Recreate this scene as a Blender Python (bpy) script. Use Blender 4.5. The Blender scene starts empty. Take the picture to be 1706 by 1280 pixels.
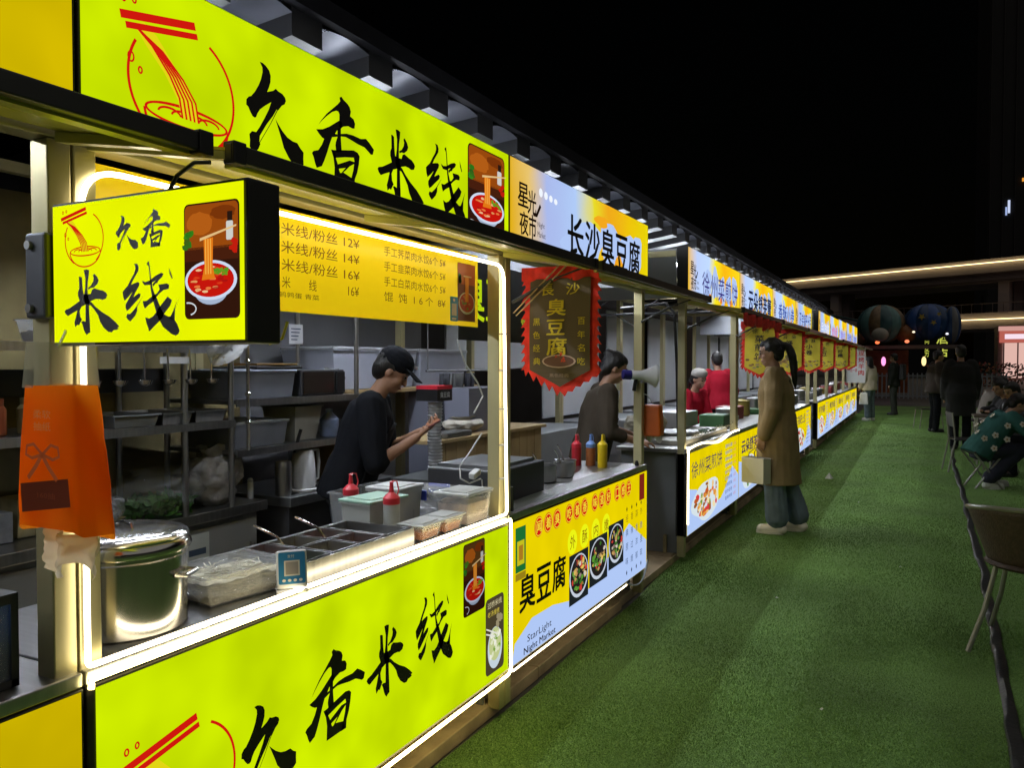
import bpy, bmesh, math, random
import numpy as np
from mathutils import Vector, Matrix, Euler, noise
from mathutils.geometry import tessellate_polygon
R = math.radians
random.seed(7)
rng = np.random.default_rng(7)
scene = bpy.context.scene
col = scene.collection

# ------------------------------------------------------------------ camera, sky, exposure
cam_d = bpy.data.cameras.new('camera')
cam = bpy.data.objects.new('camera', cam_d)
col.objects.link(cam)
cam.location = (0, 0, 1.5)
cam.rotation_euler = (R(90 - 1.46), 0, R(26.98))
cam_d.sensor_width = 36.0
cam_d.lens = 1330 / 1706 * 36
cam_d.clip_start = 0.05
cam_d.clip_end = 2000
scene.camera = cam

world = bpy.data.worlds.new('World')
scene.world = world
world.use_nodes = True
wn = world.node_tree
wbg = wn.nodes['Background']
sky = wn.nodes.new('ShaderNodeTexSky')
sky.sky_type = 'NISHITA'
sky.sun_disc = False
sky.sun_elevation = R(1.0)
sky.sun_rotation = R(200)
wn.links.new(sky.outputs[0], wbg.inputs[0])
wbg.inputs[1].default_value = 0.00045

moon_d = bpy.data.lights.new('night_glow', 'SUN')
moon_d.energy = 0.42
moon_d.angle = R(110)
moon_d.color = (1.0, 0.95, 0.88)
moon = bpy.data.objects.new('night_glow', moon_d)
moon.rotation_euler = (R(0), R(22), 0)
col.objects.link(moon)

vs = scene.view_settings
vs.view_transform = 'Standard'
vs.look = 'None'
vs.gamma = 1
vs.exposure = 0.0
vs.use_curve_mapping = False
cy = scene.cycles
cy.use_denoising = True
cy.max_bounces = 7
cy.diffuse_bounces = 3
cy.glossy_bounces = 3
cy.transmission_bounces = 4
cy.transparent_max_bounces = 12
cy.sample_clamp_indirect = 2.5
cy.sample_clamp_direct = 0
cy.caustics_reflective = False
cy.caustics_refractive = False
cy.use_light_tree = True

# ------------------------------------------------------------------ helpers
def lin(c):
    c = c / 255.0
    return c / 12.92 if c <= 0.04045 else ((c + 0.055) / 1.055) ** 2.4

def L3(c):
    return (lin(c[0]), lin(c[1]), lin(c[2]))

MATS = {}
def P(name, rgb, rough=0.5, metal=0.0, var=0.12, vscale=6.0, bump=0.0, bscale=150.0, alpha=1.0, trans=0.0, spec=0.5, coat=0.0, aniso=None, sss=0.0):
    """Principled material, base colour broken up by object space noise, optional fine relief."""
    if name in MATS:
        return MATS[name]
    m = bpy.data.materials.new(name)
    m.use_nodes = True
    nt = m.node_tree
    b = nt.nodes['Principled BSDF']
    b.inputs['Roughness'].default_value = rough
    b.inputs['Metallic'].default_value = metal
    b.inputs['Alpha'].default_value = alpha
    b.inputs['Transmission Weight'].default_value = trans
    b.inputs['Specular IOR Level'].default_value = spec
    b.inputs['Coat Weight'].default_value = coat
    b.inputs['Subsurface Weight'].default_value = sss
    tc = nt.nodes.new('ShaderNodeTexCoord')
    n1 = nt.nodes.new('ShaderNodeTexNoise')
    n1.inputs['Scale'].default_value = vscale
    n1.inputs['Detail'].default_value = 6
    src = tc.outputs['Object']
    if aniso:
        mp = nt.nodes.new('ShaderNodeMapping')
        mp.inputs['Scale'].default_value = aniso
        nt.links.new(src, mp.inputs[0])
        src = mp.outputs[0]
    nt.links.new(src, n1.inputs['Vector'])
    cr = nt.nodes.new('ShaderNodeValToRGB')
    cr.color_ramp.elements[0].position = 0.3
    cr.color_ramp.elements[1].position = 0.7
    cr.color_ramp.elements[0].color = (*[max(0, c * (1 - var)) for c in rgb], 1)
    cr.color_ramp.elements[1].color = (*[min(1, c * (1 + var)) for c in rgb], 1)
    nt.links.new(n1.outputs[0], cr.inputs[0])
    nt.links.new(cr.outputs[0], b.inputs['Base Color'])
    if metal > 0.3 or rough < 0.35:
        mr = nt.nodes.new('ShaderNodeMapRange')
        mr.inputs['To Min'].default_value = max(0.03, rough * 0.75)
        mr.inputs['To Max'].default_value = min(1, rough * 1.35)
        nt.links.new(n1.outputs[0], mr.inputs[0])
        nt.links.new(mr.outputs[0], b.inputs['Roughness'])
    if bump > 0:
        n2 = nt.nodes.new('ShaderNodeTexNoise')
        n2.inputs['Scale'].default_value = bscale
        n2.inputs['Detail'].default_value = 4
        nt.links.new(src, n2.inputs['Vector'])
        bp = nt.nodes.new('ShaderNodeBump')
        bp.inputs['Strength'].default_value = bump
        bp.inputs['Distance'].default_value = 0.01
        nt.links.new(n2.outputs[0], bp.inputs['Height'])
        nt.links.new(bp.outputs[0], b.inputs['Normal'])
    MATS[name] = m
    return m

def EM(rgb255, k=1.0, sample=True, mottle=0.0):
    """Back-lit print or lamp: gives off light of its own."""
    key = ('em', tuple(rgb255), k, sample, mottle)
    if key in MATS:
        return MATS[key]
    m = bpy.data.materials.new('lit_%d_%d_%d' % tuple(rgb255))
    m.use_nodes = True
    nt = m.node_tree
    nt.nodes.remove(nt.nodes['Principled BSDF'])
    e = nt.nodes.new('ShaderNodeEmission')
    out = nt.nodes['Material Output']
    c = L3(rgb255)
    e.inputs[0].default_value = (*c, 1)
    e.inputs[1].default_value = k
    if mottle:
        tc = nt.nodes.new('ShaderNodeTexCoord')
        n1 = nt.nodes.new('ShaderNodeTexNoise')
        n1.inputs['Scale'].default_value = 5.0
        n1.inputs['Detail'].default_value = 1.5
        nt.links.new(tc.outputs['Object'], n1.inputs['Vector'])
        mr = nt.nodes.new('ShaderNodeMapRange')
        mr.inputs['From Min'].default_value = 0.3
        mr.inputs['From Max'].default_value = 0.7
        mr.inputs['To Min'].default_value = k * (1 - mottle)
        mr.inputs['To Max'].default_value = k * (1 + mottle)
        nt.links.new(n1.outputs[0], mr.inputs[0])
        nt.links.new(mr.outputs[0], e.inputs[1])
    # an acrylic face also mirrors a little of its surroundings
    nt.links.new(e.outputs[0], out.inputs[0])
    m.cycles.emission_sampling = 'AUTO' if sample else 'NONE'
    MATS[key] = m
    return m

def RAMP(name, stops, length, k=1.0, axis='Y', wob=0.06):
    """Back-lit colour-blend print along a signboard (stops: (position 0..1, rgb255))."""
    if name in MATS:
        return MATS[name]
    m = bpy.data.materials.new(name)
    m.use_nodes = True
    nt = m.node_tree
    nt.nodes.remove(nt.nodes['Principled BSDF'])
    e = nt.nodes.new('ShaderNodeEmission')
    e.inputs[1].default_value = k
    tc = nt.nodes.new('ShaderNodeTexCoord')
    sp = nt.nodes.new('ShaderNodeSeparateXYZ')
    nt.links.new(tc.outputs['Object'], sp.inputs[0])
    n1 = nt.nodes.new('ShaderNodeTexNoise')
    n1.inputs['Scale'].default_value = 3.0
    n1.inputs['Detail'].default_value = 2
    nt.links.new(tc.outputs['Object'], n1.inputs['Vector'])
    ma = nt.nodes.new('ShaderNodeMath')
    ma.operation = 'MULTIPLY_ADD'
    ma.inputs[1].default_value = 1.0 / length
    nt.links.new(sp.outputs[axis], ma.inputs[0])
    mb = nt.nodes.new('ShaderNodeMath')
    mb.operation = 'MULTIPLY_ADD'
    mb.inputs[1].default_value = wob * 2
    mb.inputs[2].default_value = -wob
    nt.links.new(n1.outputs[0], mb.inputs[0])
    nt.links.new(mb.outputs[0], ma.inputs[2])
    cr = nt.nodes.new('ShaderNodeValToRGB')
    els = cr.color_ramp.elements
    while len(els) < len(stops):
        els.new(0.5)
    for el, (p, c) in zip(els, stops):
        el.position = p
        el.color = (*L3(c), 1)
    nt.links.new(ma.outputs[0], cr.inputs[0])
    nt.links.new(cr.outputs[0], e.inputs[0])
    nt.links.new(e.outputs[0], nt.nodes['Material Output'].inputs[0])
    MATS[name] = m
    return m

WL = {}
def tag(o, label=None, cat=None, group=None, kind=None):
    if label: o['label'] = label
    if cat: o['category'] = cat
    if group: o['group'] = group
    if kind: o['kind'] = kind
    return o

def thing(name, label, cat, loc, rotz=0.0, group=None, local=False):
    o = bpy.data.objects.new(name, None)
    o.empty_display_size = 0.1
    col.objects.link(o)
    o.location = loc
    o.rotation_euler = (0, 0, rotz)
    WL[o.name] = Vector((0, 0, 0)) if local else Vector(loc)
    return tag(o, label, cat, group)

class MB:
    def __init__(s):
        s.v = []; s.f = []; s.m = []; s.cur = 0
    def add(s, vs_, fs_):
        o = len(s.v)
        s.v.extend([tuple(v) for v in vs_])
        for f in fs_:
            s.f.append(tuple(i + o for i in f)); s.m.append(s.cur)
        return s
    def mat(s, i):
        s.cur = i; return s
    def box(s, x0, x1, y0, y1, z0, z1):
        return s.add([(x0,y0,z0),(x1,y0,z0),(x1,y1,z0),(x0,y1,z0),(x0,y0,z1),(x1,y0,z1),(x1,y1,z1),(x0,y1,z1)],
                     [(0,3,2,1),(4,5,6,7),(0,1,5,4),(1,2,6,5),(2,3,7,6),(3,0,4,7)])
    def obox(s, c, size, rot=(0,0,0), taper=1.0):
        M = Euler([R(a) for a in rot]).to_matrix(); c = Vector(c)
        hx, hy, hz = [q / 2 for q in size]
        vs_ = []
        for z, t in ((-hz, 1.0), (hz, taper)):
            for x, y in ((-hx,-hy),(hx,-hy),(hx,hy),(-hx,hy)):
                vs_.append(c + M @ Vector((x*t, y*t, z)))
        return s.add(vs_, [(0,3,2,1),(4,5,6,7),(0,1,5,4),(1,2,6,5),(2,3,7,6),(3,0,4,7)])
    def cyl(s, p0, p1, r0, r1=None, n=14, caps=True):
        r1 = r0 if r1 is None else r1
        p0, p1 = Vector(p0), Vector(p1)
        d = (p1 - p0).normalized()
        a = d.orthogonal().normalized(); b = d.cross(a)
        vs_ = []
        for p, r in ((p0, r0), (p1, r1)):
            for i in range(n):
                t = 2 * math.pi * i / n
                vs_.append(p + a * (r * math.cos(t)) + b * (r * math.sin(t)))
        fs_ = [(i, (i+1) % n, n + (i+1) % n, n + i) for i in range(n)]
        if caps:
            fs_ += [tuple(range(n-1, -1, -1)), tuple(range(n, 2*n))]
        return s.add(vs_, fs_)
    def tube(s, path, r, n=8, closed=False, caps=True):
        path = [Vector(p) for p in path]; k = len(path)
        rs = r if isinstance(r, (list, tuple)) else [r] * k
        vs_ = []; prev = None
        for i, p in enumerate(path):
            if closed: d = path[(i+1) % k] - path[i-1]
            else: d = path[min(i+1, k-1)] - path[max(i-1, 0)]
            d.normalize()
            a = d.orthogonal().normalized() if prev is None else (prev - d * prev.dot(d)).normalized()
            prev = a; b = d.cross(a)
            for j in range(n):
                t = 2 * math.pi * j / n
                vs_.append(p + a * (rs[i] * math.cos(t)) + b * (rs[i] * math.sin(t)))
        fs_ = []
        for i in range(k if closed else k - 1):
            q = (i + 1) % k
            for j in range(n):
                fs_.append((i*n+j, i*n+(j+1) % n, q*n+(j+1) % n, q*n+j))
        if caps and not closed:
            fs_ += [tuple(range(n-1, -1, -1)), tuple(range((k-1)*n, k*n))]
        return s.add(vs_, fs_)
    def lathe(s, prof, c, n=28, axis='z', sx=1.0, sy=1.0):
        c = Vector(c); vs_ = []; k = len(prof)
        for r, h in prof:
            for j in range(n):
                t = 2 * math.pi * j / n
                a, b = r * math.cos(t) * sx, r * math.sin(t) * sy
                vs_.append(c + (Vector((a, b, h)) if axis == 'z' else Vector((h, a, b)) if axis == 'x' else Vector((a, h, b))))
        fs_ = []
        for i in range(k - 1):
            for j in range(n):
                fs_.append((i*n+j, i*n+(j+1) % n, (i+1)*n+(j+1) % n, (i+1)*n+j))
        if prof[0][0] > 1e-5: fs_.append(tuple(range(n-1, -1, -1)))
        if prof[-1][0] > 1e-5: fs_.append(tuple(range((k-1)*n, k*n)))
        return s.add(vs_, fs_)
    def quad(s, a, b, c, d):
        return s.add([a, b, c, d], [(0, 1, 2, 3)])
    def grid(s, fn, nu, nv):
        vs_ = [fn(i / nu, j / nv) for j in range(nv + 1) for i in range(nu + 1)]
        fs_ = [(j*(nu+1)+i, j*(nu+1)+i+1, (j+1)*(nu+1)+i+1, (j+1)*(nu+1)+i) for j in range(nv) for i in range(nu)]
        return s.add(vs_, fs_)
    def build(s, name, mats, parent=None, smooth=False, bevel=0.0, solid=0.0, seg=2, sub=0):
        me = bpy.data.meshes.new(name)
        if parent is not None:
            base = WL[parent.name]
        else:
            A = np.array(s.v); base = Vector(((A[:,0].min()+A[:,0].max())/2, (A[:,1].min()+A[:,1].max())/2, A[:,2].min()))
        me.from_pydata([(v[0]-base[0], v[1]-base[1], v[2]-base[2]) for v in s.v], [], s.f)
        if not isinstance(mats, (list, tuple)): mats = [mats]
        for m in mats: me.materials.append(m)
        if len(mats) > 1: me.polygons.foreach_set('material_index', s.m)
        if smooth:
            me.polygons.foreach_set('use_smooth', [True] * len(s.f))
            if smooth != 2:
                me.set_sharp_from_angle(angle=R(38))
        me.update()
        o = bpy.data.objects.new(name, me)
        col.objects.link(o)
        if parent is not None:
            o.parent = parent
            WL[o.name] = base
        else:
            o.location = base
            WL[o.name] = Vector(base)
        if solid:
            md = o.modifiers.new('thickness', 'SOLIDIFY'); md.thickness = solid; md.offset = 0
        if bevel:
            md = o.modifiers.new('edge', 'BEVEL'); md.width = bevel; md.segments = seg; md.limit_method = 'ANGLE'; md.angle_limit = R(40)
        if sub:
            md = o.modifiers.new('sub', 'SUBSURF'); md.levels = sub; md.render_levels = sub
        return o

TXT = {}
def text_geo(sx, bold=0.0):
    """Outline lettering from the built-in typeface, as triangles in its own box (height of one line = 1)."""
    key = sx
    if key in TXT: return TXT[key]
    cu = bpy.data.curves.new('lettering', 'FONT')
    cu.body = sx; cu.size = 1.0; cu.resolution_u = 2
    o = bpy.data.objects.new('lettering', cu)
    me = o.to_mesh()
    vs_ = [(v.co.x, v.co.y) for v in me.vertices]
    fs_ = [tuple(p.vertices) for p in me.polygons]
    o.to_mesh_clear(); bpy.data.objects.remove(o); bpy.data.curves.remove(cu)
    A = np.array(vs_) if vs_ else np.zeros((1, 2))
    mn, mx = A.min(0), A.max(0)
    TXT[key] = ([(float(a - mn[0]), float(b - mn[1])) for a, b in vs_], fs_, float(mx[0]-mn[0]), float(mx[1]-mn[1]))
    return TXT[key]

class Print:
    """Flat print laid on a plane: origin O, right Rv, up Uv, outward N. Layers are fractions of a mm apart."""
    def __init__(s, O, Rv, Uv, N, step=0.0006):
        s.O, s.R, s.U, s.N = Vector(O), Vector(Rv), Vector(Uv), Vector(N)
        s.mb = MB(); s.mats = []; s.step = step; s.lay = 1
    def _m(s, m):
        if m not in s.mats: s.mats.append(m)
        s.mb.cur = s.mats.index(m)
    def pt(s, u, v):
        return s.O + s.R * u + s.U * v + s.N * (s.step * s.lay)
    def poly(s, pts, m, lay=None):
        s._m(m)
        if lay: s.lay = lay
        vs_ = [s.pt(u, v) for u, v in pts]
        tris = tessellate_polygon([[Vector((u, v, 0)) for u, v in pts]])
        fs_ = []
        for t in tris:
            a, b, c = [pts[i] for i in t]
            cr = (b[0]-a[0])*(c[1]-a[1]) - (b[1]-a[1])*(c[0]-a[0])
            fs_.append(t if cr > 0 else (t[0], t[2], t[1]))
        s.mb.add(vs_, fs_)
    def rect(s, u0, v0, u1, v1, m, lay=None, r=0.0):
        if r:
            p = []
            for cx_, cy_, a0 in ((u1-r, v0+r, -90), (u1-r, v1-r, 0), (u0+r, v1-r, 90), (u0+r, v0+r, 180)):
                for k in range(5):
                    a = R(a0 + 22.5 * k); p.append((cx_ + r*math.cos(a), cy_ + r*math.sin(a)))
            s.poly(p, m, lay)
        else:
            s.poly([(u0,v0),(u1,v0),(u1,v1),(u0,v1)], m, lay)
    def ell(s, cu, cv, ru, rv, m, lay=None, n=24, jit=0.0, a0=0, a1=360):
        p = []
        for i in range(n if a1 - a0 >= 360 else n + 1):
            t = R(a0 + (a1 - a0) * i / n); q = 1 + random.uniform(-jit, jit)
            p.append((cu + ru*q*math.cos(t), cv + rv*q*math.sin(t)))
        s.poly(p, m, lay)
    def ring(s, cu, cv, ru, rv, w, m, lay=None, n=36, a0=0, a1=360):
        if lay: s.lay = lay
        s._m(m); vs_ = []; fs_ = []
        for i in range(n + 1):
            t = R(a0 + (a1-a0)*i/n)
            vs_.append(s.pt(cu + ru*math.cos(t), cv + rv*math.sin(t)))
            vs_.append(s.pt(cu + (ru-w)*math.cos(t), cv + (rv-w)*math.sin(t)))
        for i in range(n): fs_.append((2*i, 2*i+2, 2*i+3, 2*i+1))
        s.mb.add(vs_, fs_)
    def line(s, pts, w, m, lay=None):
        if lay: s.lay = lay
        s._m(m); vs_ = []; k = len(pts)
        for i, (u, v) in enumerate(pts):
            a = pts[max(0, i-1)]; b = pts[min(k-1, i+1)]
            dx, dy = b[0]-a[0], b[1]-a[1]; q = math.hypot(dx, dy) or 1
            nx, ny = -dy/q*w/2, dx/q*w/2
            vs_ += [s.pt(u-nx, v-ny), s.pt(u+nx, v+ny)]
        s.mb.add(vs_, [(2*i, 2*i+2, 2*i+3, 2*i+1) for i in range(k-1)])
    def text(s, tx, u, v, h, m, w=None, bold=0.0, lay=None, shear=0.0):
        if lay: s.lay = lay
        s._m(m)
        vs_, fs_, tw, th = text_geo(tx, bold)
        if not fs_: return
        sy = h / th; sx = (w / tw) if w else sy
        l0 = s.lay
        for q, (ox, oy) in enumerate(((0, 0),) if bold < .008 else ((-1, -.6), (1, -.6), (-1, .6), (1, .6), (0, 0))):
            s.lay = l0 + .15*q
            s.mb.add([s.pt(u + (a + ox*bold*.7)*sx + shear*b*sy, v + (b + oy*bold*.7)*sy) for a, b in vs_], fs_)
        s.lay = l0
    def glyph(s, g, u0, v0, u1, v1, m, lay=None):
        pol = GLYPH[g]
        mx = max(p[0] for q in pol for p in q); my = max(p[1] for q in pol for p in q)
        for q in pol:
            s.poly([(u0 + a/mx*(u1-u0), v0 + b/my*(v1-v0)) for a, b in q], m, lay)
    def build(s, name, parent):
        return s.mb.build(name, s.mats, parent)

def PX(x, y0=0.0):   # a plane facing the aisle (+X): u runs along +Y, v up
    return Print((x, y0, 0), (0, 1, 0), (0, 0, 1), (1, 0, 0))
def PY(y, x0=0.0):   # a plane facing the camera end of the row (-Y): u runs along +X, v up
    return Print((x0, y, 0), (1, 0, 0), (0, 0, 1), (0, -1, 0))

GLYPH = {
'jiu': [[[202,997],[246,1000],[295,983],[344,948],[365,898],[361,826],[335,756],[309,706],[399,745],[443,781],[479,764],[545,753],[589,724],[601,691],[581,648],[536,620],[477,551],[455,555],[396,467],[317,373],[288,335],[196,200],[188,137],[202,111],[174,53],[118,0],[75,15],[44,47],[49,113],[42,181],[80,221],[141,226],[190,289],[268,411],[332,521],[369,611],[276,546],[199,483],[164,433],[143,387],[122,374],[89,382],[55,423],[29,465],[0,481],[3,537],[37,576],[71,591],[125,652],[181,739],[216,811],[241,899],[239,949]],[[432,446],[475,400],[541,339],[622,287],[706,265],[783,263],[837,211],[887,180],[883,114],[886,39],[835,1],[711,0],[635,68],[561,156],[518,260],[475,353]],[[474,554],[356,361],[195,124],[188,129],[348,363],[462,557]]],
'xiang': [[[483,978],[517,1000],[560,973],[626,950],[670,921],[692,875],[677,819],[744,800],[771,755],[759,696],[713,687],[639,694],[550,666],[506,638],[475,657],[479,788],[458,814],[422,813],[351,780],[253,707],[170,635],[109,574],[164,642],[253,734],[365,825],[451,895],[495,940]],[[73,516],[183,544],[294,600],[392,663],[478,718],[521,707],[521,642],[434,592],[398,546],[441,552],[441,524],[348,496],[306,413],[263,312],[207,199],[166,132],[78,95],[52,138],[26,203],[0,241],[27,269],[107,297],[168,370],[207,443],[169,451],[115,482]],[[442,612],[506,638],[505,517],[519,372],[418,344],[404,419],[412,457],[441,520]],[[499,571],[608,601],[728,611],[881,606],[983,632],[1054,596],[1142,539],[1118,474],[1077,465],[1021,491],[950,522],[818,529],[697,546],[593,558],[498,542]],[[326,354],[375,359],[410,282],[445,217],[473,149],[488,124],[546,141],[604,130],[701,108],[730,15],[379,0],[388,167],[368,272]],[[361,355],[519,391],[741,439],[818,428],[856,394],[840,295],[808,192],[762,106],[753,10],[648,8],[694,107],[732,205],[753,314],[741,354],[577,322],[389,273]],[[438,210],[561,261],[665,305],[763,306],[755,286],[665,237],[590,174],[538,135],[517,135],[575,190],[590,202],[452,163]]],
'mi': [[[472,992],[534,1000],[599,985],[587,901],[565,814],[556,707],[561,618],[587,546],[585,440],[589,324],[600,190],[606,39],[562,26],[521,0],[480,41],[453,86],[427,158],[394,208],[442,216],[497,206],[503,460],[463,551],[479,639],[501,728],[508,861]],[[353,895],[387,898],[429,881],[434,793],[445,694],[458,631],[560,600],[572,511],[489,461],[405,436],[362,375],[374,285],[415,239],[387,208],[344,151],[309,165],[252,126],[233,199],[270,279],[307,381],[194,344],[80,302],[30,331],[0,372],[25,399],[125,423],[253,477],[366,527],[326,610],[327,663],[359,716],[358,823]],[[683,901],[717,926],[783,874],[816,820],[788,768],[699,715],[631,713],[576,689],[563,716],[632,748],[687,808],[702,860]],[[506,620],[629,624],[658,685],[712,705],[833,674],[913,661],[979,628],[1008,592],[977,541],[897,522],[831,537],[736,541],[627,514],[571,467],[489,469]],[[572,511],[640,500],[734,426],[880,342],[1052,267],[1182,185],[1271,114],[1226,102],[1258,84],[1205,67],[1140,64],[1100,32],[1021,40],[916,104],[837,193],[792,292],[706,382],[626,447],[558,458]]],
'xian': [[[235,980],[303,974],[328,931],[321,879],[268,820],[208,752],[174,700],[246,719],[312,731],[340,715],[330,676],[257,591],[217,531],[322,579],[361,569],[347,526],[228,442],[135,374],[82,349],[56,394],[57,439],[111,499],[185,585],[198,602],[125,543],[38,488],[12,538],[0,610],[41,644],[101,686],[168,772],[235,848],[263,908],[257,952]],[[267,396],[399,533],[396,524],[293,404],[289,343],[252,282],[185,231],[145,205],[99,233],[67,269],[88,309],[147,307],[214,354]],[[483,966],[529,1000],[544,936],[558,849],[567,770],[587,708],[593,647],[629,567],[679,496],[715,425],[764,346],[813,284],[887,252],[936,255],[1003,210],[1057,149],[1099,63],[1074,21],[1025,0],[945,23],[859,76],[785,121],[736,191],[675,270],[651,341],[614,437],[578,534],[554,649],[544,754],[533,867],[521,929]],[[389,743],[453,723],[543,741],[658,800],[759,831],[807,819],[783,777],[708,729],[688,699],[657,696],[605,655],[593,690],[657,735],[581,708],[555,683],[440,680],[408,712]],[[398,471],[475,473],[578,526],[680,565],[731,615],[707,677],[782,682],[869,687],[912,668],[905,616],[868,608],[806,603],[730,563],[654,506],[602,455],[512,415],[441,369],[416,409]],[[445,255],[522,235],[599,264],[676,331],[752,407],[879,514],[964,464],[926,392],[813,293],[775,233],[699,183],[609,124],[538,73],[513,65],[507,100],[470,171]],[[1075,481],[1037,397],[1018,338],[1009,201],[899,221],[937,263],[987,331],[1025,398]],[[909,891],[945,829],[981,750],[962,742],[920,813]]]}
# ------------------------------------------------------------------ materials
M_ALU = P('champagne_aluminium', (0.52, 0.47, 0.26), 0.42, 0.55, var=0.1, vscale=9, aniso=(1, 1, 0.15))
M_ALUW = P('pale_paint_metal', (0.5, 0.47, 0.12), 0.35, 0.0, var=0.08, vscale=3, coat=0.2)  # awning ribs and lip: lime light of the signs mixed into the colour
M_STEEL = P('stainless_steel', (0.45, 0.45, 0.45), 0.34, 1.0, var=0.12, vscale=5, bump=0.02, bscale=60, aniso=(1, 12, 1))
M_POLISH = P('polished_steel', (0.62, 0.6, 0.57), 0.17, 1.0, var=0.08, vscale=7)
M_DSTEEL = P('dull_steel', (0.3, 0.31, 0.32), 0.35, 0.9, var=0.25, vscale=6)
M_DARK = P('dark_frame', (0.022, 0.022, 0.022), 0.42, 0.0, var=0.2, coat=0.1)
M_BLACK = P('black_plastic', (0.012, 0.012, 0.013), 0.4, 0.0, var=0.25)
M_CHAR = P('charcoal_panel', (0.03, 0.031, 0.035), 0.45, 0.0, var=0.2)
M_CASE = P('sign_case', (0.012, 0.011, 0.012), 0.5, 0.0, var=0.2, bump=0.05, bscale=300)
M_WHITE = P('white_plastic', (0.62, 0.63, 0.64), 0.35, 0.0, var=0.07)
M_OFFW = P('off_white_paint', (0.5, 0.5, 0.5), 0.5, 0.0, var=0.1, vscale=2)
M_GREYP = P('grey_cabinet', (0.22, 0.235, 0.25), 0.4, 0.0, var=0.12, vscale=3)
M_LGREY = P('light_grey_sheet', (0.4, 0.42, 0.46), 0.45, 0.0, var=0.08, vscale=2)
M_INK = P('black_vinyl', (0.008, 0.007, 0.007), 0.55, 0.0, var=0.2, vscale=30)
M_RED = P('red_cloth', (0.78, 0.03, 0.02), 0.75, 0.0, var=0.25, vscale=25, bump=0.1, bscale=400)
M_CONC = P('pavement', (0.4, 0.31, 0.19), 0.7, 0.0, var=0.35, vscale=5, bump=0.12, bscale=60)
M_TARP = P('ochre_tarpaulin', (0.3, 0.25, 0.11), 0.6, 0.0, var=0.45, vscale=2.2, bump=0.2, bscale=5)
M_CARD = P('cardboard', (0.3, 0.19, 0.09), 0.8, 0.0, var=0.2, vscale=6)
M_WOOD = P('pale_wood', (0.42, 0.3, 0.14), 0.6, 0.0, var=0.2, vscale=4, aniso=(8, 1, 1))
M_BLUE = P('blue_plastic', (0.01, 0.035, 0.4), 0.35)
M_CLEAR = P('clear_plastic', (0.6, 0.63, 0.66), 0.15, alpha=0.2, var=0.1, vscale=8)
M_MILK = P('milky_plastic', (0.62, 0.64, 0.62), 0.28, alpha=0.62, var=0.06)
M_FILM = P('thin_plastic_film', (0.7, 0.72, 0.74), 0.16, alpha=0.38, var=0.4, vscale=14, bump=0.9, bscale=22)
M_CURT = P('vinyl_curtain', (0.55, 0.58, 0.62), 0.14, alpha=0.22, var=0.3, vscale=4, bump=0.25, bscale=9)
M_GLASS = P('clear_glass', (0.8, 0.85, 0.85), 0.06, alpha=0.12, var=0.05)
M_ORANGE = P('orange_packet_film', (0.85, 0.16, 0.008), 0.22, var=0.06, vscale=8, bump=0.12, bscale=25, sss=0.0)
M_LED = EM((255, 238, 200), 8.0)
M_LED2 = EM((255, 236, 190), 9.0)
M_LED3 = EM((255, 232, 150), 15.0)
M_TUBE = EM((240, 244, 250), 85.0)
M_FILL_TUBE = EM((236, 243, 255), 210.0)

YG = EM((201, 229, 0), 0.98, mottle=0.14)
YGB = EM((228, 240, 0), 1.06, mottle=0.06)
YEL0 = EM((208, 182, 0), 0.95, mottle=0.12)
PANY = EM((232, 208, 0), 1.0, mottle=0.06)
BLU = EM((176, 200, 246), 1.0, sample=False)
def pe(c, k=1.0): return EM(c, k, sample=False)
INKP = pe((26, 16, 10))

# ------------------------------------------------------------------ the ground
g = MB(); g.quad((-90, -60, 0), (120, -60, 0), (120, 260, 0), (-90, 260, 0))
tag(g.build('ground', P('dark_plaza_paving', (0.075, 0.072, 0.07), 0.55, var=0.25, vscale=0.8, bump=0.05, bscale=30)), 'dark paved plaza floor', kind='structure')

def turf_mat():
    m = bpy.data.materials.new('artificial_turf'); m.use_nodes = True
    nt = m.node_tree; b = nt.nodes['Principled BSDF']
    b.inputs['Roughness'].default_value = 0.75
    tc = nt.nodes.new('ShaderNodeTexCoord')
    a = nt.nodes.new('ShaderNodeTexNoise'); a.inputs['Scale'].default_value = 140; a.inputs['Detail'].default_value = 3
    c = nt.nodes.new('ShaderNodeTexNoise'); c.inputs['Scale'].default_value = 1.1; c.inputs['Detail'].default_value = 5
    for n in (a, c): nt.links.new(tc.outputs['Object'], n.inputs['Vector'])
    r1 = nt.nodes.new('ShaderNodeValToRGB')
    r1.color_ramp.elements[0].position = 0.32; r1.color_ramp.elements[0].color = (0.08, 0.17, 0.035, 1)
    r1.color_ramp.elements[1].position = 0.68; r1.color_ramp.elements[1].color = (0.26, 0.48, 0.12, 1)
    nt.links.new(a.outputs[0], r1.inputs[0])
    r2 = nt.nodes.new('ShaderNodeValToRGB')
    r2.color_ramp.elements[0].position = 0.3; r2.color_ramp.elements[0].color = (0.62, 0.62, 0.55, 1)
    r2.color_ramp.elements[1].position = 0.7; r2.color_ramp.elements[1].color = (1.1, 1.1, 1.0, 1)
    nt.links.new(c.outputs[0], r2.inputs[0])
    mx = nt.nodes.new('ShaderNodeMix'); mx.data_type = 'RGBA'; mx.blend_type = 'MULTIPLY'
    mx.inputs[0].default_value = 1
    nt.links.new(r1.outputs[0], mx.inputs[6]); nt.links.new(r2.outputs[0], mx.inputs[7])
    nt.links.new(mx.outputs[2], b.inputs['Base Color'])
    bp = nt.nodes.new('ShaderNodeBump'); bp.inputs['Strength'].default_value = 0.8; bp.inputs['Distance'].default_value = 0.012
    nt.links.new(a.outputs[0], bp.inputs['Height']); nt.links.new(bp.outputs[0], b.inputs['Normal'])
    return m
M_TURF = turf_mat()

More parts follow.
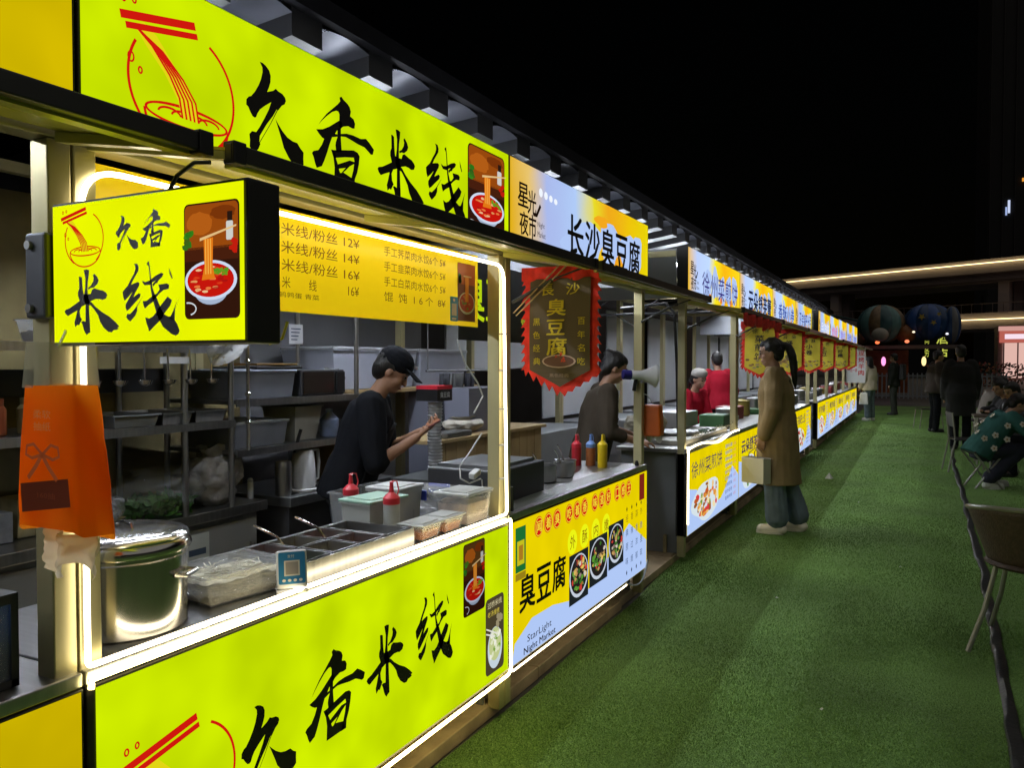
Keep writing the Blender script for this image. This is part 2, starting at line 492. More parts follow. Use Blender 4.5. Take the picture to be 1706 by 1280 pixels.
t = MB()
ys = [-3 + 0.25 * i for i in range(int(34 / 0.25) + 1)]
def turf_edge(y): return -1.555 + 0.012 * math.sin(y * 1.7) + 0.008 * math.sin(y * 4.1 + 1) - 0.05 * min(1, max(0, (y - 3.2) / 2.4))
xs = [None, -1.3, -0.6, 0.2, 1.2, 3, 6, 11]
for y in ys:
    for x in xs:
        xx = turf_edge(y) if x is None else x
        t.v.append((xx, y, 0.012 + (0.006 * noise.noise((xx * 1.3, y * 1.3, 0)))))
k = len(xs)
for j in range(len(ys) - 1):
    for i in range(k - 1):
        t.f.append((j*k+i, j*k+i+1, (j+1)*k+i+1, (j+1)*k+i)); t.m.append(0)
turf = tag(t.build('turf', M_TURF, smooth=2), 'green artificial turf laid along the food stalls', kind='structure')

# turf pile: single blades, dense in the near stretch and thinning out with distance
def turf_pile(n, y0, y1):
    yg = np.linspace(y0, y1, 600)
    ex = np.array([turf_edge(a) for a in yg])
    x1 = 0.12 * yg + 0.22
    dens = (x1 - ex) / yg ** 1.75 * np.clip((y1 - yg) / 6.0, 0, 1)
    cdf = np.cumsum(dens); cdf /= cdf[-1]
    y = np.interp(rng.random(n), cdf, yg)
    e = np.interp(y, yg, ex); r1 = np.interp(y, yg, x1)
    q_ = rng.random(n)
    x = e + 0.004 + (r1 - e) * q_
    x += np.where(q_ > .9, (rng.random(n) ** 2) * .5, 0)
    a = rng.random(n) * 2 * np.pi
    sc_ = 1 + 0.10 * (y - y0)
    h = 0.011 * np.minimum(sc_, 1.4) * (0.6 + 0.6 * rng.random(n)); w = 0.0013 * sc_ * (0.7 + 0.6 * rng.random(n))
    lx = (rng.random(n) - 0.5) * h * 1.6; ly = (rng.random(n) - 0.5) * h * 1.6
    V_ = np.empty((n, 3, 3), np.float32); z0 = 0.009
    V_[:, 0] = np.stack([x - np.cos(a)*w, y - np.sin(a)*w, np.full(n, z0)], 1)
    V_[:, 1] = np.stack([x + np.cos(a)*w, y + np.sin(a)*w, np.full(n, z0)], 1)
    V_[:, 2] = np.stack([x + lx, y + ly, z0 + h], 1)
    me = bpy.data.meshes.new('turf_pile')
    me.vertices.add(3*n); me.loops.add(3*n); me.polygons.add(n)
    me.vertices.foreach_set('co', V_.ravel())
    me.loops.foreach_set('vertex_index', np.arange(3*n, dtype=np.int32))
    me.polygons.foreach_set('loop_start', np.arange(0, 3*n, 3, dtype=np.int32))
    me.update(); me.validate()
    me.materials.append(M_TURF)
    o = bpy.data.objects.new('turf_pile', me); col.objects.link(o)
    o.parent = turf; o.matrix_parent_inverse = turf.matrix_basis.inverted()
    o['kind'] = 'stuff'
turf_pile(560000, 1.9, 26.0)

# raised paved strip the stalls stand on, laid as slabs
plat = MB(); plat.box(-4.6, -1.62, -4, 26, 0.002, 0.05)
platform = tag(plat.build('pavement', M_CONC), 'worn paved plinth under the row of stalls', kind='structure')
slab = None
yy = -1.4; random.seed(3); n_sl = 0
while yy < 25.5:
    ln = 1.2
    s_ = MB(); e0 = -1.585 - 0.05 * min(1, max(0, (yy - 3.2) / 2.4))
    s_.box(-2.1, e0 + random.uniform(-.004, .004), yy + 0.004, yy + ln - 0.004, 0.004, 0.062 + random.uniform(-.002, .002))
    s_.build('slab', M_CONC, platform, bevel=0.004)
    yy += ln

# black rumpled seam strip across the turf
sm = MB(); pts = [(0.33, 2.6), (0.354, 3.46), (0.37, 4.3), (0.40, 5.4), (0.432, 6.5), (0.44, 8.2), (0.47, 10.5), (0.476, 13.1), (0.55, 16.5), (0.636, 19.95), (0.7, 23)]
def seam_x(y):
    for (xa, ya), (xb, yb) in zip(pts, pts[1:]):
        if ya <= y <= yb: return xa + (xb - xa) * (y - ya) / (yb - ya)
    return pts[-1][0]
NS = 240
def seam(u, v):
    y = 2.6 + (23 - 2.6) * u ** 1.6
    w = 0.034 + 0.009 * noise.noise((y * 1.3, 5, 0))
    cx_ = seam_x(y) + 0.022 * noise.noise((y * 1.9, 0, 3)) + 0.004 * noise.noise((y * 6, 2, 3))
    h = 0.016 + (0.012 + 0.01 * noise.noise((y * 7, v * 3, 1))) * math.sin(math.pi * v)
    return (cx_ + (v - 0.5) * 2 * w, y, h if 0 < v < 1 else 0.004)
sm.grid(lambda u, v: seam(u, v), NS, 6)
tag(sm.build('cable_cover', P('black_rubber_strip', (0.012, 0.013, 0.014), 0.45, var=0.3, bump=0.3, bscale=40), smooth=True), 'black rumpled cable cover strip running along the turf', 'cable cover')

# ------------------------------------------------------------------ prints used on the signs
def bowl_photo(pr, u0, v0, u1, v1, lay=2, dark=1.0, variant=0):
    w, h = u1-u0, v1-v0
    D = lambda c: pe(tuple(int(a*dark) for a in c))
    U = lambda a: u0 + a*w
    Vv = lambda a: v0 + a*h
    pr.rect(u0, v0, u1, v1, D((48, 22, 12)), lay, r=min(w, h)*0.08)
    top = (150, 72, 14) if variant == 0 else (92, 58, 22)
    pr.rect(U(.02), Vv(.60), U(.98), Vv(.985), D(top), lay+1, r=min(w, h)*0.07)
    pr.ell(U(.30), Vv(.82), .24*w, .10*h, D((178, 92, 22)), lay+2, jit=.08)
    pr.ell(U(.72), Vv(.90), .22*w, .06*h, D((120, 52, 10)), lay+2, jit=.08)
    pr.rect(U(.02), Vv(.50), U(.98), Vv(.62), D((70, 30, 14)), lay+1)
    for i in range(9):
        pr.ell(U(.04+.12*random.random()), Vv(.60+.14*random.random()), .06*w, .03*h, D((30+random.randint(0, 40), 90+random.randint(0, 50), 25)), lay+3, n=7, jit=.3)
    pr.rect(U(.78), Vv(.66), U(.90), Vv(.82), D((205, 205, 200)), lay+3, r=.02*w)
    pr.rect(U(.80), Vv(.82), U(.89), Vv(.90), D((40, 24, 16)), lay+3)
    for i in range(8):
        pr.ell(U(.86+.10*random.random()), Vv(.56+.10*random.random()), .05*w, .025*h, D((190, 30, 14)), lay+4, n=7, jit=.3)
    cu, cv = (.5, .33)
    pr.ell(U(cu), Vv(cv-.09), .30*w, .12*h, D((165, 180, 205)), lay+3)
    pr.ell(U(cu), Vv(cv), .47*w, .17*h, D((205, 218, 240)), lay+4, n=32)
    pr.ell(U(cu), Vv(cv), .42*w, .145*h, D((196, 22, 12)), lay+5, n=32)
    for i in range(26):
        a = random.random()*6.28; q = random.random()**.5*.34
        c = random.choice([(225, 150, 90), (235, 190, 140), (215, 60, 25), (170, 20, 16), (230, 120, 60)])
        pr.ell(U(cu+q*math.cos(a)), Vv(cv+q*.33*math.sin(a)), .06*w, .012*h, D(c), lay+6, n=7, jit=.3)
    for i in range(12):
        pr.ell(U(cu+.10+.24*random.random()), Vv(cv+.04+.07*random.random()), .04*w, .015*h, D((70+random.randint(0, 50), 150, 30)), lay+7, n=6, jit=.35)
    pr.poly([(U(.40), Vv(.68)), (U(.57), Vv(.69)), (U(.56), Vv(.45)), (U(.60), Vv(.34)), (U(.36), Vv(.33)), (U(.41), Vv(.45))], D((226, 120, 22)), lay+8)
    for a in (.43, .475, .52):
        pr.poly([(U(a), Vv(.68)), (U(a+.018), Vv(.68)), (U(a+.02), Vv(.38)), (U(a), Vv(.38))], D((244, 176, 70)), lay+9)
    pr.poly([(U(.34), Vv(.665)), (U(.99), Vv(.765)), (U(.99), Vv(.78)), (U(.34), Vv(.69))], D((226, 190, 130)), lay+10)
    pr.ring(U(.08), Vv(.09), .16*w, .06*h, .02*w, D((210, 215, 220)), lay+4, n=16, a0=-70, a1=100)

def emblem(pr, u0, v0, u1, v1, red=(206, 24, 14), lay=2):
    """Round shop emblem: noodles lifted from a bowl inside an oval."""
    w, h = u1-u0, v1-v0
    m = pe(red); yl = pe((226, 214, 20))
    U = lambda a: u0 + a*w
    Vv = lambda a: v0 + a*h
    lw = .022*h
    pr.ring(U(.53), Vv(.47), .46*w, .47*h, lw, m, lay, a0=-52, a1=60)
    pr.ring(U(.53), Vv(.47), .46*w, .47*h, lw, m, lay, a0=150, a1=238)
    pr.ring(U(.56), Vv(.27), .36*w, .085*h, lw, m, lay+1)
    pr.ring(U(.56), Vv(.27), .37*w, .27*h, lw, m, lay+1, a0=182, a1=358)
    for q in (-.16, -.05, .07, .18):
        pr.ring(U(.56+q), Vv(.265), .10*w, .05*h, lw*.8, m, lay+2, n=16, a0=0, a1=180)
    body = [(.12, .80), (.20, .84), (.30, .78), (.44, .62), (.56, .47), (.63, .34), (.64, .26), (.50, .27), (.47, .38), (.36, .54), (.22, .68)]
    pr.poly([(U(a), Vv(b)) for a, b in body], yl, lay+3)
    for off in (0, .035, .07, .105, .14):
        pr.line([(U(.12+off*.5), Vv(.80-off*.3)), (U(.26+off*.6), Vv(.70-off*.1)), (U(.40+off*.8), Vv(.54)), (U(.48+off), Vv(.40)), (U(.505+off), Vv(.26))], lw*.75, m, lay+4)
    pr.line([(U(.02), Vv(.83)), (U(.62), Vv(.97))], lw*2.6, m, lay+5)
    pr.line([(U(.06), Vv(.77)), (U(.64), Vv(.90))], lw*2.0, m, lay+5)
    for a, b, c in ((.05, .95, .03), (.13, .965, .028), (.10, .57, .04), (.17, .50, .028)):
        pr.ring(U(a), Vv(b), c*w*.7, c*h, lw*.6, m, lay+2, n=12)

def brush_title(mk, spots, parent):
    for gname, a, b, c, d in spots:
        q = mk(); q.glyph(gname, a, b, c, d, M_INK, 3); q.build('character', parent)

def type_title(mk, tx, u, v, h, m, w, bold, parent, lay=8):
    n = len(tx); cw = w / n
    for i, ch in enumerate(tx):
        q = mk(); q.text(ch, u + i*cw + cw*.06, v, h, m, w=cw*.88, bold=bold, lay=lay); q.build('character', parent)

def blob_outline(cu, cv, ru, rv, n=20, jit=.12, rot=0):
    ph = random.random() * 6
    out = []
    for i in range(n):
        t = 6.283*i/n
        q = 1 + jit*math.sin(3*t+ph) + jit*.6*math.sin(5*t+ph*2)
        a, b = ru*q*math.cos(t), rv*q*math.sin(t)
        out.append((cu + a*math.cos(rot)-b*math.sin(rot), cv + a*math.sin(rot)+b*math.cos(rot)))
    return out

def dish_photo(pr, u0, v0, u1, v1, lay, style=0):
    w, h = u1-u0, v1-v0
    U = lambda a: u0 + a*w
    Vv = lambda a: v0 + a*h
    pr.rect(u0, v0, u1, v1, pe((28, 34, 36) if style < 2 else (196, 208, 226)), lay)
    pr.ell(U(.5), Vv(.52), .49*w, .44*h, pe((196, 206, 220)), lay+1)
    pr.ell(U(.5), Vv(.54), .44*w, .39*h, pe((34, 30, 28)), lay+2)
    cols = [(46, 40, 38), (190, 150, 90), (210, 200, 180), (90, 150, 50), (200, 60, 50), (60, 110, 40), (150, 130, 120), (225, 190, 90), (30, 30, 34)]
    for i in range(46):
        a = random.random()*6.28; q = random.random()**.5*.36
        pr.ell(U(.5+q*math.cos(a)), Vv(.55+q*.88*math.sin(a)), .07*w*random.uniform(.5, 1.2), .06*h*random.uniform(.5, 1.2), pe(random.choice(cols)), lay+3+i % 3, n=6, jit=.35)

# ------------------------------------------------------------------ stalls
W = 1.915
FX = -1.525
def rail(mb, x0, x1, y0, y1, z0, z1): mb.box(x0, x1, y0, y1, z0, z1)

STOPS_A = [(0.0, (226, 176, 22)), (0.1, (232, 196, 110)), (0.2, (170, 186, 236)), (0.38, (176, 204, 248)), (0.5, (232, 220, 40)), (0.64, (240, 170, 28)), (0.8, (240, 196, 12)), (1.0, (232, 214, 10))]
STOPS_B = [(0.0, (236, 186, 40)), (0.14, (186, 206, 250)), (0.34, (190, 216, 255)), (0.46, (244, 226, 30)), (0.66, (246, 184, 20)), (0.86, (250, 208, 20)), (1.0, (240, 214, 40))]

def stall_frame(label, y0, y1, group, led=False, near=True, strut=True, dz=0.0):
    st = thing('food_stall', label, 'stall', (FX, y0, 0.05), group=group)
    bv = 0.003 if near else 0
    zt = 2.37 + dz
    for yp in (y0 + 0.003, y1 - 0.053):
        m = MB(); m.box(-1.60, -1.545, yp, yp + 0.05, 0.05, 1.95); m.build('post', M_ALU, st, bevel=bv)
        m = MB(); m.box(-3.42, -3.37, yp, yp + 0.05, 0.05, 2.36); m.build('rear_post', M_ALU, st)
    m = MB(); m.box(-1.605, -1.545, y0 + .002, y1 - .002, 1.952, 1.985); m.build('header_rail', M_ALU, st, bevel=bv)
    for yp in (y0 + 0.004, y1 - 0.052):
        m = MB(); m.box(-3.42, -1.62, yp, yp + 0.045, 2.30, 2.345); m.build('side_rail', M_ALU, st)
    m = MB(); m.box(-3.42, -3.37, y0 + .06, y1 - .06, 2.30, 2.345); m.build('back_rail', M_ALU, st)
    # counter
    m = MB(); m.box(-2.08, -1.528, y0 + .004, y1 - .004, 0.832, 0.862); m.build('counter_top', M_STEEL, st, bevel=bv)
    m = MB(); m.box(-1.71, -1.69, y0 + .02, y1 - .02, 0.063, 0.20); m.build('kick_board', P('kick_board', (0.42, 0.34, 0.18), 0.55, var=0.3), st)
    for yp in (y0 + .058, y1 - .07):
        m = MB(); m.box(-2.06, -1.615, yp, yp + .012, 0.063, 0.83); m.build('side_panel', M_GREYP, st)
    # awning flap: hinged at the header, propped out over the aisle
    ya, yb = y0 + 0.022, y1 - 0.022
    m = MB()
    def aw(x, off=0.0): return 1.962 - (x + 1.53) * -0.0 - (x + 1.53) / 0.402 * 0.072 + off
    a, b = -1.53, -1.14
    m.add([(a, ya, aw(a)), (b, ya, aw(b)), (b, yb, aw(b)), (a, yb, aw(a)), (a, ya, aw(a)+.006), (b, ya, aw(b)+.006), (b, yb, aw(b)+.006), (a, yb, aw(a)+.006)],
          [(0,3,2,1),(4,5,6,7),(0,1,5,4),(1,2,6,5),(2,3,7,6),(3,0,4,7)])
    an = m.build('awning', P('awning_sheet', (0.62, 0.58, 0.07), 0.24, 0.1, var=0.06, vscale=2), st)  # yellow-green spill from the lime sign put into the base colour
    m = MB(); m.box(-1.142, -1.122, ya, yb, 1.872, 1.906); m.build('front_bar', M_DARK, an, bevel=bv)
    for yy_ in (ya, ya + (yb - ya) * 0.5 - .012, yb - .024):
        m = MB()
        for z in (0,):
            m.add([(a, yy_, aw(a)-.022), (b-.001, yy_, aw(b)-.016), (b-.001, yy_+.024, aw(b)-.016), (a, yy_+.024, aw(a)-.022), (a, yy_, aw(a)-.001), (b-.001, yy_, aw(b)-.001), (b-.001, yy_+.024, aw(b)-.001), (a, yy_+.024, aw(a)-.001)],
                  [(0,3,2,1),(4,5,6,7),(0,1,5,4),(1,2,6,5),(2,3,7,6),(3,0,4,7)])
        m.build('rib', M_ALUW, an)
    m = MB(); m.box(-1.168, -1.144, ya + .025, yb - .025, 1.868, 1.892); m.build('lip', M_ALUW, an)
    for yy_ in (ya + .004, yb - .030):
        m = MB(); m.box(-1.147, -1.118, yy_ - .003, yy_ + .029, 1.868, 1.910); m.build('end_cap', M_BLACK, an, bevel=bv)
    if strut:
        for yy_ in (y0 + .07, y1 - .07):
            m = MB(); m.cyl((-1.545, yy_, 1.76), (-1.36, yy_, 1.85), .008, n=8); m.cyl((-1.36, yy_, 1.85), (-1.22, yy_, 1.893), .004, n=8)
            m.build('gas_strut', M_BLACK, st)
    # light boxes
    m = MB(); m.box(-1.61, FX - .002, y0 + .003, y1 - .003, 1.985, zt)
    sg = m.build('signboard', M_CASE, st, bevel=bv)
    m = MB(); m.box(-1.61, FX - .002, y0 + .003, y1 - .003, 0.205, 0.829)
    fp = m.build('front_panel', M_CASE, st, bevel=bv)
    return st, sg, fp, zt

def face(parent, y0, y1, z0, z1, mat, name='lit_face'):
    m = MB(); m.quad((FX, y0, z0), (FX, y1, z0), (FX, y1, z1), (FX, y0, z1))
    return m.build(name, mat, parent)

def rounded(corners, r, n=6):
    """polyline of (u,v) with rounded corners, closed"""
    out = []; k = len(corners)
    for i in range(k):
        p0 = Vector(corners[i-1]); p1 = Vector(corners[i]); p2 = Vector(corners[(i+1) % k])
        a = (p0-p1).normalized(); b = (p2-p1).normalized()
        ri = r[i] if isinstance(r, (list, tuple)) else r
        s_, e_ = p1 + a*ri, p1 + b*ri
        for j in range(n+1):
            t = j/n
            out.append(tuple((1-t)**2*s_ + 2*t*(1-t)*p1 + t*t*e_))
    return out

def unseen_tubes(y0, y1, x=-2.02, z=2.43, parent=None):  # tubes out of view above the sign line, lighting interior and canopy
    lm = MB(); lm.box(x - .035, x - .014, y0, y1, z - .02, z + .02)
    b = lm.build('lamp_housing', M_WHITE, parent)
    lm = MB(); lm.cyl((x, y0 + .02, z), (x, y1 - .02, z), .012, n=8); lm.build('lamp_tube', M_TUBE, b)
    x, z = -2.82, 2.385  # second tube, added deeper in to soften the turf light and brighten the interior
    lm = MB(); lm.box(x - .035, x - .014, y0, y1, z - .02, z + .02)
    b = lm.build('lamp_housing', M_WHITE, parent)
    lm = MB(); lm.cyl((x, y0 + .02, z), (x, y1 - .02, z), .012, n=8); lm.build('lamp_tube', M_FILL_TUBE, b)

# ---- stall 0: the plain yellow neighbour, mostly outside the picture
y0 = 1.055 - W
st0, sg, fp, zt = stall_frame('food stall with plain amber yellow light boxes, cut off by the picture edge', y0, 1.055, 'food stalls in the row', strut=False)
face(sg, y0 + .01, 1.045, 1.99, zt - .004, YEL0)
pr = PX(FX, 0); pr.rect(-.6, 2.225, 0.95, 2.362, BLU, 2); pr.build('printed_band', sg)
face(fp, y0 + .01, 1.045, 0.21, 0.825, YEL0)
unseen_tubes(y0 + .3, y0 + 1.5, parent=st0)

# ---- stall 1: the lime noodle stall
A, B = 1.055, 1.055 + W
st1, sg, fp, zt = stall_frame('lime yellow noodle stall with brush lettering and glowing white outline strips', A, B, 'food stalls in the row', strut=False)
face(sg, A + .008, B - .008, 1.99, zt - .004, YG)
pr = PX(FX)
emblem(pr, 1.145, 1.985, 1.475, 2.30); pr.build('emblem', sg)
brush_title(lambda: PX(FX), [('jiu', 1.51, 2.042, 1.721, 2.28), ('xiang', 1.755, 2.03, 2.042, 2.287), ('mi', 2.06, 2.025, 2.325, 2.264), ('xian', 2.337, 2.02, 2.612, 2.28)], sg)
pr = PX(FX); bowl_photo(pr, 2.625, 2.0, 2.925, 2.338); pr.build('food_picture', sg)
face(fp, A + .022, B - .012, 0.215, 0.822, YG)
pr = PX(FX)
emblem(pr, 1.13, 0.36, 1.46, 0.67); pr.build('emblem', fp)
brush_title(lambda: PX(FX), [('jiu', 1.475, 0.385, 1.675, 0.61), ('xiang', 1.712, 0.40, 1.984, 0.66), ('mi', 1.992, 0.42, 2.245, 0.655), ('xian', 2.265, 0.415, 2.51, 0.69)], fp)
pr = PX(FX); bowl_photo(pr, 2.588, 0.533, 2.756, 0.812, dark=.8, variant=1); pr.build('food_picture', fp)
pr = PX(FX)
pr.rect(2.762, 0.245, 2.918, 0.555, pe((72, 64, 44)), 2, r=.02)
pr.ell(2.84, .345, .062, .085, pe((196, 210, 220)), 3); pr.ell(2.84, .36, .052, .068, pe((190, 200, 140)), 4)
for i in range(22):
    pr.ell(2.84 + random.uniform(-.04, .04), .36 + random.uniform(-.05, .05), .012, .012, pe(random.choice([(220, 225, 190), (120, 160, 60), (235, 235, 220)])), 5, n=6, jit=.3)
pr.line([(2.762, .42), (2.84, .39)], .006, pe((225, 225, 215)), 6); pr.line([(2.762, .44), (2.85, .40)], .006, pe((225, 225, 215)), 7)
for i in range(6):
    pr.ell(2.88 + random.uniform(-.02, .02), .45 + random.uniform(-.03, .03), .014, .012, pe((150, 140, 110)), 4, n=7, jit=.3)
pr.text('过桥米线', 2.775, .515, .026, pe((214, 204, 160)), w=.12, lay=6); pr.text('老汤慢煮', 2.775, .48, .022, pe((210, 190, 70)), w=.10, lay=6)
pr.build('food_picture', fp)

# glowing outline strips of stall 1
led = MB()
zb, ztp = 0.874, 1.905
loop = rounded([(A + .003, zb), (B - .03, zb), (B - .03, ztp), (A + .012, ztp)], [.012, .02, .07, .09])
led.tube([(-1.521 if v < .95 else -1.535, u, v) for u, v in loop], .0062, n=8, closed=True)
led.build('light_strip', M_LED, st1, smooth=True)
led = MB()
loop = rounded([(A + .006, .196), (B - .002, .196), (B - .002, .862), (A + .006, .862)], .035)
led.tube([(-1.516, u, v) for u, v in loop if v < .85], .0062, n=8)
led.build('light_strip', M_LED3, st1, smooth=True)
# wire clips on the strip
for z in (1.02, 1.16, 1.31, 1.47, 1.62):
    m = MB(); m.box(-1.545, -1.524, B - .052, B - .012, z, z + .004); m.build('strip_clip', M_WHITE, st1)
unseen_tubes(A + .3, B - .3, parent=st1)

# menu valance
vb = MB(); vb.quad((-1.642, A + .06, 1.652), (-1.642, B - .06, 1.652), (-1.642, B - .06, 1.948), (-1.642, A + .06, 1.948))
def translucent(name, rgb, trgb, mix, rough=.3):
    m = bpy.data.materials.new(name); m.use_nodes = True
    n = m.node_tree; b = n.nodes['Principled BSDF']; b.inputs['Base Color'].default_value = (*rgb, 1); b.inputs['Roughness'].default_value = rough
    t_ = n.nodes.new('ShaderNodeBsdfTranslucent'); t_.inputs[0].default_value = (*trgb, 1)
    x_ = n.nodes.new('ShaderNodeMixShader'); x_.inputs[0].default_value = mix
    n.links.new(b.outputs[0], x_.inputs[1]); n.links.new(t_.outputs[0], x_.inputs[2]); n.links.new(x_.outputs[0], n.nodes['Material Output'].inputs[0])
    return m
val = vb.build('menu_board', translucent('amber_banner_sheet', (.86, .56, .006), (.95, .62, .006), .5), st1)
pr = PX(-1.642)
mi = P('menu_ink', (0.22, 0.055, 0.01), 0.6)
rows = ['酸菜肉丝米线/粉丝 12¥', '青椒牛肉米线/粉丝 14¥', '红烧肥肠米线/粉丝 16¥']
for i, r_ in enumerate(rows):
    pr = PX(-1.642); pr.text(r_, 1.52, 1.874 - i*.052, .036, mi, w=.60, bold=.004); pr.build('menu_line', val)
pr = PX(-1.642)
for j, ch in enumerate('三鲜米线'):
    pr.text(ch, 1.53 + j*.115, 1.720, .034, mi, bold=.004)
pr.text('16¥', 2.06, 1.720, .030, mi, bold=.004); pr.build('menu_line', val); pr = PX(-1.642)
pr.text('鸡肉 千张丝 鹌鹑蛋 青菜', 1.56, 1.693, .016, mi, w=.36); pr.build('menu_line', val)
for i, r_ in enumerate(['手工荠菜肉水饺6个 5¥', '手工韭菜肉水饺6个 5¥', '手工白菜肉水饺6个 5¥', '馄  饨  1 6 个  8¥']):
    pr = PX(-1.642); pr.text(r_, 2.255, 1.872 - i*.052, .033, mi, w=.40, bold=.003); pr.build('menu_line', val)
class _Dim: pass
pr = PX(-1.642)
cD = lambda n, c: P('print_' + n, c, 0.4)
pr.rect(2.745, 1.672, 2.885, 1.905, cD('brown', (0.16, 0.035, 0.012)), 2)
pr.rect(2.745, 1.82, 2.885, 1.905, cD('rust', (0.45, 0.09, 0.012)), 3)
pr.ell(2.815, 1.745, .064, .045, cD('porcelain', (0.62, 0.6, 0.5)), 4); pr.ell(2.815, 1.747, .057, .038, cD('broth', (0.5, 0.06, 0.015)), 5)
for i in range(16):
    pr.ell(2.815 + random.uniform(-.04, .04), 1.747 + random.uniform(-.024, .024), .009, .005, cD('bits%d' % (i % 3), [(0.55, 0.25, 0.08), (0.15, 0.3, 0.04), (0.5, 0.03, 0.02)][i % 3]), 6, n=6, jit=.3)
pr.rect(2.80, 1.75, 2.828, 1.855, cD('noodle', (0.75, 0.25, 0.03)), 7)
pr.rect(2.786, 1.85, 2.85, 1.856, cD('stick', (0.6, 0.4, 0.2)), 8)
for i in range(5): pr.ell(2.757, 1.84 + random.uniform(-.02, .02), .012, .01, cD('leaf', (0.06, 0.2, 0.03)), 8, n=6, jit=.3)
pr.build('food_picture', val)
pr = PX(-1.640)
pr.rect(2.685, 1.668, 2.745, 1.765, cD('pay_blue', (0.02, 0.2, 0.5)), 1, r=.006)
pr.rect(2.697, 1.690, 2.733, 1.738, cD('pay_white', (0.6, 0.5, 0.4)), 2)
pr.rect(2.699, 1.674, 2.731, 1.682, cD('pay_white', (0.6, 0.5, 0.4)), 2); pr.ell(2.715, 1.752, .008, .006, cD('pay_white', (0.6, 0.5, 0.4)), 2)
pr.build('pay_sticker', val)

def market_logo(pr, u, z, s, ink, small=True, lay=6):
    pr.text('星', u, z + .12*s, .10*s, ink, w=.10*s, bold=.025, lay=lay)
    pr.text('光', u + .095*s, z + .10*s, .105*s, ink, w=.085*s, bold=.022, lay=lay)
    pr.line([(u + .15*s, z + .105*s), (u + .185*s, z + .105*s), (u + .225*s, z + .155*s)], .018*s, ink, lay + 1)
    pr.text('夜', u + .015*s, z, .10*s, ink, w=.085*s, bold=.022, lay=lay)
    pr.text('市', u + .105*s, z - .005*s, .105*s, ink, w=.075*s, bold=.025, lay=lay)
    if small:
        pr.text('Night', u + .195*s, z + .05*s, .03*s, ink, w=.075*s, lay=lay)
        pr.text('Market', u + .195*s, z + .012*s, .026*s, ink, w=.085*s, lay=lay)

# ---- stall 2: stinky tofu
A, B = B, B + W
S2 = (A, B)
st2, sg, fp, zt = stall_frame('stinky tofu stall with yellow and pale blue light boxes beside the lime stall', A, B, 'food stalls in the row')
face(sg, A + .008, B - .008, 1.99, zt - .004, RAMP('blend_print_a', STOPS_A, W))
pr = PX(FX)
market_logo(pr, A + .075, 2.055, 1.0, INKP)
for i in range(4):
    pr.ell(A + .31 + .055*i, 2.27 - .004*i, .020, .020 - .002*i, pe((240, 246, 255), 1.0), 2, n=14)
for (u, v, a, b) in ((A+.92, 2.13, .17, .11), (A+1.22, 2.16, .15, .12), (A+1.5, 2.12, .16, .13), (A+1.68, 2.16, .10, .11), (A+.75, 2.08, .2, .07)):
    pr.poly(blob_outline(u, v, a, b), BLU, 3)
for (u, v, a, b) in ((A+1.08, 2.26, .10, .03), (A+1.36, 2.06, .07, .05)):
    pr.poly(blob_outline(u, v, a, b), pe((244, 168, 30)), 4)
pr.build('artwork_print', sg)
type_title(lambda: PX(FX), '长沙臭豆腐', A + .60, 2.035, .195, M_INK, 1.14, .03, sg)
face(fp, A + .012, B - .008, 0.21, 0.824, PANY)
pr = PX(FX)
pr.poly([(A+.02, .212), (B-.02, .212), (B-.02, .385), (4.53, .548), (3.80, .295), (3.42, .36), (3.19, .365), (A+.05, .30)], BLU, 2)
bx = A + .305
words = ['闻着臭', '吃着香', '味道好', '口感王']
u = A + .25
rc = pe((208, 28, 18)); yc = pe((244, 228, 60))
for wi, wd in enumerate(words):
    for ci, ch in enumerate(wd):
        cu_ = u + .04
        pr.ell(cu_, .762, .047, .047, rc, 3, n=20)
        pr.ring(cu_, .762, .043, .043, .004, yc, 5, n=20)
        pr.text(ch, cu_ - .027, .737, .052, yc, w=.054, bold=.02, lay=6)
        u += .102
    u += .045
u = A + .685
for ch in '外酥内嫩':
    pr.ell(u, .612, .062, .062, pe((236, 244, 20)), 3, n=20)
    pr.text(ch, u - .034, .578, .068, pe((120, 50, 14)), w=.068, lay=6)
    u += .16
type_title(lambda: PX(FX), '臭豆腐', A + .08, .42, .155, M_INK, .52, .035, fp)
pr.text('StarLight', A + .165, .262, .042, pe((40, 40, 46)), w=.26, lay=8)
pr.text('Night Market', A + .13, .216, .040, pe((30, 26, 30)), w=.34, bold=.012, lay=8)
# pay sticker, side tag and the four small columns
pr.rect(A+.055, .60, A+.155, .795, pe((28, 110, 50)), 3); pr.rect(A+.07, .63, A+.14, .735, pe((196, 190, 30)), 4); pr.rect(A+.085, .65, A+.125, .715, pe((170, 120, 30)), 5)
pr.rect(A+.055, .565, A+.155, .596, pe((150, 126, 24)), 3)
pr.rect(B-.165, .655, B-.065, .815, pe((120, 36, 22)), 3)
for i, tx in enumerate(['经典原味', '香辣过瘾', '蒜香浓郁', '外脆里软']):
    uu = B - .40 + .09*i
    pr.ell(uu, .64, .011, .016, pe((40, 30, 16)), 4, n=4); pr.ell(uu, .262, .011, .016, pe((40, 50, 80)), 4, n=4)
    for q, ch in enumerate(tx):
        pr.text(ch, uu - .022, .565 - q*.085, .044, pe((120, 100, 20) if .565 - q*.085 > .5 else (70, 90, 130)), w=.044, lay=6)
pr.build('artwork_print', fp)
pr = PX(FX)
for q_ in ((A+.63, .30, A+.885, .55, 12, 0), (A+.90, .325, A+1.17, .575, 12, 1), (A+1.19, .35, A+1.44, .60, 12, 1)):
    pr = PX(FX); dish_photo(pr, *q_); pr.build('food_picture', fp)
unseen_tubes(A + .3, B - .3, parent=st2)
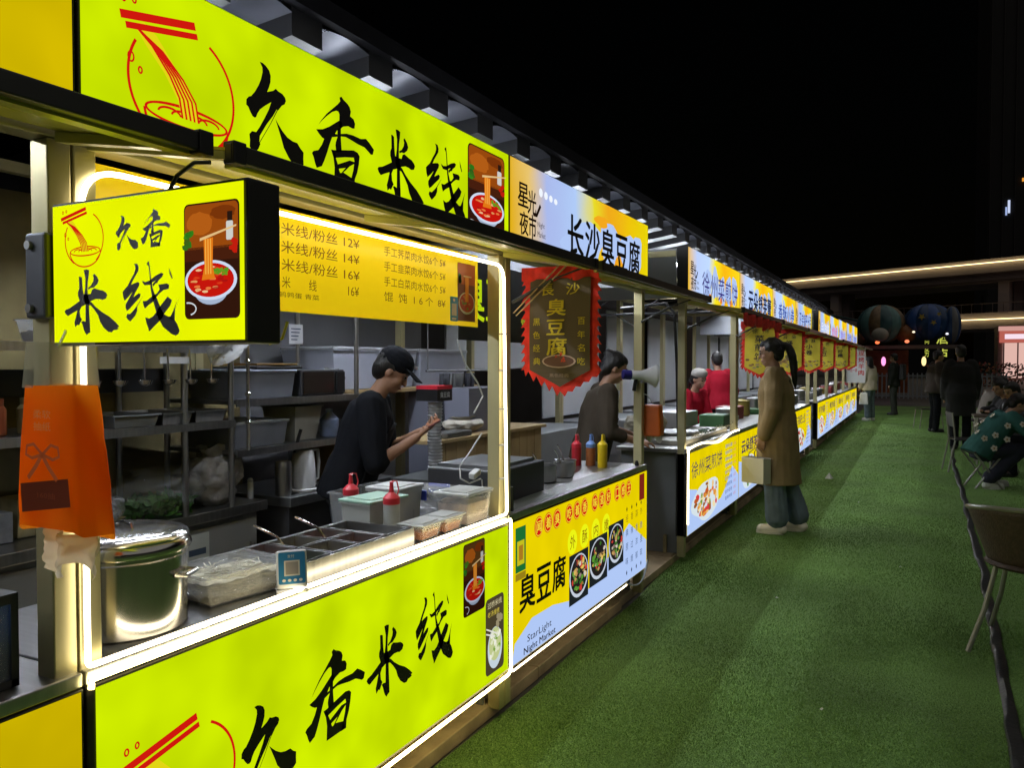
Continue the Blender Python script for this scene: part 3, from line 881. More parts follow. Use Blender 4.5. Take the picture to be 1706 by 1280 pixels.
m = MB(); m.tube([(-1.517, A + .006, .80), (-1.517, A + .006, .198), (-1.517, A + .02, .196), (-1.517, B - .42, .196)], .0042, n=6); m.build('light_strip', M_LED2, st2, smooth=True)
# loose cable of the light box
m = MB(); pth = []
for i in range(16):
    t_ = i/15; pth.append((-1.5195 + .02*math.sin(t_*3.1), B - .42 + .41*t_, .205 - .05*math.sin(t_*3.1)**1.0 + .05*t_**3))
m.tube(pth, .005, n=6); m.build('cable', M_WHITE, st2, smooth=True)

# ---- stalls further along
def row_stall(i, A, label, title, mode, stops, food, dz=0.0, tcol=None, led=False, open_left=False):
    B = A + W
    random.seed(100 + i)
    st, sg, fp, zt = stall_frame(label, A, B, 'food stalls in the row', near=(i < 5), strut=(i < 6), dz=dz)
    face(sg, A + .006, B - .006, 1.99, zt - .004, RAMP('blend_print_%d' % (stops), STOPS_B if stops else STOPS_A, W, k=1.05))
    pr = PX(FX)
    market_logo(pr, A + .06, 2.06, .95, INKP, small=(i < 5))
    for q in range(5):
        pr.poly(blob_outline(A + .62 + .26*q, 2.14 + .03*math.sin(q*2.1), .13, .13), BLU, 3)
    type_title(lambda: PX(FX), title, A + .40, 2.03, .20, pe(tcol or (24, 30, 70)), 1.40 if len(title) > 3 else 1.1, mode, sg)
    for q in range(3):
        pr.poly(blob_outline(A + .7 + .4*q, 2.04, .05, .03), pe((246, 150, 30)), 5)
    pr.build('artwork_print', sg)
    face(fp, A + .008, B - .006, 0.21, 0.824, PANY)
    pr = PX(FX)
    pr.poly([(A+.01, .212), (B-.01, .212), (B-.01, .44), (A+1.62, .56), (A+1.35, .40), (A+1.15, .33), (A+.55, .30), (A+.30, .52), (A+.01, .56)], BLU, 2)
    pr.text(title, A + .12, .62, .13, pe((40, 30, 80)), w=1.05, bold=mode, lay=8)
    for q in range(9):
        z = .745 - q*.058
        pr.text(random.choice(['招牌原味', '香辣鸡柳', '培根芝士', '里脊火腿', '金针菇卷', '全家福饼']), A + 1.30, z, .034, pe((80, 100, 190) if z > .4 else (70, 84, 150)), w=.30, lay=8)
        pr.text(random.choice(['8元', '10元', '12元', '6元']), A + 1.66, z, .030, pe((210, 90, 110)), w=.10, lay=8)
    # dish artwork
    cx0 = A + .62
    pr.poly(blob_outline(cx0, .40, .46, .16, n=26, jit=.08), pe((214, 226, 232)), 4)
    pal = food
    for q in range(60):
        a = random.random()*6.28; rr = random.random()**.5
        pr.ell(cx0 + .40*rr*math.cos(a), .41 + .13*rr*math.sin(a), random.uniform(.02, .06), random.uniform(.012, .035), pe(random.choice(pal)), 9 + q % 4, n=7, jit=.3)
    pr.build('artwork_print', fp)
    unseen_tubes(A + .3, B - .3, parent=st)
    return st, sg, fp

G3 = 5.862
food1 = [(222, 150, 60), (196, 90, 40), (236, 190, 110), (120, 150, 50), (214, 60, 60), (240, 220, 170), (150, 90, 40)]
food2 = [(190, 80, 50), (236, 170, 70), (90, 140, 60), (220, 210, 180), (200, 40, 40)]
specs = [
 (3, G3, 'vegetable pancake stall with yellow and blue light boxes, just past the gap in the row', '徐州菜煎饼', .006, 1, food1, 0.0, (60, 50, 130)),
 (4, G3 + W, 'souffle stall with heavy navy lettering, behind the woman in the khaki coat', '云朵舒芙蕾', .04, 1, food2, 0.0, (22, 26, 60)),
 (5, G3 + 2*W, 'snack stall, third past the gap, pale sign with thin blue lettering', '香酥小卷', .012, 1, food1, 0.0, (40, 70, 160)),
 (6, G3 + 3*W, 'snack stall, last before the second gap in the row', '正宗锅巴土豆', .012, 0, food2, 0.0, (40, 60, 150)),
 (7, 14.5, 'snack stall with mostly orange sign, first after the second gap', '手打柠檬茶', .02, 0, food2, 0.04, (240, 240, 250)),
 (8, 14.5 + W, 'far snack stall with pink lettering on its sign', '烤冷面', .03, 1, food1, 0.06, (224, 110, 170)),
 (9, 14.5 + 2*W, 'far snack stall with purple lettering on its sign', '章鱼小丸', .03, 1, food2, 0.08, (150, 120, 220)),
 (10, 14.5 + 3*W, 'far snack stall, last but one in the row', '铁板鱿鱼', .02, 0, food1, 0.1, (90, 90, 200)),
 (11, 14.5 + 4*W, 'last snack stall at the far end of the row', '羊肉串', .03, 1, food2, 0.12, (90, 100, 210)),
]
far_stalls = []
for sp_ in specs:
    far_stalls.append(row_stall(*sp_))
for (st_, yy_, sd_) in ((st2, S2[1], 1), (far_stalls[0][0], G3, -1), (far_stalls[3][0], G3 + 4*W, 1), (far_stalls[4][0], 14.5, -1), (far_stalls[8][0], 14.5 + 5*W, 1)):
    m = MB(); ya_ = yy_ - sd_*.012
    m.box(-3.3, -1.615, min(ya_, ya_ - sd_*.008), max(ya_, ya_ - sd_*.008), 1.99, 2.36); m.build('end_panel', M_LGREY, st_)
# crooked light strip on the pancake stall
m = MB(); a3 = G3
pth = [(-1.517, a3 + .004, .30), (-1.517, a3 + .004, .62), (-1.517, a3 + .01, .845)] + [(-1.517, a3 + .03 + 1.86*t_, .862 + .012*math.sin(t_*9) - (.02*math.exp(-((t_-.55)/.2)**2))) for t_ in [i/24 for i in range(25)]]
m.tube(pth, .007, n=6); m.build('light_strip', M_LED2, far_stalls[0][0], smooth=True)
# ------------------------------------------------------------------ dark canopy behind the signs
cn = thing('canopy_roof', 'dark ribbed metal canopy roof rising behind the stall signs', 'roof', (-2.4, 0, 0.05))
M_ROOF = P('dark_roof_sheet', (0.042, 0.044, 0.056), 0.26, 0.6, var=0.3, vscale=4, aniso=(1, .6, 1), bump=0.08, bscale=8)
M_RAFT = P('dark_rafter', (0.014, 0.014, 0.015), 0.45, 0.3, var=0.3)
PITCH = 0.52
OX, OZ = -2.32, 2.915          # outer edge of the roof
rf_me = rs_me = None
nb = int((25.5 + 1.6) / PITCH)
for i in range(nb):
    yb = -1.6 + i * PITCH
    if rf_me is None:
        m = MB()
        # rafter: deep toward the back, its end cut at the gutter
        m.add([(-4.4, 0, 2.56), (OX - .005, 0, 2.86), (OX - .005, 0, 3.015), (-4.4, 0, 2.84),
               (-4.4, .19, 2.56), (OX - .005, .19, 2.86), (OX - .005, .19, 3.015), (-4.4, .19, 2.84)],
              [(0,1,2,3),(7,6,5,4),(0,4,5,1),(1,5,6,2),(2,6,7,3),(3,7,4,0)])
        o = m.build('rafter', M_RAFT, cn); rf_me = o
        m = MB()
        def sheet(u, v):
            x = -4.4 + (OX + 4.4) * v
            return (x, .19 + (PITCH - .19) * u, 2.79 + .175 * v + .018 * math.sin(math.pi * u) - .012)
        m.grid(sheet, 8, 4)
        q = m.build('roof_sheet', M_ROOF, cn, smooth=True); rs_me = q
        o.location.y = yb; q.location.y = yb
    else:
        for src in (rf_me, rs_me):
            c = src.copy(); col.objects.link(c); c.parent = cn; c.location.y = yb
m = MB(); m.box(OX - .002, OX + .05, -1.6, 25.6, 2.975, 3.06); m.build('gutter', P('black_gutter', (0.004, 0.004, 0.005), 0.8, 0, var=0.2, spec=.05), cn)
m = MB(); m.box(-4.46, -4.40, -1.6, 25.6, 2.40, 2.9); m.build('back_beam', M_RAFT, cn)
for yb in (-1.2, 5.3, 14.0, 24.4):
    m = MB(); m.box(-4.52, -4.38, yb, yb + .14, 0.05, 2.5); m.build('column', M_RAFT, cn)

# ------------------------------------------------------------------ back of the stalls
def panel(name, label, cat, x0, x1, y0, y1, z0, z1, mat, group=None, bevel=.004):
    m = MB(); m.box(x0, x1, y0, y1, z0, z1)
    return tag(m.build(name, mat, bevel=bevel), label, cat, group)

def drape(name, label, x, y0, y1, z0, z1, mat, amp=.03, fq=9, cat='tarpaulin'):
    m = MB()
    m.grid(lambda u, v: (x + amp*math.sin(u*fq + 2*math.sin(v*3)) + amp*.8*noise.noise((u*5, v*4, x)), y0 + (y1-y0)*u, z0 + (z1-z0)*v + .02*noise.noise((u*6, 0, 1))*(1-v)), 60, 18)
    return tag(m.build(name, mat, smooth=2, solid=.004), label, cat)
drape('tarpaulin', 'ochre tarpaulin hung at the back of the noodle stall', -3.62, .2, 3.55, .06, 2.28, M_TARP)
drape('tarpaulin', 'grey plastic sheet hung behind the stainless kitchen of the yellow neighbour stall', -3.3, -1.2, .75, .06, 2.2, P('grey_sheet', (.16, .15, .16), .4, var=.4, vscale=3))
panel('back_wall', 'pale grey back board of the tofu stall', 'wall', -3.72, -3.70, 3.6, 5.6, .06, 2.25, P('dim_back_board', (.2, .205, .22), .5, var=.15, vscale=1.5))
panel('refrigerator', 'tall pale grey refrigerator at the back of the tofu stall', 'refrigerator', -3.25, -2.75, 4.75, 5.35, .06, 1.33, P('fridge_grey', (.2, .21, .27), .35, var=.06, vscale=1))
far_white = P('white_hanging_sheet', (.5, .52, .54), .5, var=.06, vscale=1.5)
for i, (ya, yb_) in enumerate([(5.9, 7.7), (7.9, 9.6), (9.9, 11.5), (11.7, 13.5), (14.6, 16.4), (16.6, 18.2), (18.5, 20.2), (20.4, 22.0), (22.3, 24.0)]):
    nm = ['pancake stall', 'souffle stall', 'third stall past the gap', 'stall before the second gap', 'stall after the second gap', 'pink lettered stall', 'purple lettered stall', 'last but one stall', 'last stall'][i]
    panel('back_wall', 'white board closing the back of the ' + nm, 'wall', -3.66, -3.64, ya, yb_, 1.45 if i == 0 else .9, 2.2, far_white, 'back boards of the far stalls')
    panel('back_counter', 'dull grey counter at the back of the ' + nm, 'counter', -3.5, -2.95, ya + .05, yb_ - .05, .06, .88, M_GREYP, 'back counters of the far stalls')
m = MB(); m.box(-9, -8.9, -6, 40, 0, 3.4)
tag(m.build('rear_hoarding', P('dark_hoarding', (.035, .036, .038), .6, var=.4, vscale=.7)), 'dark hoarding far behind the stalls', 'hoarding')

# truss seen through the gap
tr = thing('roof_truss', 'thin dark truss crossing behind the gap in the row', 'truss', (-3.0, 6.7, 2.0))
m = MB(); m.cyl((-3.5, 8.05, 2.02), (-1.75, 8.05, 2.02), .012, n=6); m.build('chord', M_CHAR, tr)
m = MB(); m.cyl((-3.5, 8.05, 2.22), (-1.75, 8.05, 2.22), .012, n=6); m.build('chord', M_CHAR, tr)
for i in range(6):
    xa = -3.45 + i * .28
    m = MB(); m.cyl((xa, 8.05, 2.03), (xa + .28, 8.05, 2.21) if i % 2 else (xa + .28, 8.05, 1.86), .007, n=6); m.build('web', M_CHAR, tr)

# ------------------------------------------------------------------ lime stall: hanging blade sign
hs = thing('hanging_sign', 'small lime yellow box sign hung under the awning, facing the aisle end', 'sign', (-1.27, 1.0, 1.535))
m = MB(); m.box(-1.532, -1.008, 1.002, 1.078, 1.535, 1.815); m.build('case', M_CASE, hs, bevel=.004)
m = MB(); m.quad((-1.526, 1.0, 1.541), (-1.016, 1.0, 1.541), (-1.016, 1.0, 1.809), (-1.526, 1.0, 1.809)); fc = m.build('lit_face', YGB, hs)
m = MB(); m.quad((-1.016, 1.0805, 1.541), (-1.526, 1.0805, 1.541), (-1.526, 1.0805, 1.809), (-1.016, 1.0805, 1.809)); m.build('lit_face', YGB, hs)
pr = PY(1.0); emblem(pr, -1.497, 1.685, -1.372, 1.80); pr.build('emblem', fc)
brush_title(lambda: PY(1.0), [('jiu', -1.338, 1.711, -1.277, 1.775), ('xiang', -1.270, 1.711, -1.192, 1.780), ('mi', -1.491, 1.555, -1.331, 1.681), ('xian', -1.321, 1.550, -1.171, 1.687)], fc)
pr = PY(1.0); bowl_photo(pr, -1.158, 1.578, -1.025, 1.780); pr.build('food_picture', fc)
m = MB(); m.box(-1.595, -1.532, .985, 1.075, 1.59, 1.76)
bk = m.build('bracket', P('bracket_steel', (.1, .105, .12), .4, .6), hs, bevel=.006)
for z in (1.61, 1.735):
    m = MB(); m.cyl((-1.575, .985, z), (-1.575, .977, z), .009, n=10); m.build('bolt', M_STEEL, bk)
m = MB(); m.tube([(-1.25, 1.04, 1.813), (-1.235, 1.05, 1.85), (-1.20, 1.06, 1.873), (-1.17, 1.07, 1.872)], .004, n=6)
m.build('cable', M_BLACK, hs, smooth=True)
m = MB(); m.tube([(-1.03, 1.07, 1.535), (-1.012, 1.085, 1.545), (-1.004, 1.09, 1.575)], .0025, n=6); m.build('tape_end', P('yellow_tape', (.6, .5, .02), .5), hs)

# orange tissue packet strapped to the post
tb = thing('tissue_packet', 'big translucent orange tissue packet hung on the front post of the lime stall', 'tissue packet', (-1.42, .95, 1.17))
m = MB()
n_ = 12
def pk(u, v):
    # around the packet (u), up (v)
    a = u * 2 * math.pi
    hw = (.083 - .010 * v) ; hd = (.042 - .014 * v ** 2)
    ca, sa = math.cos(a), math.sin(a)
    e = .22
    x = hw * math.copysign(abs(ca) ** e, ca); y = hd * math.copysign(abs(sa) ** e, sa)
    f = 1 + .03 * noise.noise((x * 30, y * 30, v * 7))
    return (-1.425 - .004 * v + x * f + .012*(1-v)*(x > 0), .948 + y * f, 1.185 + .275 * v - .015 * math.sin(a*1.0) * (1 - v) + .004 * noise.noise((u * 9, v * 9, 0)))
m.grid(pk, 40, 14)
M_ORT = translucent('orange_film', (.95, .2, .008), (1, .3, .012), .72, .12)
bd = m.build('packet', M_ORT, tb, smooth=2)
pr = PY(.902)
M_BOW = P('bow_print', (.62, .14, .03), .35)
bu, bvv = -1.415, 1.335
pr.poly([(-1.478, 1.225), (-1.338, 1.245), (-1.344, 1.295), (-1.482, 1.278)], P('brown_print', (.16, .025, .006), .3, var=.15), 1)
for i_, tx_ in enumerate(('柔软', '抽纸')):
    pr.text(tx_, -1.44, 1.40 - i_*.022, .016, P('pale_print', (.95, .4, .08), .4), w=.05, lay=2)
pr.text('160抽', -1.43, 1.255, .012, P('dim_print', (.3, .08, .03), .4), w=.05, lay=3)
for sgn in (-1, 1):
    pr.line([(bu, bvv), (bu + sgn*.025, bvv + .018), (bu + sgn*.045, bvv + .014), (bu + sgn*.048, bvv - .002), (bu + sgn*.03, bvv - .008), (bu, bvv)], .006, M_BOW, 2)
    pr.line([(bu, bvv), (bu + sgn*.018, bvv - .022), (bu + sgn*.042, bvv - .045)], .009, M_BOW, 3)
pr.build('bow_print', bd)
m = MB()
m.grid(lambda u, v: (-1.485 + .15*u*(1-.15*v) + .008*noise.noise((u*8, v*8, 2)), .945 + .02*math.sin(u*9) + .012*noise.noise((u*5, v*6, 5)), 1.185 - (.075 + .02*math.sin(u*7))*v), 16, 10)
m.build('tissue_sheet', translucent('tissue_paper', (.8, .72, .62), (.85, .76, .65), .5, .8), tb, smooth=2)
m = MB(); m.grid(lambda u, v: (-1.46 + .14*(u-.5)*(1 - .2*v) + .035, .945 - .03*math.cos(u*3), 1.455 + .085*v), 10, 4)
m.build('net_loop', P('net_plastic', (.6, .56, .4), .4, alpha=.45), tb, smooth=2)
m = MB(); m.tube([(-1.44, .95, 1.53), (-1.47, .985, 1.56), (-1.52, 1.02, 1.57)], .003, n=6); m.build('string', M_WHITE, tb)

# vinyl curtain and lit showcase of the yellow neighbour
cu_ = thing('vinyl_curtain', 'clear vinyl strip curtain with a white edge rod at the far left', 'curtain', (-1.66, .7, .9))
m = MB(); m.grid(lambda u, v: (-1.66 + .015*math.sin(u*25), .35 + .60*u - .03*v*0, .9 + 1.02*v), 60, 6); m.build('sheet', M_CURT, cu_, smooth=2)
m = MB(); m.cyl((-1.655, .935, .875), (-1.655, .905, 1.93), .006, n=8); m.build('edge_rod', M_WHITE, cu_)
m = MB(); m.lathe([(.009, -.003), (.013, 0), (.009, .003)], (-1.655, .915, 1.49), n=14, axis='y'); m.build('hook', M_DSTEEL, cu_)
sc = thing('showcase', 'black framed showcase with blue lit glass on the neighbour counter', 'showcase', (-1.66, .75, .862))
m = MB(); m.box(-1.80, -1.575, .50, .515, .865, 1.03); m.box(-1.80, -1.575, .935, .95, .865, 1.03); m.box(-1.80, -1.575, .50, .95, 1.03, 1.05); m.box(-1.80, -1.575, .50, .95, .865, .88)
m.build('frame', M_BLACK, sc)
m = MB(); m.box(-1.585, -1.580, .515, .935, .88, 1.03); m.build('glass', M_GLASS, sc)
m = MB(); m.box(-1.79, -1.78, .515, .935, .88, 1.03); m.build('lit_back', EM((90, 130, 200), .8), sc)
for i in range(4):
    m = MB(); m.lathe([(.03, 0), (.033, .03), (.028, .05), (0, .06)], (-1.68, .56 + i*.1, .882), n=14); m.build('food_tray', [M_STEEL, M_WHITE][i % 2], sc, smooth=True)
# steel kettle stack and shelf behind the curtain
def lathe_thing(name, label, cat, prof, c, mat, group=None, n=28, extra=None):
    m = MB(); m.lathe(prof, c, n=n)
    return tag(m.build(name, mat, smooth=True), label, cat, group)
for i, (y_, z_, r_) in enumerate([(.55, .862, .11), (.55, 1.02, .105), (.80, .862, .085)]):
    lathe_thing('steel_canister', ['wide steel canister behind the vinyl curtain, lower of two', 'steel canister stacked on the wide one behind the vinyl curtain', 'slim steel canister behind the vinyl curtain'][i], 'canister',
                [(r_*.95, 0), (r_, .01), (r_, .12), (r_*1.04, .125), (r_*1.04, .14), (r_*.6, .152), (0, .155)], (-1.9, y_, z_), M_POLISH, 'steel canisters')
panel('equipment_cabinet', 'charcoal equipment cabinet standing inside the yellow neighbour stall', 'cabinet', -2.6, -2.15, .1, 1.0, .06, 1.32, M_CHAR)
panel('storage_box', 'pink and grey storage box on the cabinet behind the vinyl curtain', 'box', -2.55, -2.2, .3, .85, 1.32, 1.52, P('pink_grey', (.3, .2, .22), .5, var=.3))

# ------------------------------------------------------------------ lime stall counter goods
# stock pot
pot = thing('stock_pot', 'large polished steel stock pot with domed lid beside the front post', 'pot', (-1.712, 1.29, .862))
px_, py_ = -1.712, 1.29
m = MB(); m.lathe([(.135, 0), (.142, .006), (.142, .175), (.146, .18), (.146, .187)], (px_, py_, .863), n=48); m.build('body', M_POLISH, pot, smooth=True)
m = MB(); m.lathe([(.150, .0), (.153, .008), (.150, .022), (.144, .028), (.147, .034), (.140, .041), (.12, .047), (.07, .052), (0, .054)], (px_, py_, 1.0515), n=48); ld = m.build('lid', M_POLISH, pot, smooth=True)
m = MB(); m.tube([(px_ - .03, py_, 1.10), (px_ - .026, py_, 1.113), (px_, py_, 1.118), (px_ + .026, py_, 1.113), (px_ + .03, py_, 1.10)], .005, n=8); m.build('knob', M_POLISH, ld, smooth=True)
for a in (25, 205):
    ca, sa = math.cos(R(a)), math.sin(R(a))
    m = MB(); m.tube([(px_ + .14*ca - .03*sa, py_ + .14*sa + .03*ca, 0.995), (px_ + .165*ca - .03*sa, py_ + .165*sa + .03*ca, 0.995), (px_ + .165*ca + .03*sa, py_ + .165*sa - .03*ca, 0.995), (px_ + .14*ca + .03*sa, py_ + .14*sa - .03*ca, 0.995)], .006, n=8)
    m.build('handle', M_POLISH, pot, smooth=True)

def tub(name, label, cx, cy, z, lx, ly, h, mat=None, lid=None, group=None, taper=.86, rot=0, content=None, lidh=.012, cat='tub', clips=None):
    """Open-top container with walls, rim and optional lid, content and clips."""
    mat = mat or M_CLEAR
    o = thing(name, label, cat, (cx, cy, z + .0015), R(rot), group, local=True)
    t_ = .0025
    m = MB(); hx, hy = lx/2, ly/2; bx_, by_ = hx*taper, hy*taper
    ring = lambda a, b, zz: [(-a, -b, zz), (a, -b, zz), (a, b, zz), (-a, b, zz)]
    vs_ = ring(bx_, by_, 0) + ring(hx, hy, h) + ring(hx - t_, hy - t_, h) + ring(bx_ - t_, by_ - t_, t_)
    fs_ = [(3, 2, 1, 0)]
    for k_ in range(3):
        for i_ in range(4): fs_.append((k_*4+i_, k_*4+(i_+1) % 4, (k_+1)*4+(i_+1) % 4, (k_+1)*4+i_))
    fs_.append((12, 13, 14, 15))
    m.add(vs_, fs_); m.build('body', mat, o, bevel=min(.014, lx*.12), seg=3, smooth=True)
    m = MB(); e = .006
    for (a0, a1, b0, b1) in ((-hx-e, hx+e, -hy-e, -hy), (-hx-e, hx+e, hy, hy+e), (-hx-e, -hx, -hy, hy), (hx, hx+e, -hy, hy)):
        m.box(a0, a1, b0, b1, h - .006, h)
    m.build('rim', mat, o)
    if content:
        cm, fill = content
        f_ = taper + (1-taper)*fill
        m = MB()
        m.grid(lambda u, v: ((u-.5)*2*(hx*f_-.005), (v-.5)*2*(hy*f_-.005), h*fill + .012*noise.noise((u*6, v*6, cx*9))), 14, 14)
        k0 = len(m.v)
        m.add(ring(bx_-.004, by_-.004, .004) + ring(hx*f_-.005, hy*f_-.005, h*fill*.96), [(0,1,5,4),(1,2,6,5),(2,3,7,6),(3,0,4,7)])
        m.build('content', cm, o, smooth=2)
    if lid:
        m = MB(); m.box(-hx-.008, hx+.008, -hy-.008, hy+.008, h+.001, h+lidh); l_ = m.build('lid', lid, o, bevel=.004)
        m = MB(); m.box(-hx*.8, hx*.8, -hy*.8, hy*.8, h+lidh+.0005, h+lidh+.004); m.build('lid_panel', lid, l_, bevel=.002)
    if clips:
        for s_ in (-1, 1):
            m = MB(); m.box(-lx*.18, lx*.18, s_*(hy+.008)-.004, s_*(hy+.008)+.004, h-.03, h+.012); m.build('clip', clips, o, bevel=.002)
    return o

M_NOOD = P('rice_noodle', (.62, .58, .42), .5, var=.25, vscale=60, bump=.5, bscale=90)
M_CARR = P('shredded_carrot', (.85, .22, .012), .5, var=.5, vscale=70, bump=.6, bscale=120)
M_MEAT = P('pale_food', (.5, .36, .25), .5, var=.3, vscale=30, bump=.4, bscale=60)

nt_ = tub('noodle_tub', 'clear tub of loose rice noodles under torn film, beside the pot', -1.70, 1.60, .862, .20, .27, .085, M_CLEAR, content=(M_NOOD, .7), taper=.8, rot=-8)
# the loose noodles
m = MB()
for i in range(70):
    p = Vector((random.uniform(-.06, .06), random.uniform(-.09, .09), .055 + random.uniform(0, .012)))
    a = random.uniform(0, 6.28); path = []
    for j in range(7):
        path.append(p.copy()); a += random.uniform(-.9, .9)
        p = p + Vector((math.cos(a)*.014, math.sin(a)*.014, random.uniform(-.006, .007)))
        p.x = max(-.085, min(.085, p.x)); p.y = max(-.115, min(.115, p.y)); p.z = max(.045, min(.085, p.z))
    m.tube(path, .0014, n=4, caps=False)
o = m.build('noodle_heap', P('wet_noodle', (.7, .66, .5), .25, var=.15), nt_, smooth=2); o['kind'] = 'stuff'
m = MB(); m.box(-.085, .0, -.152, -.142, .045, .075); m.build('clip', M_BLUE, nt_, bevel=.003)
m = MB(); m.grid(lambda u, v: ((u-.5)*.24, (v-.5)*.33, .088 + .03*noise.noise((u*4, v*4, 3)) + .015*noise.noise((u*11, v*11, 3)) - .05*max(abs(u-.5), abs(v-.5))**2*4), 26, 26)
m.build('torn_film', P('very_thin_film', (.7, .72, .74), .12, alpha=.14, var=.4, vscale=14, bump=.9, bscale=22), nt_, smooth=2)

# payment stand
ps = thing('payment_stand', 'white payment box with tilted blue card on the counter edge', 'payment stand', (-1.548, 1.69, .8635), R(47), local=True)
m = MB(); m.obox((0, .02, .006), (.085, .075, .012)); m.build('base', M_WHITE, ps, bevel=.003)
m = MB(); m.obox((0, 0.008, .062), (.082, .022, .105), (-14, 0, 0)); b_ = m.build('body', M_WHITE, ps, bevel=.006, seg=3)
Mx = Euler((R(-14), 0, 0)).to_matrix(); cc = Vector((0, .008, .062))
pr = Print(cc + Mx @ Vector((0, -.0112, 0)), Mx @ Vector((1, 0, 0)), Mx @ Vector((0, 0, 1)), Mx @ Vector((0, -1, 0)))
pr.rect(-.036, -.04, .036, .047, P('card_blue', (.02, .16, .36), .35), 2, r=.005)
pr.rect(-.021, -.018, .021, .024, P('card_white', (.62, .6, .55), .4), 3)
pr.rect(-.017, -.014, .017, .020, P('card_grey', (.3, .27, .25), .4), 4)
pr.text('支付', -.012, .031, .009, P('card_white', (.62, .6, .55), .4), lay=4); 
for i in range(4): pr.ell(-.022 + i*.015, -.03, .005, .004, P('card_white', (.62, .6, .55), .4), 4, n=10)
pr.build('card', b_)

# divided steel tray
dt = thing('condiment_tray', 'long divided stainless condiment tray on the front counter', 'tray', (-1.70, 2.0, .863), local=False)
tx0, tx1, ty0, ty1, tz, th_ = -1.855, -1.565, 1.75, 2.32, .864, .062
m = MB(); w_ = .004
m.box(tx0, tx1, ty0, ty1, tz, tz + .004)
m.build('floor', M_STEEL, dt)
for (a0, a1, b0, b1) in ((tx0, tx1, ty0, ty0+w_), (tx0, tx1, ty1-w_, ty1), (tx0, tx0+w_, ty0+w_, ty1-w_), (tx1-w_, tx1, ty0+w_, ty1-w_)):
    m = MB(); m.box(a0, a1, b0, b1, tz + .004, tz + th_); m.build('wall', M_STEEL, dt)
cells = []
ny = 4
for j in range(ny):
    ya_ = ty0 + .012 + (ty1 - ty0 - .02) * j / ny; yb_ = ty0 + (ty1 - ty0 - .02) * (j + 1) / ny
    rowsx = [(tx0 + .01, (tx0 + tx1)/2 - .006), ((tx0 + tx1)/2 + .006, tx1 - .01)] if j < 3 else [(tx0 + .01, tx1 - .01)]
    for (xa_, xb_) in rowsx:
        m = MB(); q = .0045
        for (a0, a1, b0, b1) in ((xa_, xb_, ya_, ya_+q), (xa_, xb_, yb_-q, yb_), (xa_, xa_+q, ya_+q, yb_-q), (xb_-q, xb_, ya_+q, yb_-q)): m.box(a0, a1, b0, b1, tz + .006, tz + th_ + .003)
        m.box(xa_, xb_, ya_, yb_, tz + .005, tz + .008)
        ce = m.build('insert', M_STEEL, dt)
        if j < 3:
            fm = random.choice([P('chopped_greens', (.05, .12, .03), .5, var=.5, vscale=80, bump=.5), P('pickled_mustard', (.22, .17, .05), .5, var=.5, vscale=80, bump=.5), P('chili_oil', (.2, .03, .01), .25, var=.4, vscale=40)])
            m = MB(); m.grid(lambda u, v: (xa_ + q + (xb_-xa_-2*q)*u, ya_ + q + (yb_-ya_-2*q)*v, tz + .014 + .008*noise.noise((u*7, v*7, xa_*30 + j))), 10, 10); m.build('filling', fm, ce, smooth=2)
for (x_, y_, a) in ((-1.80, 1.95, 20), (-1.78, 2.12, -15)):
    m = MB(); m.tube([(x_, y_, tz + .03), (x_ - .03, y_ - .02, tz + .08), (x_ - .10, y_ - .05, tz + .115)], .004, n=6); m.build('ladle', M_POLISH, dt, smooth=True)

tub('lidded_tub', 'tall milky tub with a pale green lid behind the steel tray', -1.82, 2.43, .862, .145, .20, .125, M_MILK, lid=P('mint_lid', (.35, .55, .45), .4), taper=.92, rot=-6)
tub('lidded_tub', 'milky tub with an off white lid behind the green lidded one', -1.90, 2.68, .862, .15, .17, .13, M_MILK, lid=M_WHITE, taper=.9)
tub('carrot_box', 'small clear box of shredded carrot nearest the steel tray', -1.612, 2.435, .862, .10, .135, .055, M_CLEAR, lid=M_MILK, content=(M_CARR, .62), taper=.8, lidh=.006)
tub('carrot_box', 'small clear box of shredded carrot behind the first one', -1.612, 2.59, .862, .10, .135, .055, M_CLEAR, lid=M_MILK, content=(M_CARR, .62), taper=.8, lidh=.006)
tub('storage_tub', 'clear lidded tub with beige food next to the lit post', -1.635, 2.78, .862, .15, .19, .115, M_CLEAR, lid=M_MILK, content=(M_MEAT, .75), taper=.9, clips=None)
tub('storage_tub', 'wide clear tub with blue clips at the back of the counter', -1.86, 2.86, .862, .30, .17, .10, M_CLEAR, lid=M_CLEAR, taper=.9, clips=M_BLUE)
tub('storage_tub', 'empty open clear tub at the far back of the counter', -2.0, 2.62, .862, .14, .30, .13, M_CLEAR, taper=.9)

def squeeze_bottle(label, x, y, z, capm, bodym, h=.17, r=.03, group='red capped squeeze bottles', cap_h=.05):
    b = thing('squeeze_bottle', label, 'bottle', (x, y, z + .001), group=group)
    m = MB(); m.lathe([(r*.96, 0), (r, .006), (r, h*.72), (r*.96, h*.76)], (x, y, z + .001), n=20); m.build('body', bodym, b, smooth=True)
    m = MB(); m.lathe([(r*1.02, 0), (r*1.03, .022), (r*.7, .034), (r*.32, .042), (r*.2, .075), (r*.3, .079), (0, .083)], (x, y, z + h*.76), n=18); c = m.build('cap', capm, b, smooth=True)
    m = MB(); m.tube([(x, y + r, z + h*.76 + .012), (x, y + r*1.5, z + h*.76 + .045), (x, y + r*1.1, z + h*.76 + .078), (x, y + r*.2, z + h*.76 + .082)], .0025, n=6); m.build('strap', capm, c, smooth=True)
    return b
M_REDC = P('red_cap', (.62, .03, .05), .35)
squeeze_bottle('red capped squeeze bottle standing in front of the green lidded tub', -1.70, 2.375, .862, M_REDC, M_MILK)
squeeze_bottle('red capped squeeze bottle half hidden behind the green lidded tub', -1.96, 2.47, .862, M_REDC, M_MILK)

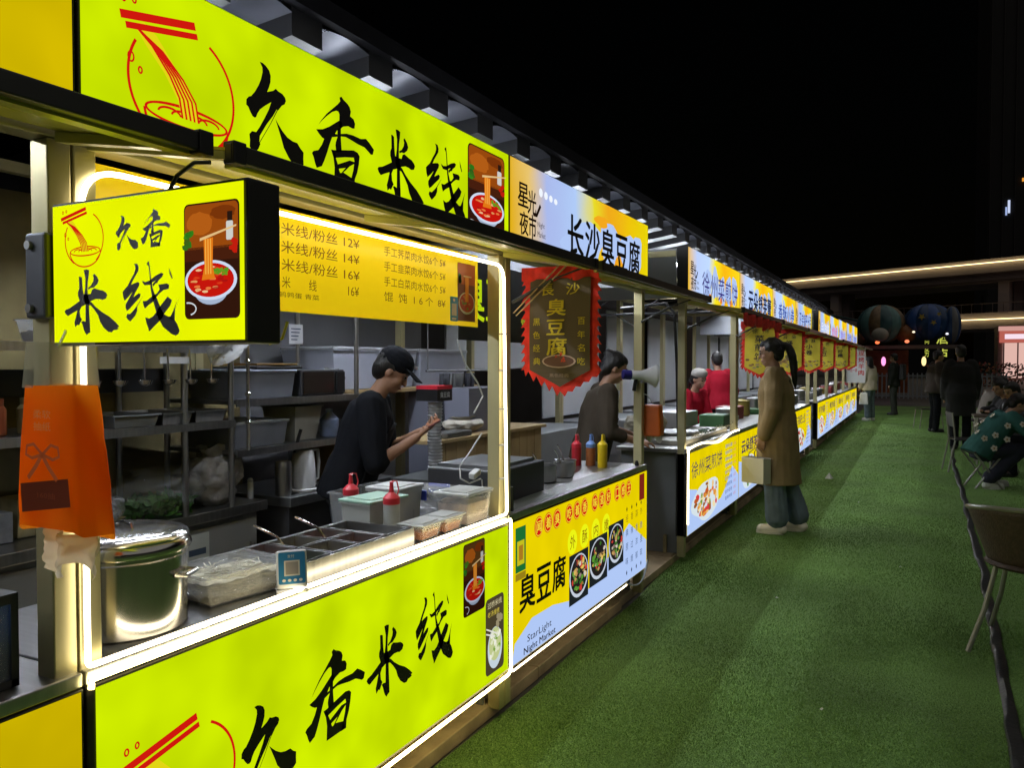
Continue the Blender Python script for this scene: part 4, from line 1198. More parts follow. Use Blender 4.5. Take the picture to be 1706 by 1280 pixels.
# ------------------------------------------------------------------ lime stall: back kitchen
wt = thing('work_table', 'dull steel work table with a printed notice, under the bags of greens', 'table', (-3.2, 2.35, .06))
m = MB(); m.box(-3.5, -2.98, 1.65, 3.08, .75, .80); m.build('top', M_STEEL, wt, bevel=.004)
m = MB(); m.box(-3.48, -3.02, 1.70, 3.04, .12, .748); m.build('cabinet', M_DSTEEL, wt)
for yb_ in (1.72, 2.18, 2.62):
    m = MB(); m.box(-3.018, -3.008, yb_, yb_ + .41, .16, .72); dd = m.build('door', M_GREYP, wt, bevel=.004)
    m = MB(); m.box(-3.007, -2.995, yb_ + .36, yb_ + .375, .45, .6); m.build('handle', M_STEEL, dd)
for yb_ in (1.70, 3.0):
    m = MB(); m.box(-3.05, -3.02, yb_, yb_ + .03, .06, .12); m.build('foot', M_BLACK, wt)
pr = PX(-3.006); pr.rect(2.56, .49, 2.72, .70, P('notice_paper', (.5, .55, .55), .6), 2); pr.rect(2.60, .60, 2.70, .63, P('notice_ink', (.03, .06, .12), .6), 3)
for i in range(4): pr.rect(2.58, .56 - i*.016, 2.70, .564 - i*.016, P('notice_ink', (.03, .06, .12), .6), 3)
pr.rect(2.58, .495, 2.71, .515, P('notice_teal', (.03, .18, .25), .6), 3)
pr.build('notice', wt)
bt = thing('side_counter', 'dark steel side counter carrying the kettle', 'counter', (-3.2, 3.6, .06))
m = MB(); m.box(-3.5, -2.90, 3.16, 4.1, .75, .80); m.build('top', M_DSTEEL, bt, bevel=.004)
m = MB(); m.box(-3.46, -2.93, 3.18, 4.08, .10, .748); m.build('cabinet', M_CHAR, bt)
m = MB(); m.box(-3.46, -2.95, 3.20, 4.0, .06, .10); m.build('plinth', M_BLACK, bt)

def bag(name, label, c, size, mat, fill=None, seed=0, cat='bag'):
    o = thing(name, label, cat, c)
    m = MB(); c = Vector(c)
    def f(u, v):
        a = u*2*math.pi; ph = v
        prof = math.sin(math.pi*min(1, .06 + ph*.80))**.55 if ph < .8 else .42 + .2*(ph-.8)/.2
        prof = max(.05, prof)
        d = Vector((math.cos(a)*size[0]*prof, math.sin(a)*size[1]*prof, size[2]*ph))
        k_ = 1 + .22*noise.noise(d*18 + Vector((seed, 0, 0))) + .10*noise.noise(d*45 + Vector((seed, 5, 0)))
        return (c.x + d.x*k_, c.y + d.y*k_, c.z + .001 + max(0, d.z*(1 + .10*noise.noise(d*14)*(ph > .1))))
    m.grid(f, 44, 26); m.build('bag_film', mat, o, smooth=2)
    if fill:
        m = MB()
        for i in range(420):
            a = random.random()*6.28; r_ = random.random()**.5; zz = random.random()*.5
            p = c + Vector((math.cos(a)*size[0]*.8*r_, math.sin(a)*size[1]*.8*r_, .012 + size[2]*zz*.8*(1-.4*r_)))
            q = Vector((random.uniform(-1, 1), random.uniform(-1, 1), random.uniform(-.3, 1))).normalized()*random.uniform(.025, .06)
            s_ = q.orthogonal().normalized()*random.uniform(.006, .016)
            m.add([p, p + q*.5 + s_, p + q, p + q*.5 - s_], [(0, 1, 2, 3)])
        ob = m.build('greens', fill, o); ob['kind'] = 'stuff'
    return o
M_GRN = P('leafy_greens', (.06, .19, .035), .5, var=.6, vscale=40)
bag('vegetable_bag', 'plastic bag of chopped leafy greens slumped on the steel work table', (-3.10, 2.50, .80), (.15, .22, .22), P('clear_bag_film', (.6, .64, .62), .12, alpha=.16, var=.4, vscale=14, bump=.9, bscale=22), M_GRN, 1)
bag('plastic_bag', 'tall tied plastic bag standing beside the greens on the work table', (-3.10, 2.84, .80), (.11, .15, .30), P('white_bag_film', (.55, .55, .56), .25, alpha=.75, var=.3, vscale=12, bump=.8, bscale=25), None, 4)
m = MB(); m.cyl((-3.08, 3.06, .80), (-3.08, 3.06, .885), .016, n=12); m.lathe([(.01, 0), (.016, .008), (.01, .02), (0, .022)], (-3.08, 3.06, .885), n=12)
tag(m.build('tap', M_WHITE, smooth=True), 'small white tap at the corner of the steel work table', 'tap')

# steel shelving with trays and bins
sr = thing('shelf_rack', 'stainless shelf rack with trays and bins at the back of the lime stall', 'rack', (-3.2, 2.9, .8))
for (x_, y_) in ((-2.97, 2.555), (-2.97, 2.83), (-3.42, 2.555), (-3.42, 2.83), (-2.97, 3.80), (-3.42, 3.80)):
    m = MB(); m.cyl((x_, y_, .802), (x_, y_, 1.98), .014, n=10); m.build('upright', M_STEEL, sr, smooth=True)
for (ya_, yb_, z_) in ((1.5, 2.83, 1.225), (1.5, 2.83, 1.58), (2.84, 3.80, 1.32), (2.84, 3.80, 1.075)):
    m = MB(); m.box(-3.45, -2.95, ya_, yb_, z_ - .02, z_); s_ = m.build('shelf', M_DSTEEL if z_ != 1.225 else M_STEEL, sr, bevel=.003)
    m = MB(); m.box(-2.949, -2.94, ya_, yb_, z_ - .032, z_ + .003); m.build('lip', M_STEEL, s_)
m = MB(); m.box(-3.46, -3.44, 1.5, 2.83, 1.36, 1.475); m.build('dark_rail', M_CHAR, sr)
m = MB(); m.tube([(-2.93, 2.90, 1.075), (-2.93, 2.90, 1.2), (-2.93, 2.90, 1.62)], .009, n=8); hp = m.build('hanging_rod', M_POLISH, sr, smooth=True)
for z_ in (1.2, 1.34, 1.5):
    m = MB(); m.lathe([(.009, 0), (.015, .006), (.015, .016), (.009, .022)], (-2.93, 2.90, z_), n=10); m.build('joint', M_POLISH, hp, smooth=True)
for i, (ya_, yb_) in enumerate(((2.20, 2.42), (2.44, 2.60), (2.62, 2.80))):
    tub('steel_pan', ['shallow steel pan on the rack, nearest the tarpaulin side', 'shallow steel pan in the middle of the rack shelf', 'shallow steel pan at the rack upright'][i], -3.12, (ya_ + yb_)/2, 1.225, .30, yb_ - ya_, .055, M_STEEL if i else M_GREYP, taper=.9, cat='pan', group='steel pans on the rack')
for i in range(3):
    y_ = 1.75 + i*.28
    tub('clear_bin', ['clear bin with a warm reflection on the top shelf, behind the tissue packet', 'middle clear bin on the top shelf', 'clear bin at the end of the top shelf'][i], -3.15, y_ + .35, 1.58, .28, .22, .10, M_CLEAR, content=(P('bin_fill%d' % i, [(.35, .22, .1), (.12, .12, .1), (.2, .2, .2)][i], .6), .5), cat='bin', group='clear bins on the top shelf')
    m = None
panel('white_slip', 'white paper slip sticking out under the top shelf', 'paper', -2.94, -2.936, 2.40, 2.56, 1.50, 1.53, M_WHITE, bevel=0)
tub('storage_bin', 'translucent storage bin with blue clip on the upper shelf', -3.15, 3.08, 1.32, .32, .44, .135, P('dusky_bin', (.3, .33, .4), .3, alpha=.8), lid=P('bin_lid', (.35, .4, .5), .35), taper=.93, clips=None, content=(P('red_packs', (.35, .1, .08), .5, var=.5, vscale=14), .5), cat='bin')
tub('storage_bin', 'translucent storage bin with handle label on the lower shelf', -3.15, 3.04, 1.075, .32, .40, .12, P('dusky_bin', (.3, .33, .4), .3, alpha=.8), lid=P('bin_lid2', (.4, .44, .46), .35), taper=.93, content=(P('pale_packs', (.4, .38, .28), .5, var=.5, vscale=14), .55), cat='bin')
mw = thing('oven', 'small black countertop oven on the upper shelf beside the bin', 'oven', (-3.15, 3.52, 1.321))
m = MB(); m.box(-3.34, -2.98, 3.34, 3.70, 1.322, 1.465); m.build('case', M_CHAR, mw, bevel=.006)
m = MB(); m.box(-2.979, -2.974, 3.35, 3.60, 1.335, 1.455); m.build('door_glass', P('smoky_glass', (.03, .022, .018), .12), mw)
m = MB(); m.box(-2.979, -2.966, 3.62, 3.69, 1.335, 1.455); m.build('control_strip', M_BLACK, mw, bevel=.002)
for i, (z_, w_) in enumerate(((1.468, .34), (1.486, .30))):
    panel('baking_tray', ['black baking tray laid on the storage bin', 'gold rimmed baking tray on top of the black one'][i], 'tray', -3.30, -2.99, 3.02, 3.02 + w_, z_ + .004, z_ + .016, [M_BLACK, P('brass_tray', (.35, .22, .08), .3, .8)][i])
# carton, bucket, cups on the lower shelf
tub('white_bucket', 'square white bucket with flared rim on the lower shelf', -3.12, 3.42, 1.075, .24, .22, .19, P('cream_bucket', (.46, .46, .4), .4), taper=.78, cat='bucket')
lathe_thing('detergent_bottle', 'white and blue bottle lying near the bucket on the lower shelf', 'bottle', [(.05, 0), (.055, .01), (.055, .10), (.02, .14), (.02, .16), (0, .165)], (-3.06, 3.66, 1.076), P('blue_white', (.3, .38, .6), .4, var=.4, vscale=12))
panel('wooden_crate', 'pale wooden crate with printed side under the shelf by the vendor', 'crate', -3.2, -2.98, 3.62, 3.92, .80, 1.04, M_CARD)
bx0 = PX(-2.9788); bx0.text('Market', 3.63, .97, .05, P('crate_ink', (.03, .02, .015), .7), w=.2, bold=.02); ob = bx0.build('crate_print', [o for o in col.objects if o.name.startswith('wooden_crate')][0])
# steel thermos and kettle
lathe_thing('ribbed_canister', 'ribbed steel canister on the side counter beside the kettle', 'canister', [(.042, 0)] + [(.042 + (.002 if k_ % 2 else 0), .005 + k_*.008) for k_ in range(21)] + [(.04, .18), (.036, .182), (.036, .175), (0, .175)], (-3.0, 3.215, .80), M_STEEL)
kt = thing('kettle', 'white upright electric kettle on the side counter', 'kettle', (-3.0, 3.37, .801))
m = MB(); m.lathe([(.075, 0), (.078, .012), (.07, .02), (.066, .12), (.058, .21), (.05, .228), (0, .235)], (-3.0, 3.37, .802), n=28); m.build('body', M_WHITE, kt, smooth=True)
m = MB(); m.tube([(-2.99, 3.43, 1.02), (-2.99, 3.475, 1.02), (-2.99, 3.485, .95), (-2.99, 3.475, .86), (-2.99, 3.437, .85)], .010, n=8); m.build('handle', M_WHITE, kt, smooth=True)
m = MB(); m.cyl((-2.94, 3.40, .83), (-2.933, 3.402, .83), .008, n=10); m.build('switch', M_BLACK, kt)
m = MB(); m.tube([(-2.98, 3.28, 1.02), (-2.97, 3.30, 1.10), (-2.965, 3.315, 1.145)], .009, n=8); tag(m.build('spatula_handle', M_BLACK, smooth=True), 'black utensil handle standing up by the kettle', 'utensil')
sd = MB(); sd.lathe([(.09, 0), (.10, .008), (.10, .014), (0, .014)], (-3.05, 3.62, .801), n=24); tag(sd.build('white_tray', M_WHITE, smooth=True), 'round white tray on the side counter right of the kettle', 'tray')

# large white storage boxes on a rear shelf
for i, (ya_, yb_) in enumerate(((3.88, 4.80), (4.84, 5.50))):
    tub('storage_box', ['large white lidded storage box above the vendor', 'large white lidded storage box, the one beyond the vendor'][i], -3.42, (ya_+yb_)/2, 1.335, .42, yb_ - ya_, .25, P('cool_white_box', (.44, .47, .56), .4, var=.06), lid=P('cool_white_lid', (.5, .52, .55), .35), taper=.92, lidh=.02, cat='box', group='large white storage boxes')
m = MB(); m.box(-3.68, -3.16, 3.85, 5.6, 1.305, 1.332)
ws = tag(m.build('plank_shelf', M_WOOD, bevel=.003), 'pale wooden plank shelf under the large white boxes', 'shelf')
for y_ in (3.9, 4.7, 5.5):
    m = MB(); m.box(-3.60, -3.56, y_, y_ + .04, .06, 1.304); m.build('support', M_DSTEEL, ws)

# ------------------------------------------------------------------ vendor's corner: cups, fridge box, hung trousers
cs = thing('cup_stack', 'tall stack of white paper cups beside the vendor', 'cups', (-2.62, 4.10, .80))
for i in range(22):
    z_ = .835 + i*.0195
    m = MB(); m.lathe([(.036, 0), (.044, .016), (.046, .018), (.046, .021), (.040, .021)], (-2.62 + .004*math.sin(i*.4), 4.11, z_), n=20); m.build('cup', M_WHITE, cs, smooth=True)
m = MB(); m.box(-2.70, -2.55, 4.03, 4.20, 1.275, 1.345); lb = m.build('label_box', M_BLACK, cs)
m = MB(); m.box(-2.70, -2.55, 4.03, 4.20, 1.346, 1.368); m.build('label_top', M_REDC, cs)
pr = PX(-2.549); pr.text('臭豆腐', 4.06, 1.295, .034, M_WHITE, w=.11, bold=.02); pr.build('lettering', lb)
fb = thing('chest_cooler', 'low dark grey chest cooler behind the front counter by the lit post', 'cooler', (-2.4, 4.1, .06))
m = MB(); m.box(-2.75, -2.16, 3.86, 4.70, .08, .79); m.build('body', P('cooler_grey', (.07, .08, .08), .4, var=.15), fb, bevel=.01)
m = MB(); m.box(-2.76, -2.15, 3.85, 4.71, .792, .83); m.build('lid', P('cooler_lid', (.11, .12, .12), .35, var=.15), fb, bevel=.006)
m = MB(); m.cyl((-2.3, 4.4, .831), (-2.3, 4.4, .86), .02, n=12); m.build('knob', M_BLACK, fb)
hr = thing('hanging_rail', 'thin hanging rail with clips at the back of the tofu stall', 'rail', (-3.0, 5.0, 1.44))
m = MB(); m.cyl((-3.0, 4.6, 1.45), (-3.0, 5.6, 1.45), .008, n=8); m.build('bar', M_DSTEEL, hr)
for y_ in (4.62, 5.58):
    m = MB(); m.cyl((-3.0, y_, 1.45), (-3.0, y_, 2.3), .005, n=6); m.build('hanger', M_DSTEEL, hr)
for i, (ya_, yb_, c_) in enumerate(((4.72, 4.86, (.035, .037, .045)), (4.88, 5.06, (.09, .092, .09)), (5.08, 5.2, (.045, .045, .055)))):
    m = MB()
    m.grid(lambda u, v: (-2.97 + .02*math.sin(u*11 + v), ya_ + (yb_-ya_)*u + .01*math.sin(v*7), .80 + .63*v), 20, 10)
    tag(m.build('hung_trousers', P('cloth_%d' % i, c_, .85, bump=.2, bscale=60), smooth=2, solid=.02), ['black trousers hung at the back, nearest the cups', 'grey trousers hung at the back between the black pairs', 'black trousers hung at the back, farthest from the cups'][i], 'trousers', 'trousers hung on the rail')

# cables and socket beside the lit post
ck = thing('power_cable', 'white power cable looping down with a socket behind the lit post', 'cable', (-1.66, 2.9, .9))
m = MB(); m.tube([(-1.72, 2.875, 1.60), (-1.70, 2.905, 1.50), (-1.68, 2.975, 1.42), (-1.67, 3.005, 1.36), (-1.68, 2.945, 1.29)], .0035, n=6); m.build('lead', M_WHITE, ck, smooth=True)
m = MB(); m.tube([(-1.67, 2.995, 1.20), (-1.69, 2.935, 1.13), (-1.71, 2.875, 1.07), (-1.70, 2.865, 1.02), (-1.68, 2.905, .995), (-1.67, 2.985, 1.005)], .0035, n=6); m.build('lead', M_WHITE, ck, smooth=True)
m = MB(); m.obox((-1.68, 2.950, 1.03), (.03, .055, .028), (20, 10, 0)); m.build('socket', M_WHITE, ck, bevel=.005)
m = MB(); m.tube([(-1.67, 2.995, 1.0), (-1.67, 3.000, .95), (-1.67, 2.995, .90)], .0035, n=6); m.build('lead', M_WHITE, ck, smooth=True)

# ------------------------------------------------------------------ pennants hung across the aisle side of the row
def pennant(label, y, zt_, body, border, kind, texts, pole=True, w=.36, h=.54, x0=-1.51):
    o = thing('pennant', label, 'pennant', (x0 + w/2, y, zt_ - h), group='pennants hung from the awnings')
    hw = w/2; cx0 = x0 + hw
    def shape(m_, off=0.0):
        b = hw - m_; n_ = 22; pts_ = []
        zb_ = zt_ - h*.80
        pts_.append((-b, zt_ - m_*.6)); 
        return b, zb_
    # red flame border
    pts_ = [(-hw*.98, zt_)]
    nT = 12
    for i in range(nT):
        z_ = zt_ - (h*.80)*(i + .2)/nT
        pts_ += [(-hw*.90, z_), (-hw*.985 - .004, z_ - h*.058), (-hw*.93, z_ - h*.05)]
    zc = zt_ - h*.80
    nB = 9
    for i in range(nB + 1):
        t_ = i/nB; xx = -hw*.9 + t_*1.8*hw
        zz = zc - (h*.17)*(1 - abs(2*t_ - 1))
        pts_ += [(xx, zz - .028), (xx + .014, zz - .006)]
    for i in reversed(range(nT)):
        z_ = zt_ - (h*.80)*(i + .2)/nT
        pts_ += [(hw*.93, z_ - h*.05), (hw*.985 + .004, z_ - h*.058), (hw*.90, z_)]
    pts_.append((hw*.98, zt_))
    def wave(px_, z_):
        return .004*math.sin(px_*22 + y) * (zt_ - z_)/h + .006*math.sin(z_*9 + y*3)
    def cloth(nm, P2, mat, off, par):
        m = MB(); tri = tessellate_polygon([[Vector((a, b, 0)) for a, b in P2]])
        m.add([(cx0 + a, y + off + wave(a, b), b) for a, b in P2], tri)
        return m.build(nm, mat, par, solid=.002 if par is o and nm == 'border' else 0)
    bo = cloth('border', pts_, border, 0, o)
    b = hw*.76
    inner = []
    k_ = 8
    for i in range(k_ + 1): inner.append((-b, zt_ - .05 - (h*.80 - .05)*i/k_))
    for i in range(1, k_): inner.append((-b + 2*b*i/k_, zc - (h*.13)*(1 - abs(2*i/k_ - 1))))
    for i in range(k_, -1, -1): inner.append((b, zt_ - .05 - (h*.80 - .05)*i/k_))
    cloth('field', inner, body, -.011, o)
    m = MB(); m.grid(lambda u, v: (cx0 - hw*.97 + w*.97*u, y - .006 - .010*abs(math.sin(u*13 + 1)) , zt_ - (.055 + .008*math.sin(u*20))*v), 40, 3)
    m.build('gathered_top', border, o, smooth=2)
    fl = PY(y - .0095, cx0)
    fl.step = .0008
    for (tx, u, v, hh, ww, mt, bd) in texts:
        k2, f2, tw, th = text_geo(tx, bd)
        fl._m(mt)
        sx, sy = ww/tw, hh/th
        for q, (ox, oy) in enumerate(((-1, -.6), (1, .6), (0, 0)) if bd > .008 else ((0, 0),)):
            fl.mb.add([(cx0 + u + (a_ + ox*bd*.7)*sx, y - .016 - q*.0003 + wave(u + a_*sx, zt_ + v + b_*sy), zt_ + v + (b_ + oy*bd*.7)*sy) for a_, b_ in k2], f2)
    if kind == 'bowl':
        for lay_, (rx, rz, mt) in enumerate(((.078, .028, P('pn_bowl_rim', (.55, .42, .38), .6)), (.070, .023, P('pn_bowl_in', (.13, .06, .05), .6)))):
            fl._m(mt); vs_ = [(cx0 + rx*math.cos(i*.3927), y - .0165 - .0008*lay_ + wave(rx*math.cos(i*.3927), zt_ - .395), zt_ - .395 + rz*math.sin(i*.3927)) for i in range(16)]
            fl.mb.add(vs_, [tuple(range(16))])
        fl._m(P('pn_chili', (.6, .06, .02), .6))
        for i in range(6):
            a_, b_ = random.uniform(-.02, .035), random.uniform(-.012, .03)
            fl.mb.add([(cx0 + a_, y - .019 + wave(a_, zt_ - .39), zt_ - .395 + b_), (cx0 + a_ + .012, y - .019 + wave(a_, zt_ - .39), zt_ - .39 + b_), (cx0 + a_ + .004, y - .019 + wave(a_, zt_ - .39), zt_ - .38 + b_)], [(0, 1, 2)])
    else:
        for i in range(26):
            fl._m(P('pn_food%d' % (i % 4), [(.35, .2, .06), (.2, .1, .03), (.4, .3, .12), (.12, .2, .04)][i % 4], .6))
            a_, b_ = random.uniform(-b*.8, b*.8), random.uniform(0, .09)
            rr = random.uniform(.01, .022)
            fl.mb.add([(cx0 + a_ + rr*math.cos(t_), y - .017 - i*.0001 + wave(a_, zc), zc - .01 + b_ + rr*.6*math.sin(t_)) for t_ in (0, 1.05, 2.1, 3.14, 4.19, 5.24)], [(0, 1, 2, 3, 4, 5)])
    fl.build('field_print', o)
    if pole:
        for dzp in (0, .012):
            m = MB(); m.cyl((cx0 - .205 + dzp, y - .03, zt_ - .19 - dzp), (cx0 + .01 + dzp*3, y - .02, zt_ + .01), .003, n=6); m.build('bamboo_stick', M_WOOD, o)
    return o
M_PNB = P('brown_banner_cloth', (.10, .075, .05), .8, var=.15, vscale=4)
M_PNY = P('yellow_banner_cloth', (.65, .52, .04), .8, var=.2, vscale=5)
M_GOLD = P('gold_print', (.62, .5, .015), .6)
M_PK = P('black_print', (.02, .02, .03), .7)
col_y = lambda s_, u: [(ch, u, -.245 - .055*i, .030, .032, M_GOLD, .01) for i, ch in enumerate(s_)]
pennant('brown pennant with red flame edge and gold writing at the tofu stall', 3.06, 1.905, M_PNB, M_RED, 'bowl',
        [('長', -.085, -.120, .048, .06, M_GOLD, .015), ('沙', .030, -.120, .048, .06, M_GOLD, .015),
         ('臭', -.055, -.205, .068, .085, M_GOLD, .03), ('豆', -.055, -.285, .062, .08, M_GOLD, .03), ('腐', -.055, -.370, .072, .09, M_GOLD, .03)] + col_y('黑色经典', -.118) + col_y('百年名吃', .085)
        + [('黑色经典', -.045, -.462, .016, .09, P('faint_print', (.3, .22, .18), .7), 0)])
yb3 = G3 + W
def ylw(label, y, a, b, zt_=1.9, seedt=0):
    pennant(label, y, zt_, M_PNY, M_RED, 'food', [(a[0], -.07, -.115, .045, .05, M_PK, .01), (a[1], .025, -.115, .045, .05, M_PK, .01)] +
            [(ch, -.045, -.20 - .082*i, .066, .085, M_PK, .02) for i, ch in enumerate(b)], pole=(seedt == 0))
ylw('yellow pennant with black writing beside the head of the woman in khaki', yb3 - .03, '徐州', '菜煎饼')
ylw('yellow pennant just behind the ponytail of the woman in khaki', yb3 + W - .03, '云朵', '舒芙蕾', seedt=1)
ylw('yellow pennant in the middle of the far row', yb3 + 2*W - .03, '香酥', '小卷', seedt=1)
ylw('yellow pennant at the second gap in the row', yb3 + 3*W - .03, '锅巴', '土豆', seedt=1)
ylw('yellow pennant past the second gap in the row', 14.5 + W, '手打', '柠檬', seedt=1)
ylw('yellow pennant on the farthest stalls', 14.5 + 2*W, '烤', '冷面', seedt=1) if False else ylw('yellow pennant on the farthest stalls', 14.5 + 2*W, '美味', '冷面', seedt=1)
ww_ = thing('price_banner', 'white hanging price banner with red writing at the end of the row', 'banner', (-1.35, 20.3, 1.0))
m = MB(); m.box(-1.52, -1.10, 20.3, 20.305, 1.05, 1.88); m.build('cloth', M_WHITE, ww_)
pr = PY(20.2995); 
for i, ch in enumerate('现烤羊肉'): pr.text(ch, -1.25, 1.68 - i*.15, .12, P('red_print', (.5, .02, .02), .6), w=.12, bold=.03)
pr.text('一元一串', -1.48, 1.3, .09, P('red_print', (.5, .02, .02), .6), w=.2, bold=.02); pr.build('lettering', ww_)
# bunched red valance cloth on the pancake stall awning
m = MB(); m.grid(lambda u, v: (-1.128 + .012*math.sin(u*37) + .03*v*0, G3 + .03 + (W - .06)*u, 1.872 - (.085 + .012*math.sin(u*17) + .01*math.sin(u*43))*v), 90, 4)
tag(m.build('red_valance', M_RED, smooth=2, solid=.003), 'bunched dark red cloth along the awning of the pancake stall', 'valance')

# ------------------------------------------------------------------ tofu stall
mn = thing('menu_banner', 'black menu banner with lime lettering inside the tofu stall, behind the brown pennant', 'banner', (-2.2, 3.6, 1.5))
m = MB(); m.box(-2.06, -2.055, 3.45, 4.75, 1.62, 2.03); mb_ = m.build('sheet', P('black_banner', (.015, .015, .017), .5), mn)
pr = PX(-2.055); lim = EM((200, 232, 20), .8, sample=False)
pr.text('臭豆', 3.50, 1.72, .24, lim, w=.44, bold=.02)
pr.text('臭豆', 3.50, 1.72, .24, lim, w=.44, bold=.02)
wh = EM((220, 150, 220), .8, sample=False); bl = EM((120, 190, 240), .8, sample=False)
for i in range(4):
    pr.ell(4.32 + i*.085, 1.955, .035, .048, wh, 2, n=16); pr.text('经典爆款'[i], 4.303 + i*.085, 1.935, .034, EM((190, 40, 90), .8, sample=False), w=.034, lay=4)
for r_ in range(2):
    for i in range(4): pr.text('原味香辣酸辣蒜香'[(r_*4 + i) % 8], 4.29 + i*.09, 1.86 - r_*.075, .062, bl, w=.075, bold=.02, lay=3)
pr.text('小份6元(6片)  大份10元(12片)', 4.15, 1.72, .045, EM((230, 236, 60), .8, sample=False), w=.55, bold=.015, lay=3)
pr.build('lettering', mb_)
wbx = thing('wooden_counter', 'slatted pale wooden counter with tray and bag inside the tofu stall', 'counter', (-2.7, 4.7, .06))
for i in range(12):
    m = MB(); m.box(-2.66, -2.645, 4.15 + i*.13, 4.275 + i*.13, .08, 1.0); m.build('board', M_WOOD, wbx, bevel=.002)
m = MB(); m.box(-3.0, -2.62, 4.12, 5.75, 1.0, 1.025); m.build('top', M_WOOD, wbx, bevel=.004)
bag('flour_bag', 'white paper sack lying open on the wooden counter', (-2.8, 4.75, 1.025), (.12, .18, .11), P('paper_sack', (.5, .47, .4), .7, bump=.4, bscale=20), None, 9)
panel('griddle_tray', 'dark flat tray on the wooden counter of the tofu stall', 'tray', -2.78, -2.64, 4.3, 4.6, 1.026, 1.06, M_DSTEEL)
fr = thing('deep_fryer', 'dark steel deep fryer with baskets on the tofu stall counter', 'fryer', (-1.83, 3.5, .863))
m = MB(); m.box(-2.03, -1.66, 3.12, 3.62, .864, 1.02); m.build('body', M_CHAR, fr, bevel=.008)
m = MB(); m.box(-2.0, -1.70, 3.16, 3.58, 1.021, 1.035); m.build('rim', M_DSTEEL, fr)
m = MB(); m.tube([(-1.70, 3.3, 1.05), (-1.66, 3.2, 1.14), (-1.64, 3.15, 1.17)], .008, n=8); m.build('basket_handle', M_BLACK, fr, smooth=True)
gs = thing('glass_screen', 'low glass splash screen along the front of the tofu stall counter', 'glass screen', (-1.555, 3.9, .863))
m = MB(); m.box(-1.556, -1.552, 3.06, 4.70, .866, .905); m.build('pane', M_GLASS, gs)
m = MB(); m.box(-1.56, -1.548, 3.045, 3.057, .864, .97); m.build('post', M_BLACK, gs)
for i, (x_, y_, r_, h_) in enumerate(((-1.80, 3.90, .075, .085), (-1.77, 4.12, .055, .075), (-1.86, 4.36, .06, .06))):
    p_ = thing('steel_cup', ['wide steel tub beside the fryer on the tofu counter', 'narrow steel tub, second on the tofu counter', 'low steel bowl near the sauce bottles'][i], 'pan', (x_, y_, .863), group='steel tubs on the tofu counter')
    m = MB(); m.lathe([(r_*.9, 0), (r_, .005), (r_, h_), (r_*1.06, h_ + .002), (r_*1.06, h_ + .006), (r_*.97, h_ + .004), (r_*.95, .01), (0, .01)], (x_, y_, .864), n=26); m.build('body', M_STEEL, p_, smooth=True)
    m = MB(); m.tube([(x_, y_, .88), (x_ - .02, y_ - .04, .99), (x_ - .03, y_ - .06, 1.02)], .004, n=6); m.build('spoon', M_POLISH, p_, smooth=True)
squeeze_bottle('red sauce bottle on the tofu counter', -1.90, 4.62, .862, M_REDC, P('red_bottle', (.45, .02, .03), .35), group='sauce bottles on the tofu counter', h=.15)
squeeze_bottle('blue capped sauce bottle on the tofu counter', -1.82, 4.66, .862, P('blue_cap', (.15, .28, .6), .35), P('sauce_amber', (.3, .1, .03), .3), group='sauce bottles on the tofu counter', h=.15)
squeeze_bottle('yellow sauce bottle on the tofu counter', -1.72, 4.60, .862, P('yellow_cap', (.75, .55, .01), .35), P('yellow_body', (.72, .5, .01), .35), group='sauce bottles on the tofu counter', h=.16)
mg = thing('megaphone', 'white megaphone with blue grip fixed to the end post of the tofu stall', 'megaphone', (-1.52, 4.86, 1.40))
ax_ = Vector((.80, .60, -.05)).normalized(); c0 = Vector((-1.60, 4.77, 1.43))
m = MB(); m.tube([c0, c0 + ax_*.04, c0 + ax_*.075, c0 + ax_*.11, c0 + ax_*.145, c0 + ax_*.165], [.028, .027, .031, .042, .058, .070], n=26, caps=False); m.build('horn', M_WHITE, mg, smooth=True, solid=.003)
m = MB(); m.cyl(c0 - ax_*.05, c0 + ax_*.005, .031, n=20); m.build('back', P('deep_blue', (.02, .015, .2), .4), mg, bevel=.004)
m = MB(); m.obox(c0 + ax_*.03 + Vector((0, 0, -.06)), (.02, .025, .08), (0, 10, 35)); m.build('grip', M_BLACK, mg, bevel=.004)
m = MB(); m.box(-1.545, -1.53, 4.80, 4.86, 1.38, 1.40); m.build('clamp', M_DSTEEL, mg)
tp = thing('tissue_packet', 'orange tissue packet hung on the end post of the tofu stall', 'tissue packet', (-1.5, 4.9, 1.02))
m = MB(); m.obox((-1.50, 4.93, 1.14), (.12, .09, .20), (0, 0, 0), taper=.86); pkk = m.build('packet', P('orange_packet_dim', (.6, .12, .01), .35, var=.1), tp, bevel=.012)
m = MB(); m.grid(lambda u, v: (-1.54 + .09*u, 4.93 + .02*math.sin(u*8), 1.04 - (.03 + .02*math.sin(u*9))*v), 8, 3); m.build('tissue_sheet', M_WHITE, tp, smooth=2)
m = MB(); m.tube([(-1.50, 4.93, 1.24), (-1.53, 4.90, 1.30), (-1.545, 4.86, 1.31)], .003, n=6); m.build('string', M_WHITE, tp)
m = MB(); m.lathe([(.012, 0), (.014, .008), (.008, .03), (0, .034)], (-1.56, 4.78, .863), n=12); tag(m.build('bell_push', M_BLACK, smooth=True), 'small black knob on the corner of the tofu counter', 'knob')

